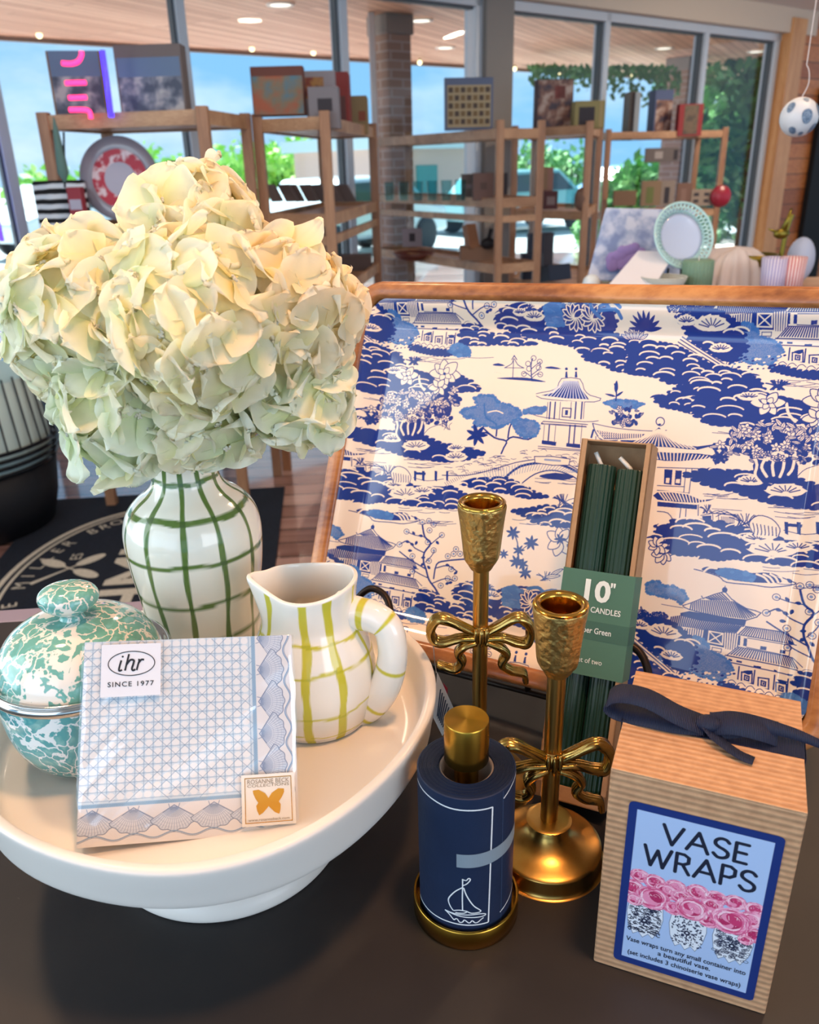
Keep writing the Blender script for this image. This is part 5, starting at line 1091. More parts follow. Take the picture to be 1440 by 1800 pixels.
band(loopR, .0150, wdir=bn + Vector((0, 0, .5))).build('loop', M_gro, rib, True)
tl1 = [B3(*p) for p in ((.048, RY, BH + .006), (.066, RY + .002, BH + .009), (.088, RY + .004, BH + .007), (.105, RY + .003, BH + .004), (.118, RY + .000, BH + .002))]
band(tl1, lambda s: .011 * (1 - .75 * s), wdir=bn + Vector((0, 0, 1.1))).build('tail', M_gro, rib, True)
tl2 = [B3(*p) for p in ((.047, RY - .004, BH + .004), (.0534, RY - .012, BH + .0035), (.064, RY - .019, BH + .002), (.072, RY - .021, BH + .0012))]
band(tl2, lambda s: .011 * (1 - .3 * s), wdir=(bu * .6 - bn)).build('tail', M_gro, rib, True)

# ---------------------------------------------------------------- candle box with two taper candles
CW = Vector((.88833, -.45675, .04742)); CB = Vector((.1373, .4657, .0005)); CUP = Vector((.16098, .40646, .89938)); CN = Vector((.43006, .79131, -.4346))
CA = CB - CW * .0534; CL = .2747; CD = .0255; CT = .0013
def cb(x, d, l): return CA + CW * x + CN * d + CUP * l            # across, depth, length
lift = Vector((0, 0, max(0, -min(cb(0, CD, 0).z, cb(.0534, CD, 0).z)))); CA = CA + lift
cbx = thing('candle_box', 'kraft window box with green sleeve holding two tapers, leaning by the tray', 'candle box', tuple(CA + CW * .027))
M_kr = mat('kraft_board', '#a5805d', .75, noise=(120, .3, .8), col2='#b58f68', bump=(300, .1))
def cbox(m, x0, x1, d0, d1, l0, l1): return m.hexa([cb(x, d, l) for l in (l0, l1) for x, d in ((x0, d0), (x1, d0), (x1, d1), (x0, d1))])
m_ = MB(); cbox(m_, 0, .0534, CD - CT, CD, 0, CL); cbox(m_, 0, CT, 0, CD, 0, CL); cbox(m_, .0534 - CT, .0534, 0, CD, 0, CL); cbox(m_, 0, .0534, 0, CD, 0, CT); cbox(m_, 0, .0534, .002, CD, CL - CT, CL)
cbox(m_, .0, .0045, 0, CT, .0, CL); cbox(m_, .0534 - .0045, .0534, 0, CT, .0, CL); cbox(m_, 0, .0534, 0, CT, 0, .012)
m_.build('open_carton', M_kr, cbx, bevel=.0003)
M_sl = mat('sleeve_green', '#486f5b', .6, bump=(300, .05)); S0, S1 = .0964, .1749
m_ = MB(); e_ = .0006
cbox(m_, -e_, .0534 + e_, -e_, 0, S0, S1); cbox(m_, -e_, .0534 + e_, CD, CD + e_, S0, S1); cbox(m_, -e_, 0, 0, CD, S0, S1); cbox(m_, .0534, .0534 + e_, 0, CD, S0, S1)
slv = m_.build('sleeve', M_sl, cbx, label='green paper sleeve lettered 10 inch taper candles, Timber Green')
m_ = MB(); cbox(m_, -e_ * 1.1, .0534 + e_ * 1.2, -e_ * 1.25, -e_, .1235, .1375); cbox(m_, .0534 + e_, .0534 + e_ * 1.3, 0, CD, .1235, .1375); m_.build('dark_band', mat('sleeve_dark_green', '#3a5f4f', .6), slv)
tm = MB(); cf = lambda x, l: cb(x, -e_ * 1.6, l)
text_mesh('10', cf(.0255, .1530), CW, CUP, .0215, tm, off=.035, width=.0195); text_mesh('"', cf(.0385, .1590), CW, CUP, .012, tm, off=.02)
text_mesh('TAPER CANDLES', cf(.0270, .1440), CW, CUP, .0060, tm, width=.0390, off=.012); text_mesh('Timber Green', cf(.0270, .1285), CW, CUP, .0062, tm, width=.0290, off=.008); text_mesh('set of two', cf(.0275, .1060), CW, CUP, .0056, tm, width=.0200)
tm.build('sleeve_text', mat('sleeve_ink_white', '#dfe6df', .6), slv)
M_wax = mat('dark_green_wax', '#15362b', .38, coat=.25)
CR = Matrix((CW, -CN, CUP)).transposed()
def fluted(a, r, z): k = 1 + .045 * math.cos(18 * a) if r > .004 else 1; return r * k * math.cos(a), r * k * math.sin(a), z
for i, (x, lab, wk) in enumerate(((.0155, 'dark green fluted taper candle, left of the two in the kraft box', ((-.006, .006), (-.002, -.002))), (.0385, 'dark green fluted taper candle, right of the two in the kraft box', ((-.010, .004), (-.002, .0))))):
    c = cb(x, .0128, CT + .0005); t = thing('taper_candle', lab, 'candle', tuple(c)); h = .2545 if i == 0 else .2525
    MB().lathe([(.0001, 0), (.0104, 0), (.0106, .002), (.0104, h - .001), (.0099, h), (.0090, h - .0008), (.0001, h - .001)], tuple(c), 144, fn=fluted, tilt=CR).build('wax', M_wax, t, True, auto=50)
    top = c + CUP * (h - .001); MB().tube([top, top + CUP * .003 + CW * wk[1][0], top + CUP * (.009 + wk[0][1] * .3) + CW * wk[0][0] - CN * .002], .0017, 8).build('wick', mat('white_wick', '#d8dad6', .8), t, True)

# ---------------------------------------------------------------- pack of paper napkins
def rotm(a, b, c): return Matrix.Rotation(a, 3, 'Z') @ Matrix.Rotation(b, 3, 'X') @ Matrix.Rotation(c, 3, 'Y')
NA = Vector((-.19563, .35909, .0990)); NR_ = rotm(.21207, -.5, .09787); nx, nn_, nu = NR_.col[0].copy(), -NR_.col[1].copy(), NR_.col[2].copy(); nw, nh, nwt = .1268, .1165, .1205
def np3(u, v, o=.0006): return NA + nx * ((nw * (1 - v) + nwt * v) * u + (nw - nwt) / 2 * v) + nu * (nh * v) + nn_ * o
npk = thing('napkin_pack', 'clear-wrapped pack of pale blue cane and scallop shell paper napkins', 'napkins', tuple(NA + nx * nw / 2))
M_ply = mat('white_tissue', '#e6dfd8', .9, bump=(400, .15))
ND = .0095
pk = MB()
for i in range(10):
    a, b = i / 10, (i + .72) / 10; e1, e2 = .0006 * (i % 2), .0005 * (i % 3)
    pk.hexa([np3(u, v, -d * (ND if v < .5 else .0045) - .0004) for d in (b, a) for u, v in ((.006 + e1, .004 + e2), (.994 - e2, .004 + e2), (.994 - e1 * 3, .996), (.006, .996))])
pk.build('folded_napkins', M_ply, npk)
ap = Art(640, 640, '#ece9ea'); q = random.Random(5)
E = 515                                   # cane weave area: x < E, y < E
ap.fill([(0, 0), (E, 0), (E, E), (0, E)], '#d6e1ea')
st_ = 26.4
for i in range(21):
    for j in range(21):
        cx, cy = 12 + i * st_, 14 + j * st_
        if cx > E - 10 or cy > E - 8: continue
        if True: ap.disc((cx + q.uniform(-1, 1), cy + q.uniform(-1, 1)), 11.8, '#f1efef', 1, 8, PI / 8)
        if (i+j) % 2: ap.disc((cx + 13, cy + 13), 4.5, '#b7cde0', 1, 6, al=.6)
for i in range(22):
    x = i * st_ - 1; P = [(x + q.uniform(-1, 1), y) for y in range(0, E + 1, 60)]; ap.line(P, 1.8, '#6f95b5', al=.7); ap.line([(b, a) for a, b in P], 1.8, '#6f95b5', al=.7)
for k_ in range(-22, 44, 2):
    for s_ in (1, -1):
        c_ = (k_ + 1) * st_ + 12
        P = [(x, (c_ + s_ * (x - 12)) + 14) for x in (0, E)]
        (x0, y0), (x1, y1) = P; pts = [(x0 + (x1 - x0) * t / 12, y0 + (y1 - y0) * t / 12) for t in range(13)]; pts = [p for p in pts if -5 < p[1] < E + 2]
        if len(pts) > 1: ap.line([(x + q.uniform(-1, 1), y + q.uniform(-1, 1)) for x, y in pts], 1.8, '#5d86aa', al=.75)
ap.fill([(E, 0), (640, 0), (640, 640), (0, 640), (0, E), (E, E)], '#eae6e6')
for a, b in (((E, 0), (E, E)), ((0, E), (E + 6, E))):
    ap.line([a, b], 12, '#9dbcd6'); 
    for i in range(90):
        t = i / 90; p = (a[0] + (b[0] - a[0]) * t, a[1] + (b[1] - a[1]) * t); ap.line([(p[0] - 5, p[1] - 4), (p[0] + 5, p[1] + 4)], 1.2, '#5d86aa', al=.8)
def shell(cx, cy, ang, R, seed):
    qq = random.Random(seed); ca, sa = math.cos(ang), math.sin(ang); tr = lambda x, y: (cx + x * ca - y * sa, cy + x * sa + y * ca)
    out = [tr(0, 0)] + [tr(R * (1 + .03 * math.cos(a * 14)) * math.cos(a), R * (1 + .03 * math.cos(a * 14)) * math.sin(a)) for a in [-1.0 + 2.0 * i / 30 for i in range(31)]]
    ap.fill(out, '#cdd5e2'); ap.line(out, 2.4, '#64789c', closed=True)
    for i in range(17):
        a = -.94 + 1.88 * i / 16; ap.line([tr(8 * math.cos(a), 8 * math.sin(a)), tr(R * .96 * math.cos(a), R * .96 * math.sin(a))], 1.5, '#7a8cae', al=.85); ap.line([tr(R * .5 * math.cos(a + .03), R * .5 * math.sin(a + .03)), tr(R * .9 * math.cos(a + .03), R * .9 * math.sin(a + .03))], 2.4, '#f0eff2', al=.7)
    for f in (.55, .72, .86): ap.line([tr(R * f * math.cos(a), R * f * math.sin(a)) for a in [-.92 + 1.84 * i / 20 for i in range(21)]], 1.2, '#9aa7c0', al=.6)
    ap.line([tr(-4, -16), tr(14, -9), tr(6, 0), tr(14, 9), tr(-4, 16)], 2.2, '#8798b6', k=4)
for i in range(6): shell(528, 8 + i * 104, 0, 80, i)
for i in range(5): shell(40 + i * 116, 528, PI / 2, 80, 20 + i)
shell(540, 545, PI / 4, 66, 40)
sc_ = [(618 + 9 * math.cos(y / 16.1), y) for y in range(0, 600, 6)]; ap.line(sc_, 3.6, '#7b9cc0'); ap.line([(x + 4, y) for x, y in sc_], 1.4, '#5d7396')
sc_ = [(x, 616 + 8 * math.cos((x - 48) / 17.8 + PI)) for x in range(0, 600, 6)]; ap.line(sc_, 3.6, '#7b9cc0'); ap.line([(x, y + 4) for x, y in sc_], 1.4, '#5d7396')
M_nap = mat('napkin_print', '#ffffff', .7, attr='pcol', bump=(500, .1))
prt = ap.mesh('printed_face', M_nap, NA + nn_ * .0003, nx, nu, nw, nh, npk, taper=nwt / nw); prt['label'] = 'pale blue cane weave and shell border printed face'
def quad(name, u0, u1, v0, v1, m, o, par, **k): return MB().poly([np3(u0, v0, o), np3(u1, v0, o), np3(u1, v1, o), np3(u0, v1, o)], nn_ * .0001).build(name, m, par, **k)
# crinkled clear wrap
wr = []
GX, GY = 60, 60; vs = []
for j in range(GY + 1):
    for i in range(GX + 1):
        u, v = i / GX, j / GY
        d = .0016 + .0012 * math.sin(PI * u) * math.sin(PI * v) + .0005 * math.sin(9 * (u - .7 * v) + 2 * math.sin(5 * v)) + .0004 * math.sin(23 * (u * .8 - v) + 3 * math.sin(4 * u))
        d += .0012 * math.exp(-((u * .75 - v + .05) / .012) ** 2) * (.3 < u < .8) + .0010 * math.exp(-((u * .62 - v - .12) / .010) ** 2) * (.3 < u < .95)
        vs.append(np3(u * 1.02 - .01, v * 1.0, max(.0006, d * (1 if 0 < i < GX and 0 < j < GY else .2))))
wm = MB().add(vs, [(j * (GX + 1) + i, j * (GX + 1) + i + 1, (j + 1) * (GX + 1) + i + 1, (j + 1) * (GX + 1) + i) for j in range(GY) for i in range(GX)])
film = bpy.data.materials.new('clear_film'); film.use_nodes = True; N = film.node_tree.nodes; L = film.node_tree.links; N.remove(N['Principled BSDF'])
t_ = N.new('ShaderNodeBsdfTransparent'); g_ = N.new('ShaderNodeBsdfGlossy'); g_.inputs['Roughness'].default_value = .08; mx = N.new('ShaderNodeMixShader'); mx.inputs[0].default_value = .14
L.new(t_.outputs[0], mx.inputs[1]); L.new(g_.outputs[0], mx.inputs[2]); L.new(mx.outputs[0], N['Material Output'].inputs[0])
wm.build('clear_wrap', film, npk, True, label='crinkled clear plastic wrap')
stk = quad('brand_sticker', .085, .362, .725, .985, mat('pearl_sticker', '#e3e4ea', .4), .0036, npk, label='white sticker reading ihr SINCE 1977')
tm = MB(); ns = lambda u, v: np3(u, v, .0039)
ribbon(tm, [ns(.226 + .108 * math.cos(a), .888 + .060 * math.sin(a)) for a in [i / 48 * 2 * PI for i in range(48)]], .0005, nn_, closed=True)
IK = [([(.178, .905), (.168, .862), (.172, .853), (.182, .858)], .0011), ([(.213, .935), (.196, .853)], .0011), ([(.201, .882), (.220, .905), (.236, .902), (.234, .885), (.228, .862), (.234, .853), (.244, .858)], .0012), ([(.256, .905), (.262, .902), (.256, .880), (.250, .853)], .0011), ([(.257, .885), (.270, .904), (.284, .904)], .0011)]
for P, w in IK: ribbon(tm, smooth_path([ns(*p) for p in P], 6), w, nn_)
tm.add([ns(.184 + .005 * math.cos(a), .923 + .005 * math.sin(a)) for a in [i / 10 * 2 * PI for i in range(10)]], [tuple(range(10))])
text_mesh('SINCE 1977', ns(.224, .775), nx, nu, .0040, tm, width=.0260, off=.01, space=1.2)
tm.build('sticker_text', mat('black_ink', '#20222a', .5), stk)
st2 = quad('gold_sticker', .735, .985, .045, .300, mat('ivory_sticker', '#e9e2d8', .35), .0036, npk, label='square ivory sticker with gold butterfly and gold border')
gm = MB(); M_gold = mat('gold_foil', '#d59a35', .25, .85); ribbon(gm, [ns(.752, .062), ns(.968, .062), ns(.968, .283), ns(.752, .283)], .0006, nn_, closed=True); gm.build('gold_border', M_gold, st2)
bf = MB(); bt_ = [(.860, .180), (.845, .205), (.815, .225), (.788, .222), (.790, .205), (.800, .180), (.812, .160), (.802, .145), (.806, .120), (.815, .098), (.832, .108), (.850, .128), (.860, .140), (.870, .128), (.888, .108), (.908, .098), (.914, .120), (.916, .145), (.908, .160), (.922, .180), (.934, .205), (.934, .222), (.906, .225), (.876, .205)]
bf.add([ns(*p) for p in bt_] + [ns(.860, .160)], [(i, (i + 1) % len(bt_), len(bt_)) for i in range(len(bt_))]); bf.build('butterfly', mat('gold_print', '#e0a23a', .35, .5), st2)
tm = MB(); text_mesh('ROSANNE BECK', ns(.860, .255), nx, nu, .0036, tm, width=.0245); text_mesh('COLLECTIONS', ns(.860, .238), nx, nu, .0024, tm, width=.0245); text_mesh('www.rosannebeck.com', ns(.860, .070), nx, nu, .0022, tm, width=.0240)
tm.build('sticker_lettering', mat('taupe_ink', '#8f7f68', .5), st2)
# ---------------------------------------------------------------- painted tray on its easel
TP = Vector((.1091, .565, .05)); Tr = Vector((.87121, -.48993, .03088)); Tu = Vector((.19112, .39645, .89794)); Tn = Vector((-.45217, -.7764, .43903))
TU0, TU1, TV0, TV1 = -.2534, .2077, .0, .3459; FWd = .0165
def tp(u, v, w=0.): return TP + Tr * u + Tu * v + Tn * w
tr_ = thing('painted_tray', 'large wooden-framed tray with blue and cream pagoda landscape leaning on easel', 'tray', tuple(tp(-.02, 0)))
def rrect(off, rad, k=10):
    u0, u1, v0, v1 = TU0 + off, TU1 - off, TV0 + off, TV1 - off; r = max(rad - off, .004); out = []
    for cx, cy, a0 in ((u1 - r, v1 - r, 0), (u0 + r, v1 - r, PI / 2), (u0 + r, v0 + r, PI), (u1 - r, v0 + r, 1.5 * PI)):
        out += [(cx + r * math.cos(a0 + PI / 2 * i / k), cy + r * math.sin(a0 + PI / 2 * i / k)) for i in range(k + 1)]
    return out
rings = [(0.0, -.034), (0.0, -.004), (.0015, -.001), (.004, .0), (.0125, .0), (.0155, -.0012), (.0170, -.0050), (.0185, -.0120), (.0185, -.034)]
fm = MB(); nR = 44
for off, w in rings: fm.v += [tuple(tp(u, v, w)) for u, v in rrect(off, .030)]
fm.f = [(i * nR + k, i * nR + (k + 1) % nR, (i + 1) * nR + (k + 1) % nR, (i + 1) * nR + k) for i in range(len(rings) - 1) for k in range(nR)]
fm.f += [((len(rings) - 1) * nR + k, (len(rings) - 1) * nR + (k + 1) % nR, (k + 1) % nR, k) for k in range(nR)]
fm.m = [0] * len(fm.f); fm.c = [(1, 1, 1)] * len(fm.v)
M_aca = wood('acacia_frame', '#7d4a28', '#c58a52', 'x', 14, rough=.32, coat=.25, c3='#a86c3c', ang=math.radians(27.7), ring=14)
fm.build('wooden_frame', M_aca, tr_, True, auto=50, label='honey brown wooden rim')
MB().poly([tp(u, v, -.030) for u, v in rrect(.017, .03)], Tn * -.004).build('back_board', M_aca, tr_)

PU0, PU1, PV0, PV1 = TU0 + .0165, TU1 - .0165, TV0 + .0165, TV1 - .0165
PWd, PHt = PU1 - PU0, PV1 - PV0; AW, AH = 1180, int(1180 * PHt / PWd)
_c = np.array(CP); _n = np.array(Tn); _o = np.array(tp(0, 0, -.010)); _R = np.array(RT); _U = np.array(UP); _F = np.array(FW); _r = np.array(Tr); _u = np.array(Tu)
SH = [0., 0.]
def Tmap(P):                              # drawing sheet -> position on the panel (perspective of the sheet the pattern was sketched on)
    d = (P[:, :1] - 720) * _R - (P[:, 1:] - 900) * _U + FPX * _F
    t = ((_o - _c) @ _n) / (d @ _n); q = _c + d * t[:, None] - _o
    u = q @ _r + SH[0]; v = q @ _u + SH[1]
    return np.stack([(u - PU0) / PWd * (AW - 1), (PV1 - v) / PHt * (AH - 1)], 1)
NV, MBL, CR_ = '#1b3585', '#4272b4', '#eddcca'
tv = Art(AW, AH, CR_, Tmap)
K = {'a': (580, 480, 3.349), '1': (620, 500, 5.54), '2': (860, 500, 5.54), '3': (1100, 500, 4.235), '4': (560, 740, 4.5), '5': (860, 700, 4.5), '6': (1140, 740, 4.8), '7': (560, 900, 4.8), '8': (1120, 980, 4.5), 'b': (560, 840, 3.273)}
def X(k, pts): ox, oy, s = K[k]; return [(ox + x / s, oy + y / s) for x, y in pts]
def F(k, pts, col=NV, sm=3, tex=0.): tv.fill(X(k, pts), col, sm, tex=tex)
def Ln(k, pts, w=2.2, col=NV, sm=3, closed=False): tv.line(X(k, pts), w, col, sm if len(pts) > 2 else 0, closed)
def inpoly(p, Q):
    c = False
    for i in range(len(Q)):
        (ax, ay), (bx, by) = Q[i - 1], Q[i]
        if (ay > p[1]) != (by > p[1]) and p[0] < (bx - ax) * (p[1] - ay) / (by - ay) + ax: c = not c
    return c
def rocks(Q, n, sd, r0=9, r1=19, w=3.4):
    """navy boulder mass on the sheet with cream scallop strokes and a water line under it"""
    tv.fill(Q, NV, 0); n = int(n * 1.5); r0 *= .84; q = random.Random(sd)
    for i in range(len(Q)):
        m_ = max(1, int(math.dist(Q[i - 1], Q[i]) / 9))
        for k_ in range(m_): t_ = (k_ + .5) / m_; tv.disc((Q[i - 1][0] + (Q[i][0] - Q[i - 1][0]) * t_, Q[i - 1][1] + (Q[i][1] - Q[i - 1][1]) * t_), q.uniform(4.5, 7.5), NV, .52, 12)
    xs = [p[0] for p in Q]; ys = [p[1] for p in Q]; done = []
    for _ in range(n * 30):
        if len(done) >= n: break
        p = (q.uniform(min(xs), max(xs)), q.uniform(min(ys), max(ys)))
        if not inpoly(p, Q) or any(abs(p[0] - d[0]) < r0 * 1.6 and abs(p[1] - d[1]) < r0 * .62 for d in done): continue
        done.append(p)
    for p in sorted(done, key=lambda p: p[1]):
        r = q.uniform(r0, r1); a0, a1 = q.uniform(-3.1, -2.7), q.uniform(-.9, -.25)
        tv.fill([(p[0] + r * math.cos(a0 + (a1 - a0) * i / 8), p[1] + r * .42 * math.sin(a0 + (a1 - a0) * i / 8) + 3) for i in range(9)], NV)
        tv.line([(p[0] + r * math.cos(a0 + (a1 - a0) * i / 10), p[1] + r * .42 * math.sin(a0 + (a1 - a0) * i / 10) + (i / 10) ** 2 * 1.5) for i in range(11)], q.uniform(.7, 1.15) * w, CR_)
def fan(x, y, r, sd, a0=-2.9, a1=-.3):
    q = random.Random(sd); P = []
    for i in range(7):
        a = a0 + (a1 - a0) * i / 6; P += [(x + r * math.cos(a), y + r * .62 * math.sin(a)), (x + r * .93 * math.cos(a + .08), y + r * .56 * math.sin(a + .08))]
    tv.fill(P + [(x + r * .5, y + 3), (x - r * .5, y + 3)], CR_, 3)
    for i in range(7):
        a = a0 + (a1 - a0) * (i + .5) / 7; tv.line([(x + r * .2 * math.cos(a), y + r * .15 * math.sin(a)), (x + r * .72 * math.cos(a), y + r * .44 * math.sin(a))], 2.4, NV)
def leaf(x, y, a, l, w=.38, col=CR_, ed=NV, rib=True, lw=1.8):
    c, s = math.cos(a), math.sin(a); P = [(0, 0), (l * .3, -l * w * .5), (l * .7, -l * w * .42), (l, 0), (l * .7, l * w * .42), (l * .3, l * w * .5)]
    Q = [(x + px * c - py * s, y + (px * s + py * c)) for px, py in P]; tv.fill(Q, col, 3)
    if ed: tv.line(Q, lw, ed, 3, True)
    if rib: tv.line([(x + l * .15 * c, y + l * .15 * s), (x + l * .75 * c, y + l * .75 * s)], 1.3, ed or NV)
def flower(x, y, R, n, sd=0, inner=True):
    q = random.Random(sd)
    for k_ in range(n): leaf(x, y, k_ / n * 2 * PI + q.uniform(-.15, .15), R * q.uniform(.85, 1.1), .62, rib=False, lw=2.2)
    if inner:
        for k_ in range(4): leaf(x, y, k_ / 4 * 2 * PI + .6, R * .5, .7, rib=False, lw=1.6)
        tv.disc((x, y), R * .10, NV)
def clump(x, y, rx, ry, n, sd, l=11, bgc=NV):
    q = random.Random(sd)
    for _ in range(n): a = q.uniform(0, 2 * PI); r = math.sqrt(q.random()); tv.disc((x + rx * r * math.cos(a), y + ry * r * math.sin(a)), l * .55, bgc, .7, 9, q.uniform(0, 3))
    for _ in range(n):
        a = q.uniform(0, 2 * PI); r = math.sqrt(q.random()) * .96; X_, Y_ = x + rx * r * math.cos(a), y + ry * r * math.sin(a)
        if q.random() < .22: 
            for k_ in range(5): leaf(X_, Y_, k_ * 1.257 + a, l * .62, .6, rib=False, lw=1.3)
        else: leaf(X_, Y_, q.uniform(0, 2 * PI), l * q.uniform(.7, 1.15), .36, lw=1.5)
def sprig(x, y, R, n=7, col=NV, sd=0):
    for k_ in range(n): leaf(x, y, k_ / n * 2 * PI + sd, R, .36, col, None, False)
def grass(x, y, n, h, sd, w=1.6):
    q = random.Random(sd)
    for _ in range(n): a = q.uniform(-.9, .9); tv.line([(x + q.uniform(-h, h) * .7, y), (x + math.sin(a) * h * .6, y - h * .5), (x + math.sin(a) * h * 1.3, y - h * math.cos(a))], w, NV, 2)
def stripes_between(A, B, n, w, col=NV, skip=1):
    def along(P, t):
        L_ = [math.dist(P[i], P[i + 1]) for i in range(len(P) - 1)]; T_ = t * sum(L_)
        for i, l in enumerate(L_):
            if T_ <= l or i == len(L_) - 1: k_ = min(1, T_ / l); return (P[i][0] + (P[i + 1][0] - P[i][0]) * k_, P[i][1] + (P[i + 1][1] - P[i][1]) * k_)
            T_ -= l
    for i in range(n): t = (i + .5) / n; tv.line([along(A, t), along(B, t)], w, col)
def water(x0, x1, y, n, sd):
    q = random.Random(sd)
    for _ in range(n): a = q.uniform(x0, x1); b = a + q.uniform(14, 50); yy = y + q.uniform(-4, 6); tv.line([(a, yy), ((a + b) / 2, yy + q.uniform(.5, 3)), (b, yy + q.uniform(-1, 2))], 1.3, NV, 3)
def blob(Q, sd=0):
    tv.fill(Q, MBL, 3, tex=.18); q = random.Random(sd)
    for i in range(len(Q)):
        (ax, ay), (bx, by) = Q[i - 1], Q[i]; m_ = max(2, int(math.dist(Q[i - 1], Q[i]) / 4.5))
        for k_ in range(m_): t_ = (k_ + q.random() * .6) / m_; tv.disc((ax + (bx - ax) * t_, ay + (by - ay) * t_), q.uniform(2, 4.6), MBL, .8, 9, 0, .95)
    xs = [p[0] for p in Q]; ys = [p[1] for p in Q]
    for _ in range(26):
        p = (q.uniform(min(xs), max(xs)), q.uniform(min(ys), max(ys)))
        if inpoly(p, Q): tv.disc(p, q.uniform(3, 7), q.choice(('#3c69ad', '#5584c2', '#3f6db0')), .7, 9, 0, .5)

def tile():
    # --- rock masses
    rocks(X('2', [(60, 390), (100, 290), (180, 250), (260, 280), (360, 330), (480, 330), (560, 300), (640, 250), (760, 260), (900, 330), (1130, 330), (1200, 450), (1300, 500), (1440, 480), (1500, 560), (1600, 840), (1400, 845), (1160, 800), (1070, 745), (910, 700), (860, 610), (740, 560), (590, 530), (390, 490), (290, 460), (160, 410)]), 24, 1, 9, 17)
    rocks(X('3', [(0, 390), (180, 400), (340, 430), (560, 540), (700, 600), (900, 640), (1000, 700), (1060, 860), (1010, 1040), (580, 1010), (560, 985), (610, 965), (420, 925), (240, 885), (190, 830), (300, 800), (370, 745), (500, 715), (290, 718), (230, 672), (0, 640)]), 34, 2, 10, 20)
    rocks(X('3', [(380, 230), (520, 190), (700, 210), (860, 300), (900, 460), (800, 560), (640, 500), (480, 400)]), 3, 3)
    for x, y, r, s_ in ((455, 285, 20, 1), (640, 320, 34, 2), (700, 470, 22, 3)): fan(*X('3', [(x, y)])[0], r, s_)
    rocks(X('1', [(10, 860), (60, 700), (200, 800), (400, 780), (700, 860), (1000, 870), (1140, 930), (1210, 1015), (1000, 1020), (700, 1010), (350, 1060), (100, 1040), (0, 960)]), 13, 4, 10, 18)
    rocks(X('1', [(1040, 560), (1010, 440), (1080, 360), (1180, 380), (1240, 400), (1290, 440), (1360, 470), (1440, 450), (1560, 460), (1680, 520), (1770, 548), (1600, 565), (1440, 560), (1250, 560)]), 10, 5, 8, 15)
    rocks(X('4', [(200, 95), (330, 60), (600, 75), (800, 100), (940, 170), (1080, 190), (1290, 245), (1180, 290), (950, 310), (640, 260), (500, 205), (340, 165)]), 7, 6)
    for x, y, r, s_ in ((560, 140, 18, 1), (700, 120, 26, 2), (740, 205, 26, 3), (1060, 215, 17, 4), (1060, 290, 22, 5)): fan(*X('4', [(x, y)])[0], r, s_)
    rocks(X('4', [(120, 400), (300, 390), (420, 400), (520, 450), (700, 490), (760, 515), (940, 500), (1040, 520), (1150, 580), (1100, 680), (960, 680), (640, 650), (500, 620), (300, 610), (110, 600)]), 20, 7, 10, 20)
    rocks(X('6', [(60, 860), (250, 880), (440, 870), (600, 860), (840, 940), (1000, 960), (1060, 950), (1130, 1010), (1250, 1030), (1300, 1100), (1200, 1210), (1000, 1165), (860, 1175), (700, 1150), (600, 1175), (380, 1130), (220, 1120), (20, 1040)]), 20, 8, 10, 20)
    for x, y, r, s_ in ((580, 510, 20, 1), (660, 590, 32, 2), (790, 560, 20, 3), (610, 440, 15, 4)): fan(*X('4', [(x, y)])[0], r, s_)
    rocks(X('4', [(1100, 490), (1160, 450), (1280, 410), (1440, 430), (1560, 490), (1700, 560), (1800, 590), (1620, 600), (1440, 555), (1250, 530)]), 9, 9)
    rocks(X('5', [(150, 880), (300, 870), (400, 840), (520, 850), (680, 830), (800, 860), (900, 930), (820, 990), (660, 1010), (500, 1010), (350, 980), (270, 930)]), 10, 10)
    rocks(X('b', [(760, 640), (820, 600), (920, 605), (1000, 650), (1100, 630), (1250, 640), (1330, 690), (1430, 720), (1440, 800), (1250, 860), (1180, 800), (1060, 760), (860, 740)]), 12, 11)
    blob(X('b', [(1040, 640), (1100, 620), (1160, 650), (1150, 700), (1060, 710)]), 3)
    for k, a, b, y, n in (('4', 330, 1000, 330, 9), ('4', 600, 1000, 690, 6), ('6', 360, 1200, 620, 8), ('6', 940, 1400, 710, 8), ('2', 880, 1100, 590, 3), ('1', 440, 1200, 700, 9), ('1', 100, 500, 1080, 4), ('5', 330, 700, 640, 8), ('b', 430, 640, 250, 8), ('5', 120, 420, 960, 4)):
        (x0, yy), (x1, _) = X(k, [(a, y), (b, y)]); water(x0, x1, yy, n, int(a))
    # --- island with blue hill
    Ln('8', [(440, 90), (520, 110), (640, 150), (700, 195), (900, 215), (1060, 235), (1250, 210), (1200, 180), (1060, 125)], 2.2); F('8', [(500, 95), (540, 70), (620, 80), (760, 85), (900, 120), (1040, 120), (1150, 190), (1000, 200), (760, 180), (600, 130)])
    blob(X('8', [(610, 110), (700, 88), (860, 115), (930, 150), (900, 185), (700, 160)]), 4)
    for i in range(4): Ln('8', [(940 + i * 55, 130), (1000 + i * 45, 155), (1040 + i * 38, 200)], 4, CR_)
    Ln('8', [(520, 110), (560, 80), (620, 84)], 4, CR_)
    # --- little island with tree and pavilion
    F('2', [(45, 895), (150, 885), (300, 885), (420, 900), (525, 930), (300, 915)], sm=3); Ln('2', [(200, 885), (208, 720)], 2); Ln('2', [(120, 790), (190, 750), (212, 700), (250, 760), (310, 792)], 2); Ln('2', [(190, 710), (215, 670), (240, 710)], 2.4, sm=0); Ln('2', [(120, 790), (310, 792)], 1.6)
    Ln('2', [(385, 895), (380, 760), (395, 700)], 2.8); Ln('2', [(385, 860), (460, 800), (470, 740)], 2.2); Ln('2', [(385, 880), (330, 840), (300, 850)], 2); Ln('2', [(385, 800), (420, 770), (470, 730)], 2); Ln('2', [(390, 890), (440, 850), (480, 860)], 1.8)
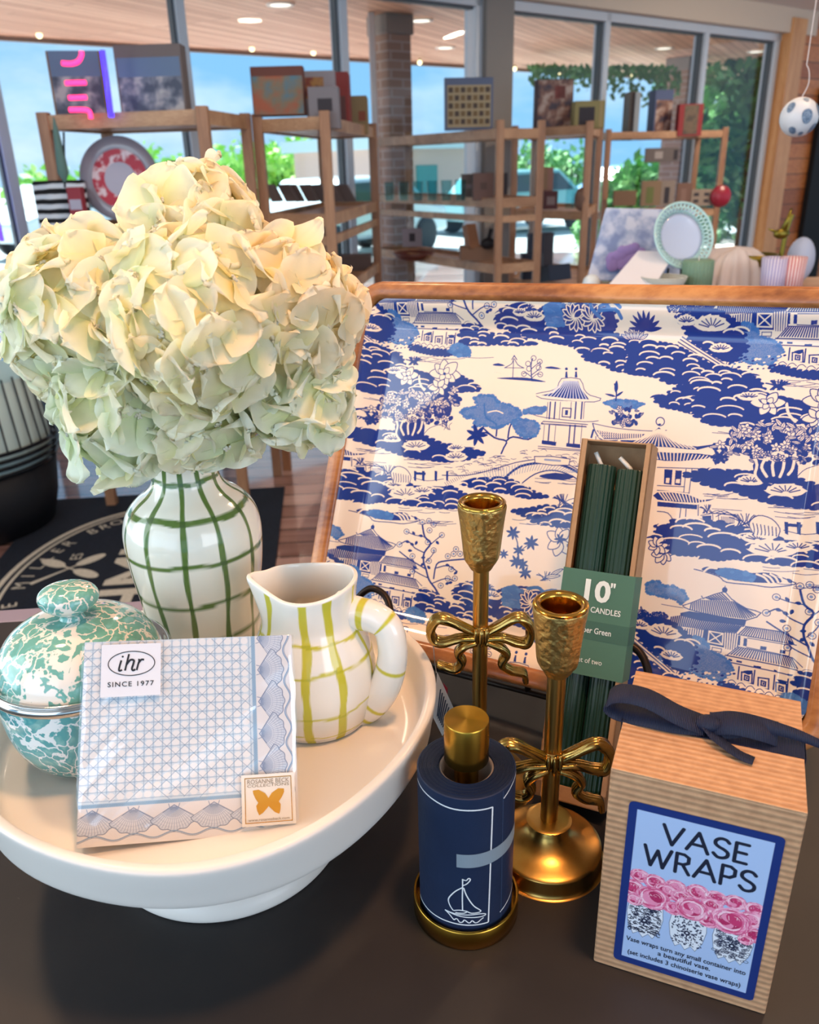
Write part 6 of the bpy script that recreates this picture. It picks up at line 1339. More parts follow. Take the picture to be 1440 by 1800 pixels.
    for x, y in ((405, 695), (350, 750), (465, 730), (360, 800), (455, 790), (310, 850), (470, 855)): tv.ring(X('2', [(x, y)])[0], 4.4, 1.5, NV)
    for P in ([(0, 760), (60, 745), (125, 770), (40, 772)], [(510, 790), (580, 775), (680, 800), (590, 802)], [(0, 830), (50, 838), (105, 848)], [(260, 480), (300, 476), (330, 486)]): F('2', P, sm=2)
    # --- flowers and shrubs in the rocks at the top
    for x, y, s_ in ((830, 320, 1), (1010, 330, 2)):
        c = X('2', [(x, y)])[0]
        for i in range(12): leaf(c[0], c[1], i / 12 * 2 * PI, 21, .42, NV, CR_, False, 2.2)
    for P in ([(800, 190), (900, 165), (960, 200)], [(960, 200), (1080, 165), (1180, 240)], [(1100, 230), (1220, 190), (1290, 240)], [(1080, 270), (1240, 260), (1290, 330)], [(1000, 200), (1020, 260), (1080, 320)]): Ln('2', P, 8, MBL)
    blob(X('2', [(550, 270), (560, 225), (630, 205), (700, 235), (710, 380), (560, 385)]), 5)
    fan(*X('2', [(310, 290)])[0], 14, 3); fan(*X('2', [(440, 330)])[0], 20, 4); grass(*X('2', [(400, 270)])[0], 10, 11, 2)
    for i in range(9):
        c = X('3', [(140, 330)])[0]; a = -PI / 2 + (i - 4) * .36; leaf(c[0], c[1], a, 30, .22, NV, None, False)
    for i in range(7): c = X('3', [(40, 390)])[0]; leaf(c[0] + i * 3 - 6, c[1], -PI / 2 + (i - 3) * .35, 17, .3)
    clump(*X('3', [(420, 190)])[0], 26, 8, 26, 8, 7)
    # --- magnolia tree
    clump(*X('1', [(560, 1120)])[0], 62, 20, 60, 12, 12); clump(*X('1', [(440, 1220)])[0], 56, 20, 46, 13, 11); clump(*X('1', [(860, 1080)])[0], 30, 20, 22, 14, 12); clump(*X('1', [(760, 1250)])[0], 34, 16, 26, 15, 10)
    F('1', [(400, 1300), (640, 1290), (660, 1440), (640, 1500), (420, 1500), (380, 1440)], sm=2)
    for P in ([(380, 1270), (400, 1360), (385, 1440), (420, 1500)], [(520, 1300), (500, 1360), (505, 1440)], [(450, 1320), (430, 1380), (460, 1450)], [(580, 1290), (570, 1380), (545, 1450)], [(650, 1270), (630, 1380), (600, 1430)], [(610, 870), (620, 950), (660, 1010)]): Ln('1', P, 5.5, CR_)
    clump(*X('1', [(520, 1290)])[0], 24, 6, 14, 16, 8, CR_)
    flower(*X('1', [(490, 870)])[0], 20, 6, 1); flower(*X('1', [(860, 850)])[0], 27, 8, 2); flower(*X('1', [(800, 980)])[0], 17, 6, 3, False)
    fan(*X('1', [(370, 830)])[0], 15, 6); grass(*X('1', [(560, 760)])[0], 14, 14, 3, 3)
    clump(*X('1', [(160, 1310)])[0], 9, 7, 8, 17, 6); sprig(*X('1', [(160, 1300)])[0], 12, 6); Ln('1', [(660, 1440), (720, 1380), (840, 1340), (900, 1310)], 1.6); grass(*X('1', [(880, 1400)])[0], 5, 14, 6, 1.4)
    Ln('1', [(780, 1210), (830, 1290), (840, 1370)], 1.8)
    # --- blue spreading tree
    for P in ([(990, 1055), (1005, 1020), (1020, 980), (950, 960), (880, 900)], [(1020, 980), (1060, 955), (1150, 970), (1190, 940)], [(950, 960), (900, 930), (840, 940)], [(960, 950), (960, 880), (900, 840), (890, 760)], [(1030, 960), (1040, 900), (1060, 860)]): Ln('a', P, 4.2)
    blob(X('a', [(750, 810), (770, 790), (850, 775), (830, 725), (870, 705), (950, 712), (965, 745), (1040, 765), (1110, 800), (1100, 840), (1050, 870), (960, 905), (880, 885), (820, 900), (840, 850), (780, 840)]), 6); blob(X('a', [(1060, 880), (1100, 850), (1190, 860), (1218, 900), (1200, 950), (1130, 960), (1080, 930)]), 7); blob(X('a', [(1125, 795), (1180, 780), (1260, 780), (1230, 815), (1130, 815)]), 8)
    Ln('a', [(910, 810), (960, 800), (1000, 815)], 3, CR_); sprig(*X('a', [(845, 945)])[0], 20, 7)
    # --- bridge
    F('5', [(0, 450), (100, 430), (300, 390), (730, 425), (900, 500), (900, 640), (700, 640), (600, 590), (470, 560), (340, 590), (240, 660), (120, 600), (0, 560)], CR_, 2); F('4', [(900, 420), (1100, 330), (1440, 260), (1440, 420), (1200, 440), (960, 510), (720, 500), (720, 440)], CR_, 0)
    q = random.Random(3)
    Qb = X('5', [(-420, 560), (-100, 460), (100, 430), (300, 390), (730, 425), (880, 500), (700, 560), (560, 500), (400, 470), (180, 490), (0, 560), (-300, 640)])
    for _ in range(230):
        p = (q.uniform(780, 1060), q.uniform(780, 840))
        if inpoly(p, Qb): tv.line([p, (p[0] + q.uniform(4, 10), p[1] + q.uniform(-2.5, 1.5)), (p[0] + q.uniform(8, 13), p[1] + q.uniform(0, 3))], 1.2, NV, 2)
    Ln('5', [(-400, 600), (-200, 600), (0, 555), (180, 500), (330, 475)], 2.4); Ln('5', [(600, 510), (720, 580), (860, 680)], 2.4); Ln('5', [(100, 620), (220, 530), (400, 500), (560, 520), (720, 600), (840, 700)], 6); Ln('5', [(240, 660), (340, 590), (470, 560), (600, 590), (720, 660), (800, 740)], 3)
    stripes_between(X('5', [(-80, 590), (180, 515), (400, 490), (700, 570)]), X('5', [(-60, 640), (160, 600), (330, 560), (640, 580)]), 34, 1.3, '#6f86b8')
    stripes_between(X('4', [(960, 480), (1150, 400), (1440, 345)]), X('4', [(980, 505), (1160, 420), (1440, 380)]), 30, 1.2)
    F('5', [(335, 450), (480, 450), (620, 470), (610, 520), (480, 520), (340, 500)], CR_, 0); Ln('5', [(335, 450), (480, 450), (620, 470), (610, 520), (480, 520), (340, 500)], 2.2, sm=0, closed=True); Ln('5', [(420, 475), (540, 485)], 5, '#8f9cc0')
    F('5', [(380, 600), (500, 580), (640, 600), (640, 620), (560, 640), (400, 620)], NV, 2)
    Ln('4', [(720, 440), (830, 465), (960, 450)], 1.6)
    for x, w_ in ((735, 20), (800, 22), (900, 22), (990, 18)): F('4', [(x - w_ / 2, 385), (x + w_ / 2, 388), (x + w_ / 2 - 3, 470), (x - w_ / 2, 460)], NV, 0)
    F('4', [(740, 395), (820, 400), (815, 420), (740, 415)], NV, 0)
    grass(*X('4', [(520, 430)])[0], 14, 20, 4, 2); F('4', [(560, 470), (540, 400), (590, 350), (660, 370), (700, 430), (690, 480), (640, 500)], CR_, 3); Ln('4', [(560, 470), (540, 400), (590, 350), (660, 370), (700, 430), (690, 480)], 2)
    for i in range(7): Ln('4', [(560 + i * 20, 400 + i * 4), (566 + i * 19, 440 + i * 6), (560 + i * 20, 475)], 2)
    for x in (380, 410): Ln('4', [(x - 50, 345), (x, 325), (x + 45, 350)], 1.6); Ln('4', [(x - 30, 350), (x - 30, 385)], 1.6)
    # --- main pagoda
    F('2', [(430, 1045), (560, 1020), (640, 980), (680, 895), (860, 900), (900, 1000), (960, 1060), (1065, 1090), (1000, 1125), (720, 1115), (480, 1090)], CR_, 2); Ln('2', [(430, 1045), (560, 1020), (640, 980), (680, 895), (860, 900), (900, 1000), (960, 1060), (1065, 1090), (1000, 1125), (720, 1115), (480, 1090)], 1.8, sm=2, closed=True)
    F('2', [(480, 1060), (600, 1035), (670, 980), (700, 918), (842, 920), (875, 1000), (925, 1065), (950, 1100), (720, 1090)], NV, 0)
    stripes_between(X('2', [(705, 920), (838, 922)]), X('2', [(520, 1062), (720, 1092), (940, 1098)]), 13, 2.0, '#c9cbe0')
    for x in (727, 822): tv.disc(X('2', [(x, 800)])[0], 2.6, NV); F('2', [(x - 8, 825), (x + 8, 825), (x + 14, 885), (x - 14, 885)], NV, 0)
    F('2', [(545, 1110), (905, 1122), (885, 1310), (525, 1290)], CR_, 0)
    for x in (545, 570, 618, 668, 775, 822, 882, 905): Ln('2', [(x, 1128), (x - 12, 1290)], 3.6 if x in (570, 618, 882, 822) else 1.6)
    Ln('2', [(690, 1185), (775, 1190), (768, 1275), (685, 1270)], 2.6, sm=0, closed=True); F('2', [(715, 1205), (745, 1207), (740, 1255), (712, 1253)], NV, 0)
    for P in ([(400, 1250), (520, 1280), (900, 1320), (1040, 1310)], [(480, 1335), (920, 1365)], [(500, 1315), (920, 1345)], [(480, 1335), (500, 1315)]): Ln('2', P, 1.8, sm=2)
    F('5', [(410, 185), (725, 215), (715, 400), (365, 385), (400, 330)], CR_, 0)
    for x in (415, 455, 505, 620, 660, 715): Ln('5', [(x, 200), (x - 12, 345)], 3.4 if x in (455, 620, 660) else 1.5)
    for P in ([(395, 320), (510, 333), (505, 365), (392, 350)], [(590, 342), (702, 352), (700, 385), (588, 370)]): F('5', P, NV, 0)
    for P in ([(390, 190), (750, 215)], [(365, 368), (740, 400)], [(365, 385), (740, 408)], [(410, 170), (760, 195)]): Ln('5', P, 1.8)
    # --- right-hand temple
    blob(X('5', [(890, 20), (950, 0), (1100, 0), (1210, 30), (1150, 60), (1000, 70)]), 9); clump(*X('5', [(1060, 130)])[0], 28, 17, 22, 21, 9); Ln('5', [(985, 0), (990, -60), (975, -130)], 3.4); leaf(*X('5', [(985, -60)])[0], -1.5, 22, .3, NV, None, False); leaf(*X('5', [(985, -30)])[0], -2.9, 20, .2, NV, None, False); leaf(*X('5', [(985, -30)])[0], -.6, 16, .25, NV, None, False)
    F('5', [(800, 185), (1000, 225), (1390, 240), (1290, 310), (1330, 420), (820, 420), (830, 310)], CR_, 0); Ln('5', [(800, 185), (1000, 225), (1250, 245), (1390, 240)], 1.8); Ln('5', [(800, 185), (825, 260), (880, 320), (1000, 320)], 2.6); F('5', [(830, 240), (1000, 265), (1220, 270), (1180, 300), (1000, 310), (890, 310)], NV, 0)
    for j in range(3): stripes_between(X('5', [(840, 245 + j * 22), (1200, 272 + j * 10)]), X('5', [(848, 258 + j * 20), (1200, 280 + j * 10)]), 20, 2.6, CR_)
    F('5', [(825, 375), (1080, 395), (1080, 420), (825, 418)], NV, 0); Ln('5', [(825, 290), (828, 420)], 2); Ln('5', [(870, 330), (872, 375)], 1.6)
    F('5', [(780, 300), (800, 230), (815, 235), (795, 305)], NV, 0)
    F('5', [(1000, 320), (1150, 315), (1250, 280), (1330, 195), (1420, 290), (1540, 340), (1680, 350), (1800, 325), (1790, 370), (1640, 405), (1440, 385), (1090, 365)], CR_, 2); F('5', [(1020, 318), (1150, 320), (1250, 290), (1330, 215), (1400, 300), (1500, 350), (1640, 368), (1770, 350), (1640, 395), (1440, 378), (1090, 355)], NV, 2)
    stripes_between(X('5', [(1318, 235), (1345, 235)]), X('5', [(1080, 352), (1440, 372), (1640, 390)]), 17, 2.2, CR_)
    tv.ring(X('5', [(1340, 170)])[0], 7.4, 2.2, NV); tv.disc(X('5', [(1335, 192)])[0], 3, NV, .5)
    F('5', [(950, 405), (1070, 380), (1440, 400), (1640, 410), (1780, 440), (1850, 410), (1820, 460), (1600, 490), (1380, 500), (1050, 440)], CR_, 2); F('5', [(960, 408), (1070, 398), (1440, 420), (1640, 425), (1780, 450), (1600, 478), (1380, 485), (1060, 436)], NV, 2); stripes_between(X('5', [(990, 402), (1440, 420), (1760, 448)]), X('5', [(1050, 440), (1440, 480), (1720, 478)]), 26, 2.3, CR_)
    F('6', [(60, 370), (410, 385), (350, 600), (330, 690), (420, 700), (400, 880), (60, 860)], CR_, 0)
    for P in ([(120, 395), (190, 400), (180, 530), (115, 520)], [(215, 405), (270, 408), (260, 535), (205, 528)]): F('6', P, NV, 0)
    F('6', [(135, 470), (165, 470), (160, 515), (130, 512)], CR_, 0); F('6', [(220, 480), (255, 480), (250, 515), (215, 512)], CR_, 0)
    for P in ([(60, 380), (410, 390)], [(305, 395), (285, 590)], [(355, 395), (330, 600)], [(60, 535), (290, 545)], [(60, 575), (330, 600)]): Ln('6', P, 1.9)
    F('6', [(60, 580), (320, 600), (430, 650), (575, 628), (500, 680), (400, 695), (60, 665)], CR_, 2); F('6', [(60, 592), (320, 612), (430, 658), (550, 645), (400, 682), (60, 655)], NV, 2); stripes_between(X('6', [(60, 592), (320, 610), (480, 650)]), X('6', [(110, 655), (400, 682), (480, 670)]), 15, 2.3, CR_)
    F('6', [(60, 672), (400, 700), (398, 738), (60, 712)], NV, 0)
    for P in ([(260, 730), (240, 880)], [(305, 735), (295, 885)], [(410, 700), (408, 790)], [(60, 755), (150, 770), (200, 840)], [(180, 855), (400, 885)]): Ln('6', P, 2)
    grass(*X('6', [(490, 770)])[0], 10, 15, 7, 1.6); Ln('6', [(430, 790), (560, 770), (650, 780), (740, 790)], 1.6); F('6', [(440, 795), (520, 790), (520, 835), (450, 835)], NV, 0); stripes_between(X('6', [(600, 800), (720, 805)]), X('6', [(600, 850), (720, 855)]), 9, 1.4); Ln('6', [(560, 800), (650, 765), (740, 800)], 1.6)
    # --- lower flowers and sprays
    flower(*X('5', [(540, 1120)])[0], 27, 7, 5, False); sprig(*X('5', [(540, 1110)])[0], 11, 6); flower(*X('5', [(700, 1200)])[0], 24, 7, 6, False); flower(*X('6', [(110, 1110)])[0], 22, 8, 7, False); flower(*X('6', [(60, 1050)])[0], 18, 7, 8, False)
    for x, y, r in ((165, 1060, 13), (310, 1140, 14), (210, 1200, 11), (190, 1290, 13), (240, 1310, 11), (90, 1230, 9), (260, 1380, 12)): sprig(*X('5', [(x, y)])[0], r, 7, sd=x)
    Ln('5', [(170, 1060), (200, 1140), (205, 1230), (230, 1330), (300, 1420)], 3); Ln('5', [(310, 1140), (240, 1190), (205, 1230)], 2.2)
    grass(*X('5', [(570, 840)])[0], 16, 20, 8, 1.8); grass(*X('b', [(1290, 590)])[0], 8, 16, 9, 1.8)
    Ln('b', [(1270, 590), (1330, 560), (1400, 520)], 2.4); leaf(*X('b', [(1320, 560)])[0], -.5, 24, .25); leaf(*X('b', [(1290, 570)])[0], -.1, 26, .25); flower(*X('b', [(1200, 690)])[0], 15, 8, 9, False)
    # --- clouds and blue shrub left of the big building, stair, rocks
    blob(X('8', [(60, 200), (150, 180), (200, 225), (280, 225), (350, 260), (390, 320), (340, 370), (280, 330), (200, 315), (60, 280)]), 10); Ln('8', [(180, 370), (260, 385), (350, 400)], 1.4); clump(*X('8', [(150, 460)])[0], 20, 6, 16, 31, 6)
    rocks(X('8', [(20, 500), (110, 520), (140, 570), (250, 520), (360, 600), (380, 700), (260, 700), (200, 760), (300, 820), (380, 900), (260, 880), (160, 790), (60, 720), (0, 640)]), 4, 12); fan(*X('8', [(110, 560)])[0], 17, 11); fan(*X('8', [(270, 600)])[0], 22, 12, -3.0, -.2); fan(*X('8', [(90, 660)])[0], 16, 13)
    F('8', [(200, 640), (380, 690), (370, 720), (200, 680)], CR_, 0); stripes_between(X('8', [(210, 640), (370, 690)]), X('8', [(215, 675), (360, 715)]), 6, 1.6)
    F('8', [(-40, 640), (30, 690), (330, 950), (420, 1010), (180, 960), (-60, 760)], CR_, 0)
    for dx in (0, 16, 34): Ln('8', [(-40 - dx, 640 + dx), (30 - dx, 700 + dx), (340 - dx, 965 + dx * .6)], 2.6, sm=0)
    for i in range(7): Ln('8', [(40 + i * 45, 700 + i * 38), (85 + i * 45, 705 + i * 38), (75 + i * 45, 735 + i * 38)], 1.8, sm=0)
    stripes_between(X('8', [(-20, 760), (160, 870)]), X('8', [(-20, 840), (160, 930)]), 5, 1.6)
    # --- big palace
    F('8', [(340, 520), (800, 580), (790, 745), (640, 720), (340, 660)], NV, 0); stripes_between(X('8', [(350, 560), (520, 580)]), X('8', [(345, 640), (500, 700)]), 9, 2.4, CR_); stripes_between(X('8', [(680, 600), (800, 610)]), X('8', [(675, 730), (780, 745)]), 6, 2.6, CR_)
    for P in ([(560, 585), (672, 605), (665, 695), (550, 672)],): Ln('8', P, 2.6, CR_, 0, True)
    Ln('8', [(562, 588), (662, 692)], 2.4, CR_); Ln('8', [(670, 606), (553, 670)], 2.4, CR_); F('8', [(540, 690), (690, 720), (690, 780), (560, 750)], CR_, 0); Ln('8', [(585, 715), (660, 728), (655, 755), (582, 742)], 1.6, sm=0, closed=True)
    F('8', [(225, 480), (330, 455), (480, 490), (845, 540), (790, 600), (520, 570), (300, 560), (250, 545)], CR_, 0); stripes_between(X('8', [(250, 475), (340, 462), (480, 500), (840, 548)]), X('8', [(240, 535), (340, 545), (520, 570), (780, 595)]), 36, 3.2)
    F('8', [(330, 440), (400, 425), (860, 492), (845, 545), (480, 500), (330, 462)], NV, 0)
    F('8', [(350, 385), (400, 365), (500, 325), (760, 345), (860, 405), (975, 440), (860, 497), (600, 460), (400, 410)], CR_, 0); Ln('8', [(350, 380), (400, 365), (500, 325)], 2, sm=2); Ln('8', [(760, 345), (860, 405), (975, 440), (860, 497), (600, 460), (400, 412), (350, 385)], 2.2, sm=2)
    stripes_between(X('8', [(410, 368), (500, 335), (760, 350), (850, 405)]), X('8', [(400, 405), (600, 455), (860, 485), (940, 455)]), 30, 2.8)
    F('8', [(500, 310), (600, 290), (685, 268), (765, 345), (500, 335)], CR_, 0); Ln('8', [(500, 305), (510, 325), (600, 292), (685, 268), (740, 330), (765, 345)], 2.2, sm=0); stripes_between(X('8', [(530, 322), (670, 280)]), X('8', [(570, 335), (730, 340)]), 8, 2.8); tv.disc(X('8', [(685, 256)])[0], 5, NV); Ln('8', [(688, 225), (686, 250)], 1.8)
    F('8', [(780, 600), (820, 550), (1180, 600), (1290, 690), (1220, 790), (820, 730)], CR_, 0); F('8', [(820, 552), (1190, 605), (1270, 690), (1150, 680), (800, 610)], CR_, 0); stripes_between(X('8', [(850, 552), (1200, 602)]), X('8', [(790, 605), (1250, 690)]), 24, 2.4); Ln('8', [(850, 548), (1190, 598)], 2); Ln('8', [(790, 612), (1260, 695)], 2)
    F('8', [(838, 640), (865, 645), (860, 708), (832, 702)], NV, 0); F('8', [(792, 620), (812, 624), (806, 700), (786, 696)], NV, 0); F('8', [(970, 704), (1020, 712), (1016, 740), (966, 732)], NV, 0); F('8', [(1128, 734), (1172, 740), (1168, 768), (1124, 760)], NV, 0)
    for P in ([(868, 640), (1210, 700)], [(860, 715), (1200, 785)], [(1215, 700), (1200, 790)]): Ln('8', P, 1.8)
    F('8', [(700, 780), (790, 712), (1230, 795), (1310, 865), (1265, 890), (1260, 945), (700, 835)], CR_, 0); stripes_between(X('8', [(790, 718), (1230, 800)]), X('8', [(725, 768), (1280, 880)]), 26, 2.6); Ln('8', [(700, 780), (790, 712), (1230, 795), (1310, 865)], 2, sm=0); Ln('8', [(690, 778), (1270, 892)], 2.4)
    Ln('8', [(700, 830), (1260, 945)], 2.4)
    for x, y, w_ in ((730, 812, 30), (800, 826, 44), (945, 868, 60), (1090, 900, 24), (1220, 930, 60)): F('8', [(x - w_ / 2, y - 9), (x + w_ / 2, y), (x + w_ / 2, y + 16), (x - w_ / 2, y + 7)], NV, 0)
    F('8', [(780, 860), (1215, 960), (1200, 1095), (765, 970)], CR_, 0)
    for x0, y0 in ((862, 960), (995, 1004), (1138, 1042)):
        for r_s in (42, 17): Ln('8', [(x0 - r_s, y0 - r_s - 5), (x0 + r_s, y0 - r_s + 6), (x0 + r_s - 3, y0 + r_s + 6), (x0 - r_s - 3, y0 + r_s - 4)], 3.0, sm=0, closed=True)
        F('8', [(x0 - 7, y0 - 9), (x0 + 8, y0 - 7), (x0 + 6, y0 + 11), (x0 - 8, y0 + 8)], NV, 0)
    for x in (800, 925, 1085, 1195): Ln('8', [(x, 870 + (x - 800) * .24), (x - 12, 975 + (x - 800) * .27)], 3)
    F('8', [(830, 905), (905, 900), (900, 925), (870, 935)], NV, 2); F('8', [(1100, 970), (1190, 985), (1150, 1010)], NV, 2)
    F('8', [(670, 955), (760, 965), (900, 1010), (1050, 1060), (1210, 1110), (1200, 1150), (1000, 1110), (850, 1070), (700, 1010)], CR_, 2); rocks(X('8', [(640, 990), (760, 1020), (900, 1080), (1050, 1110), (1220, 1170), (1100, 1190), (850, 1110), (650, 1030)]), 0, 13)
    for i in range(7): c = X('8', [(740 + i * 75, 1000 + i * 24)])[0]; tv.line([(c[0] - 9, c[1] + 2), (c[0] - 5, c[1] - 4), (c[0] + 2, c[1] - 5), (c[0] + 8, c[1] + 1)], 1.6, NV, 3)
    blob(X('8', [(450, 625), (530, 660), (570, 740), (690, 800), (760, 890), (700, 950), (640, 985), (500, 950), (380, 890), (285, 830), (285, 775), (370, 740), (390, 650)]), 11)
    q = random.Random(9)
    for _ in range(60):
        x, y = q.uniform(330, 760), q.uniform(860, 980); c = X('8', [(x, y + (x - 330) * .12)])[0]; tv.disc(c, q.uniform(1.5, 4), q.choice((NV, MBL, CR_)), .6, 7)
    blob(X('8', [(1220, 1080), (1270, 1050), (1340, 1100), (1350, 1180), (1300, 1190)]), 12); blob(X('1', [(900, 630), (940, 570), (1000, 555), (1100, 600), (1110, 670), (1000, 680)]), 13)
    # --- blossom tree right of the palace
    for P, w_ in (([(985, 700), (950, 640), (900, 570), (875, 480), (855, 420), (860, 340), (915, 260), (865, 205), (845, 110)], 5), ([(875, 480), (790, 430), (720, 385), (650, 330)], 3.4), ([(860, 340), (780, 300), (720, 240), (650, 270)], 3), ([(915, 270), (960, 230), (1010, 190)], 2.6), ([(940, 560), (965, 440), (1040, 410), (1200, 395)], 4), ([(965, 470), (1060, 450), (1140, 500)], 3), ([(930, 600), (1040, 560), (1110, 580)], 2.8), ([(865, 205), (780, 190), (710, 160)], 2.2), ([(900, 560), (820, 520), (770, 490)], 2.6), ([(870, 420), (920, 370), (950, 320)], 2.4)): Ln('7', P, w_)
    q = random.Random(12)
    for x, y in ((845, 80), (800, 60), (900, 70), (940, 100), (905, 150), (710, 160), (780, 190), (850, 200), (960, 240), (1010, 190), (650, 270), (700, 240), (740, 260), (800, 240), (890, 250), (720, 320), (940, 320), (870, 380), (760, 370), (830, 450), (1060, 370), (1110, 350), (1130, 310), (1165, 350), (1200, 380), (1040, 440), (1090, 480), (1140, 500), (1060, 560), (1100, 590), (1120, 560), (1000, 620), (1040, 610), (790, 480), (760, 500), (900, 410), (910, 480)):
        c = X('7', [(x, y)])[0]
        if q.random() < .5: tv.ring(c, 4.6, 1.5, NV); tv.disc(c, 2.2, '#7d90bd')
        else: leaf(c[0], c[1], q.uniform(0, 6), 8, .6, NV, None, False)
for SH in [[i * .3217 - j * .0007, -i * .001 + j * .2491] for j in (1, 0, -1) for i in (-1, 0, 1)]:
    tile()
def tdisp(U, V):
    d = np.minimum(np.minimum(U, PWd - U), np.minimum(V, PHt - V)); t = np.clip(d / .026, 0, 1); t = t * t * (3 - 2 * t)
    return -.004 - .014 * t
M_tray = mat('resin_print', '#ffffff', .10, attr='pcol', coat=.6, coatr=.03)
pn = tv.mesh('printed_panel', M_tray, tp(PU0, PV0), Tr, Tu, PWd, PHt, tr_, disp=tdisp, mask=lambda U, V: (np.hypot(np.clip(.022 - U, 0, 1) + np.clip(U - PWd + .022, 0, 1), np.clip(.022 - V, 0, 1) + np.clip(V - PHt + .022, 0, 1)) < .0225))
pn['label'] = 'glossy navy and cream printed landscape of pagodas, bridge and trees'
# easel
ez = thing('plate_easel', 'dark iron scrollwork easel holding up the painted tray', 'easel', tuple(tp(-.02, -.01)))
M_iron = mat('dark_iron', '#2b211c', .4, .7)
def rod(pts, r=.0032): return MB().tube(smooth_path(pts, 7), r, 10)
for u in (-.140, .085):
    a = tp(u, -.006, .012)
    rod([tp(u + .004, -.012, -.038), tp(u, -.010, -.01), a, tp(u, .012, .022), tp(u - .002, .036, .024), tp(u - .012, .052, .022), tp(u - .028, .056, .022), tp(u - .040, .044, .022), tp(u - .042, .028, .022)]).build('scroll_hook', M_iron, ez, True)
    rod([tp(u - .024, .020, .004), tp(u - .024, .026, .008), tp(u - .024, .042, .012)], .0038).build('hook_tip', M_iron, ez, True)
    g = tp(u, -.012, -.038); f0 = Vector((g.x - .012, g.y - .050, .0032)); rod([g, (g + f0) / 2 + Vector((0, .004, 0)), f0]).build('front_leg', M_iron, ez, True)
c0, c1 = tp(-.140, -.010, -.038), tp(.085, -.010, -.038); MB().tube([c0, c1], .0028, 8).build('cross_bar', M_iron, ez, True)
MB().tube([tp(-.028, -.010, -.038), tp(-.028, .22, -.039)], .003, 8).build('back_upright', M_iron, ez, True)
b_ = tp(-.028, .20, -.040); MB().tube([b_, Vector((b_.x + .02, b_.y + .06, .0032))], .003, 8).build('back_leg', M_iron, ez, True)
for u in (-.140, .085): g = tp(u, -.010, -.038); MB().tube([g, tp(-.028, .16, -.039)], .0026, 8).build('brace', M_iron, ez, True)
# ---------------------------------------------------------------- artificial hydrangeas in the vase
def petal_mat():
    m = mat('silk_petal', '#ffffff', .75, attr='pcol', spec=.25); N = m.node_tree.nodes; L = m.node_tree.links; b = N['Principled BSDF']
    tl = N.new('ShaderNodeBsdfTranslucent'); mx = N.new('ShaderNodeMixShader'); mx.inputs[0].default_value = .40; an = N['Attribute']
    L.new(an.outputs['Color'], tl.inputs[0]); L.new(b.outputs[0], mx.inputs[1]); L.new(tl.outputs[0], mx.inputs[2]); L.new(mx.outputs[0], N['Material Output'].inputs[0])
    tc = N.new('ShaderNodeTexCoord'); n = N.new('ShaderNodeTexNoise'); n.inputs['Scale'].default_value = 420; L.new(tc.outputs['Object'], n.inputs['Vector'])
    bp = N.new('ShaderNodeBump'); bp.inputs['Strength'].default_value = .18; bp.inputs['Distance'].default_value = .001; L.new(n.outputs[0], bp.inputs['Height']); L.new(bp.outputs[0], b.inputs['Normal']); return m
M_pet = petal_mat(); M_bud = mat('bud_centre', '#cfcdbd', .6); M_stem = mat('olive_stem', '#4b4a24', .7)
pal = [('#ebedb2', '#fffbe4'), ('#f4eaae', '#fff7de'), ('#e4efc4', '#fafdec'), ('#f8e6ae', '#fff1d4')]
def floret_mesh(seed, ci):
    q = random.Random(seed); vs = []; fs = []; cs = []; c_in, c_out = np.array(lin(pal[ci][0])), np.array(lin(pal[ci][1])); NS, NT = 10, 9
    for k in range(4):
        a0 = k * PI / 2 + q.uniform(-.18, .18); l = q.uniform(.0235, .0290); w = q.uniform(.0145, .0180); ph = q.uniform(0, 6); cup = q.uniform(-.25, .75); z0 = (k % 2) * .0016; wv = q.uniform(.0012, .0026); tw = q.uniform(-.35, .35); b0 = len(vs)
        for i in range(NS):
            s = math.sin(i / (NS - 1) * PI / 2); half = w * 1.12 * (.18 + .82 * min(1, s / .5) ** .8) * max(0, 1 - s ** 3.2) ** .5 + .0006
            for j in range(NT):
                t = j / (NT - 1) * 2 - 1; edge = max(abs(t), s) ** 3
                x = l * s * (1 - .10 * abs(t) ** 2 * s) + .0012; y = half * t
                z = z0 + .009 * cup * s * s - .004 * s * (1 - cup) + wv * edge * math.sin(ph + 5.5 * t + 7 * s) + .0009 * math.sin(ph * 2 + 11 * t + 3 * s) * s - .0022 * (1 - t * t) * s + tw * y * s
                x += .0007 * s ** 4 * math.sin(ph + j * 1.3)
                ca, sa = math.cos(a0), math.sin(a0); vs.append((x * ca - y * sa, x * sa + y * ca, z))
                m = min(1, max(0, (s - .05) * 1.3)); cc = c_in * (1 - m) + c_out * m; cc = cc * (1 - .05 * (j % 2) * s); cs.append((*cc, 1))
        for i in range(NS - 1):
            for j in range(NT - 1): fs.append((b0 + i * NT + j, b0 + (i + 1) * NT + j, b0 + (i + 1) * NT + j + 1, b0 + i * NT + j + 1))
    me = bpy.data.meshes.new('floret'); me.from_pydata(vs, [], fs); me.polygons.foreach_set('use_smooth', [True] * len(fs)); me.materials.append(M_pet)
    at_ = me.color_attributes.new('pcol', 'FLOAT_COLOR', 'POINT'); at_.data.foreach_set('color', np.array(cs, np.float32).ravel()); return me
FM = {(s, c): floret_mesh(s * 17 + c, c) for s in range(5) for c in range(4)}
bm_ = MB(); 
for i in range(7): a = i * 2.4; r = .0006 * math.sqrt(i); bm_.ball((r * 1.4 * math.cos(a), r * 1.4 * math.sin(a), .0022), .00095, 8, 6)
b_me = bpy.data.meshes.new('bud'); b_me.from_pydata(bm_.v, [], bm_.f); b_me.polygons.foreach_set('use_smooth', [True] * len(bm_.f)); b_me.materials.append(M_bud)
NECK = Vector((VC[0], VC[1], FZ + .19))
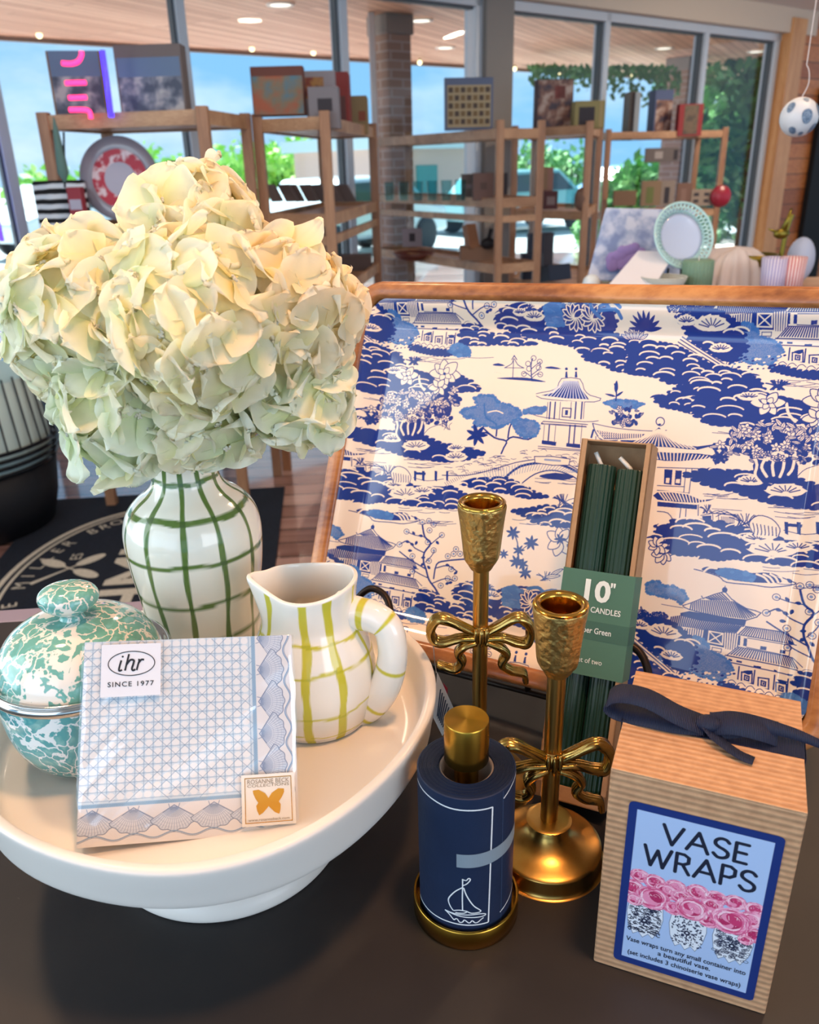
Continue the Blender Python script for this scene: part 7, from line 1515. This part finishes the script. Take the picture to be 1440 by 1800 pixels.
HE = [('cream hydrangea head at the top of the bouquet', (352, 415, .565), .0340, 34, (1, 3, 0)), ('pale green-cream hydrangea head at the far left of the bouquet', (165, 560, .535), .0480, 46, (0, 2, 1)),
      ('cream hydrangea head at the centre front of the bouquet', (355, 575, .500), .0470, 50, (0, 1, 0)), ('peach-cream hydrangea head at the right of the bouquet', (500, 550, .535), .0410, 40, (1, 3, 1)),
      ('pale mint hydrangea head hanging at lower left over the covered pot', (215, 715, .515), .0350, 34, (2, 0, 2)), ('pale green hydrangea head hanging at lower right beside painted tray', (525, 695, .530), .0290, 26, (0, 2, 0)),
      ('cream hydrangea head at the upper left behind the leftmost one', (150, 530, .590), .0400, 34, (1, 3, 1)), ('small green-cream hydrangea head low over the vase neck', (345, 715, .520), .0310, 28, (2, 0, 0))]
cen = [at(*h[1]) for h in HE]
for hi, (lab, _, R, n, cols) in enumerate(HE):
    c = cen[hi]; t = thing('hydrangea', lab, 'flower', tuple(c), 'hydrangeas in the plaid vase'); q = random.Random(hi + 3)
    for i in range(n):
        z = 1 - 2 * (i + .5) / n; r = math.sqrt(1 - z * z); a = i * 2.39996 + hi; d = Vector((r * math.cos(a), r * math.sin(a), z)); d = (d + Vector((q.gauss(0, .09), q.gauss(0, .09), q.gauss(0, .09)))).normalized()
        p = c + d * R * q.uniform(.93, 1.06)
        if any(hj != hi and (p - cen[hj]).length < HE[hj][2] * .78 for hj in range(len(HE))): continue
        if d.z < -.75 and abs(p.x - NECK.x) < .02 and abs(p.y - NECK.y) < .03: continue
        o = bpy.data.objects.new('floret', FM[(q.randrange(5), cols[q.randrange(3)])]); COL.objects.link(o); o.parent = t
        dd = (d + Vector((q.gauss(0, .26), q.gauss(0, .26), q.gauss(0, .26) + .05))).normalized(); qt = dd.to_track_quat('Z', 'Y'); s = q.uniform(.82, 1.12)
        o.matrix_local = Matrix.Translation(p - c) @ qt.to_matrix().to_4x4() @ Matrix.Rotation(q.uniform(0, 6.28), 4, 'Z') @ Matrix.Scale(s, 4)
        b = bpy.data.objects.new('bud', b_me); COL.objects.link(b); b.parent = o
    inner = c - (c - NECK).normalized() * R * .25
    MB().tube(smooth_path([NECK + Vector((q.uniform(-.008, .008), q.uniform(-.008, .008), -.15)), NECK + Vector((q.uniform(-.008, .008), q.uniform(-.008, .008), 0)), NECK.lerp(inner, .5) + Vector((0, 0, .012)), inner], 6), .0019, 8).build('stem', M_stem, t, True)
    pd = MB()
    for i in range(0, 22):
        z = 1 - 2 * (i + .5) / 22; r = math.sqrt(1 - z * z); a = i * 2.39996; d = Vector((r * math.cos(a), r * math.sin(a), z)); pd.tube([inner, c + d * R * .93], .0008, 5)
    pd.build('flower_stalks', M_stem, t)
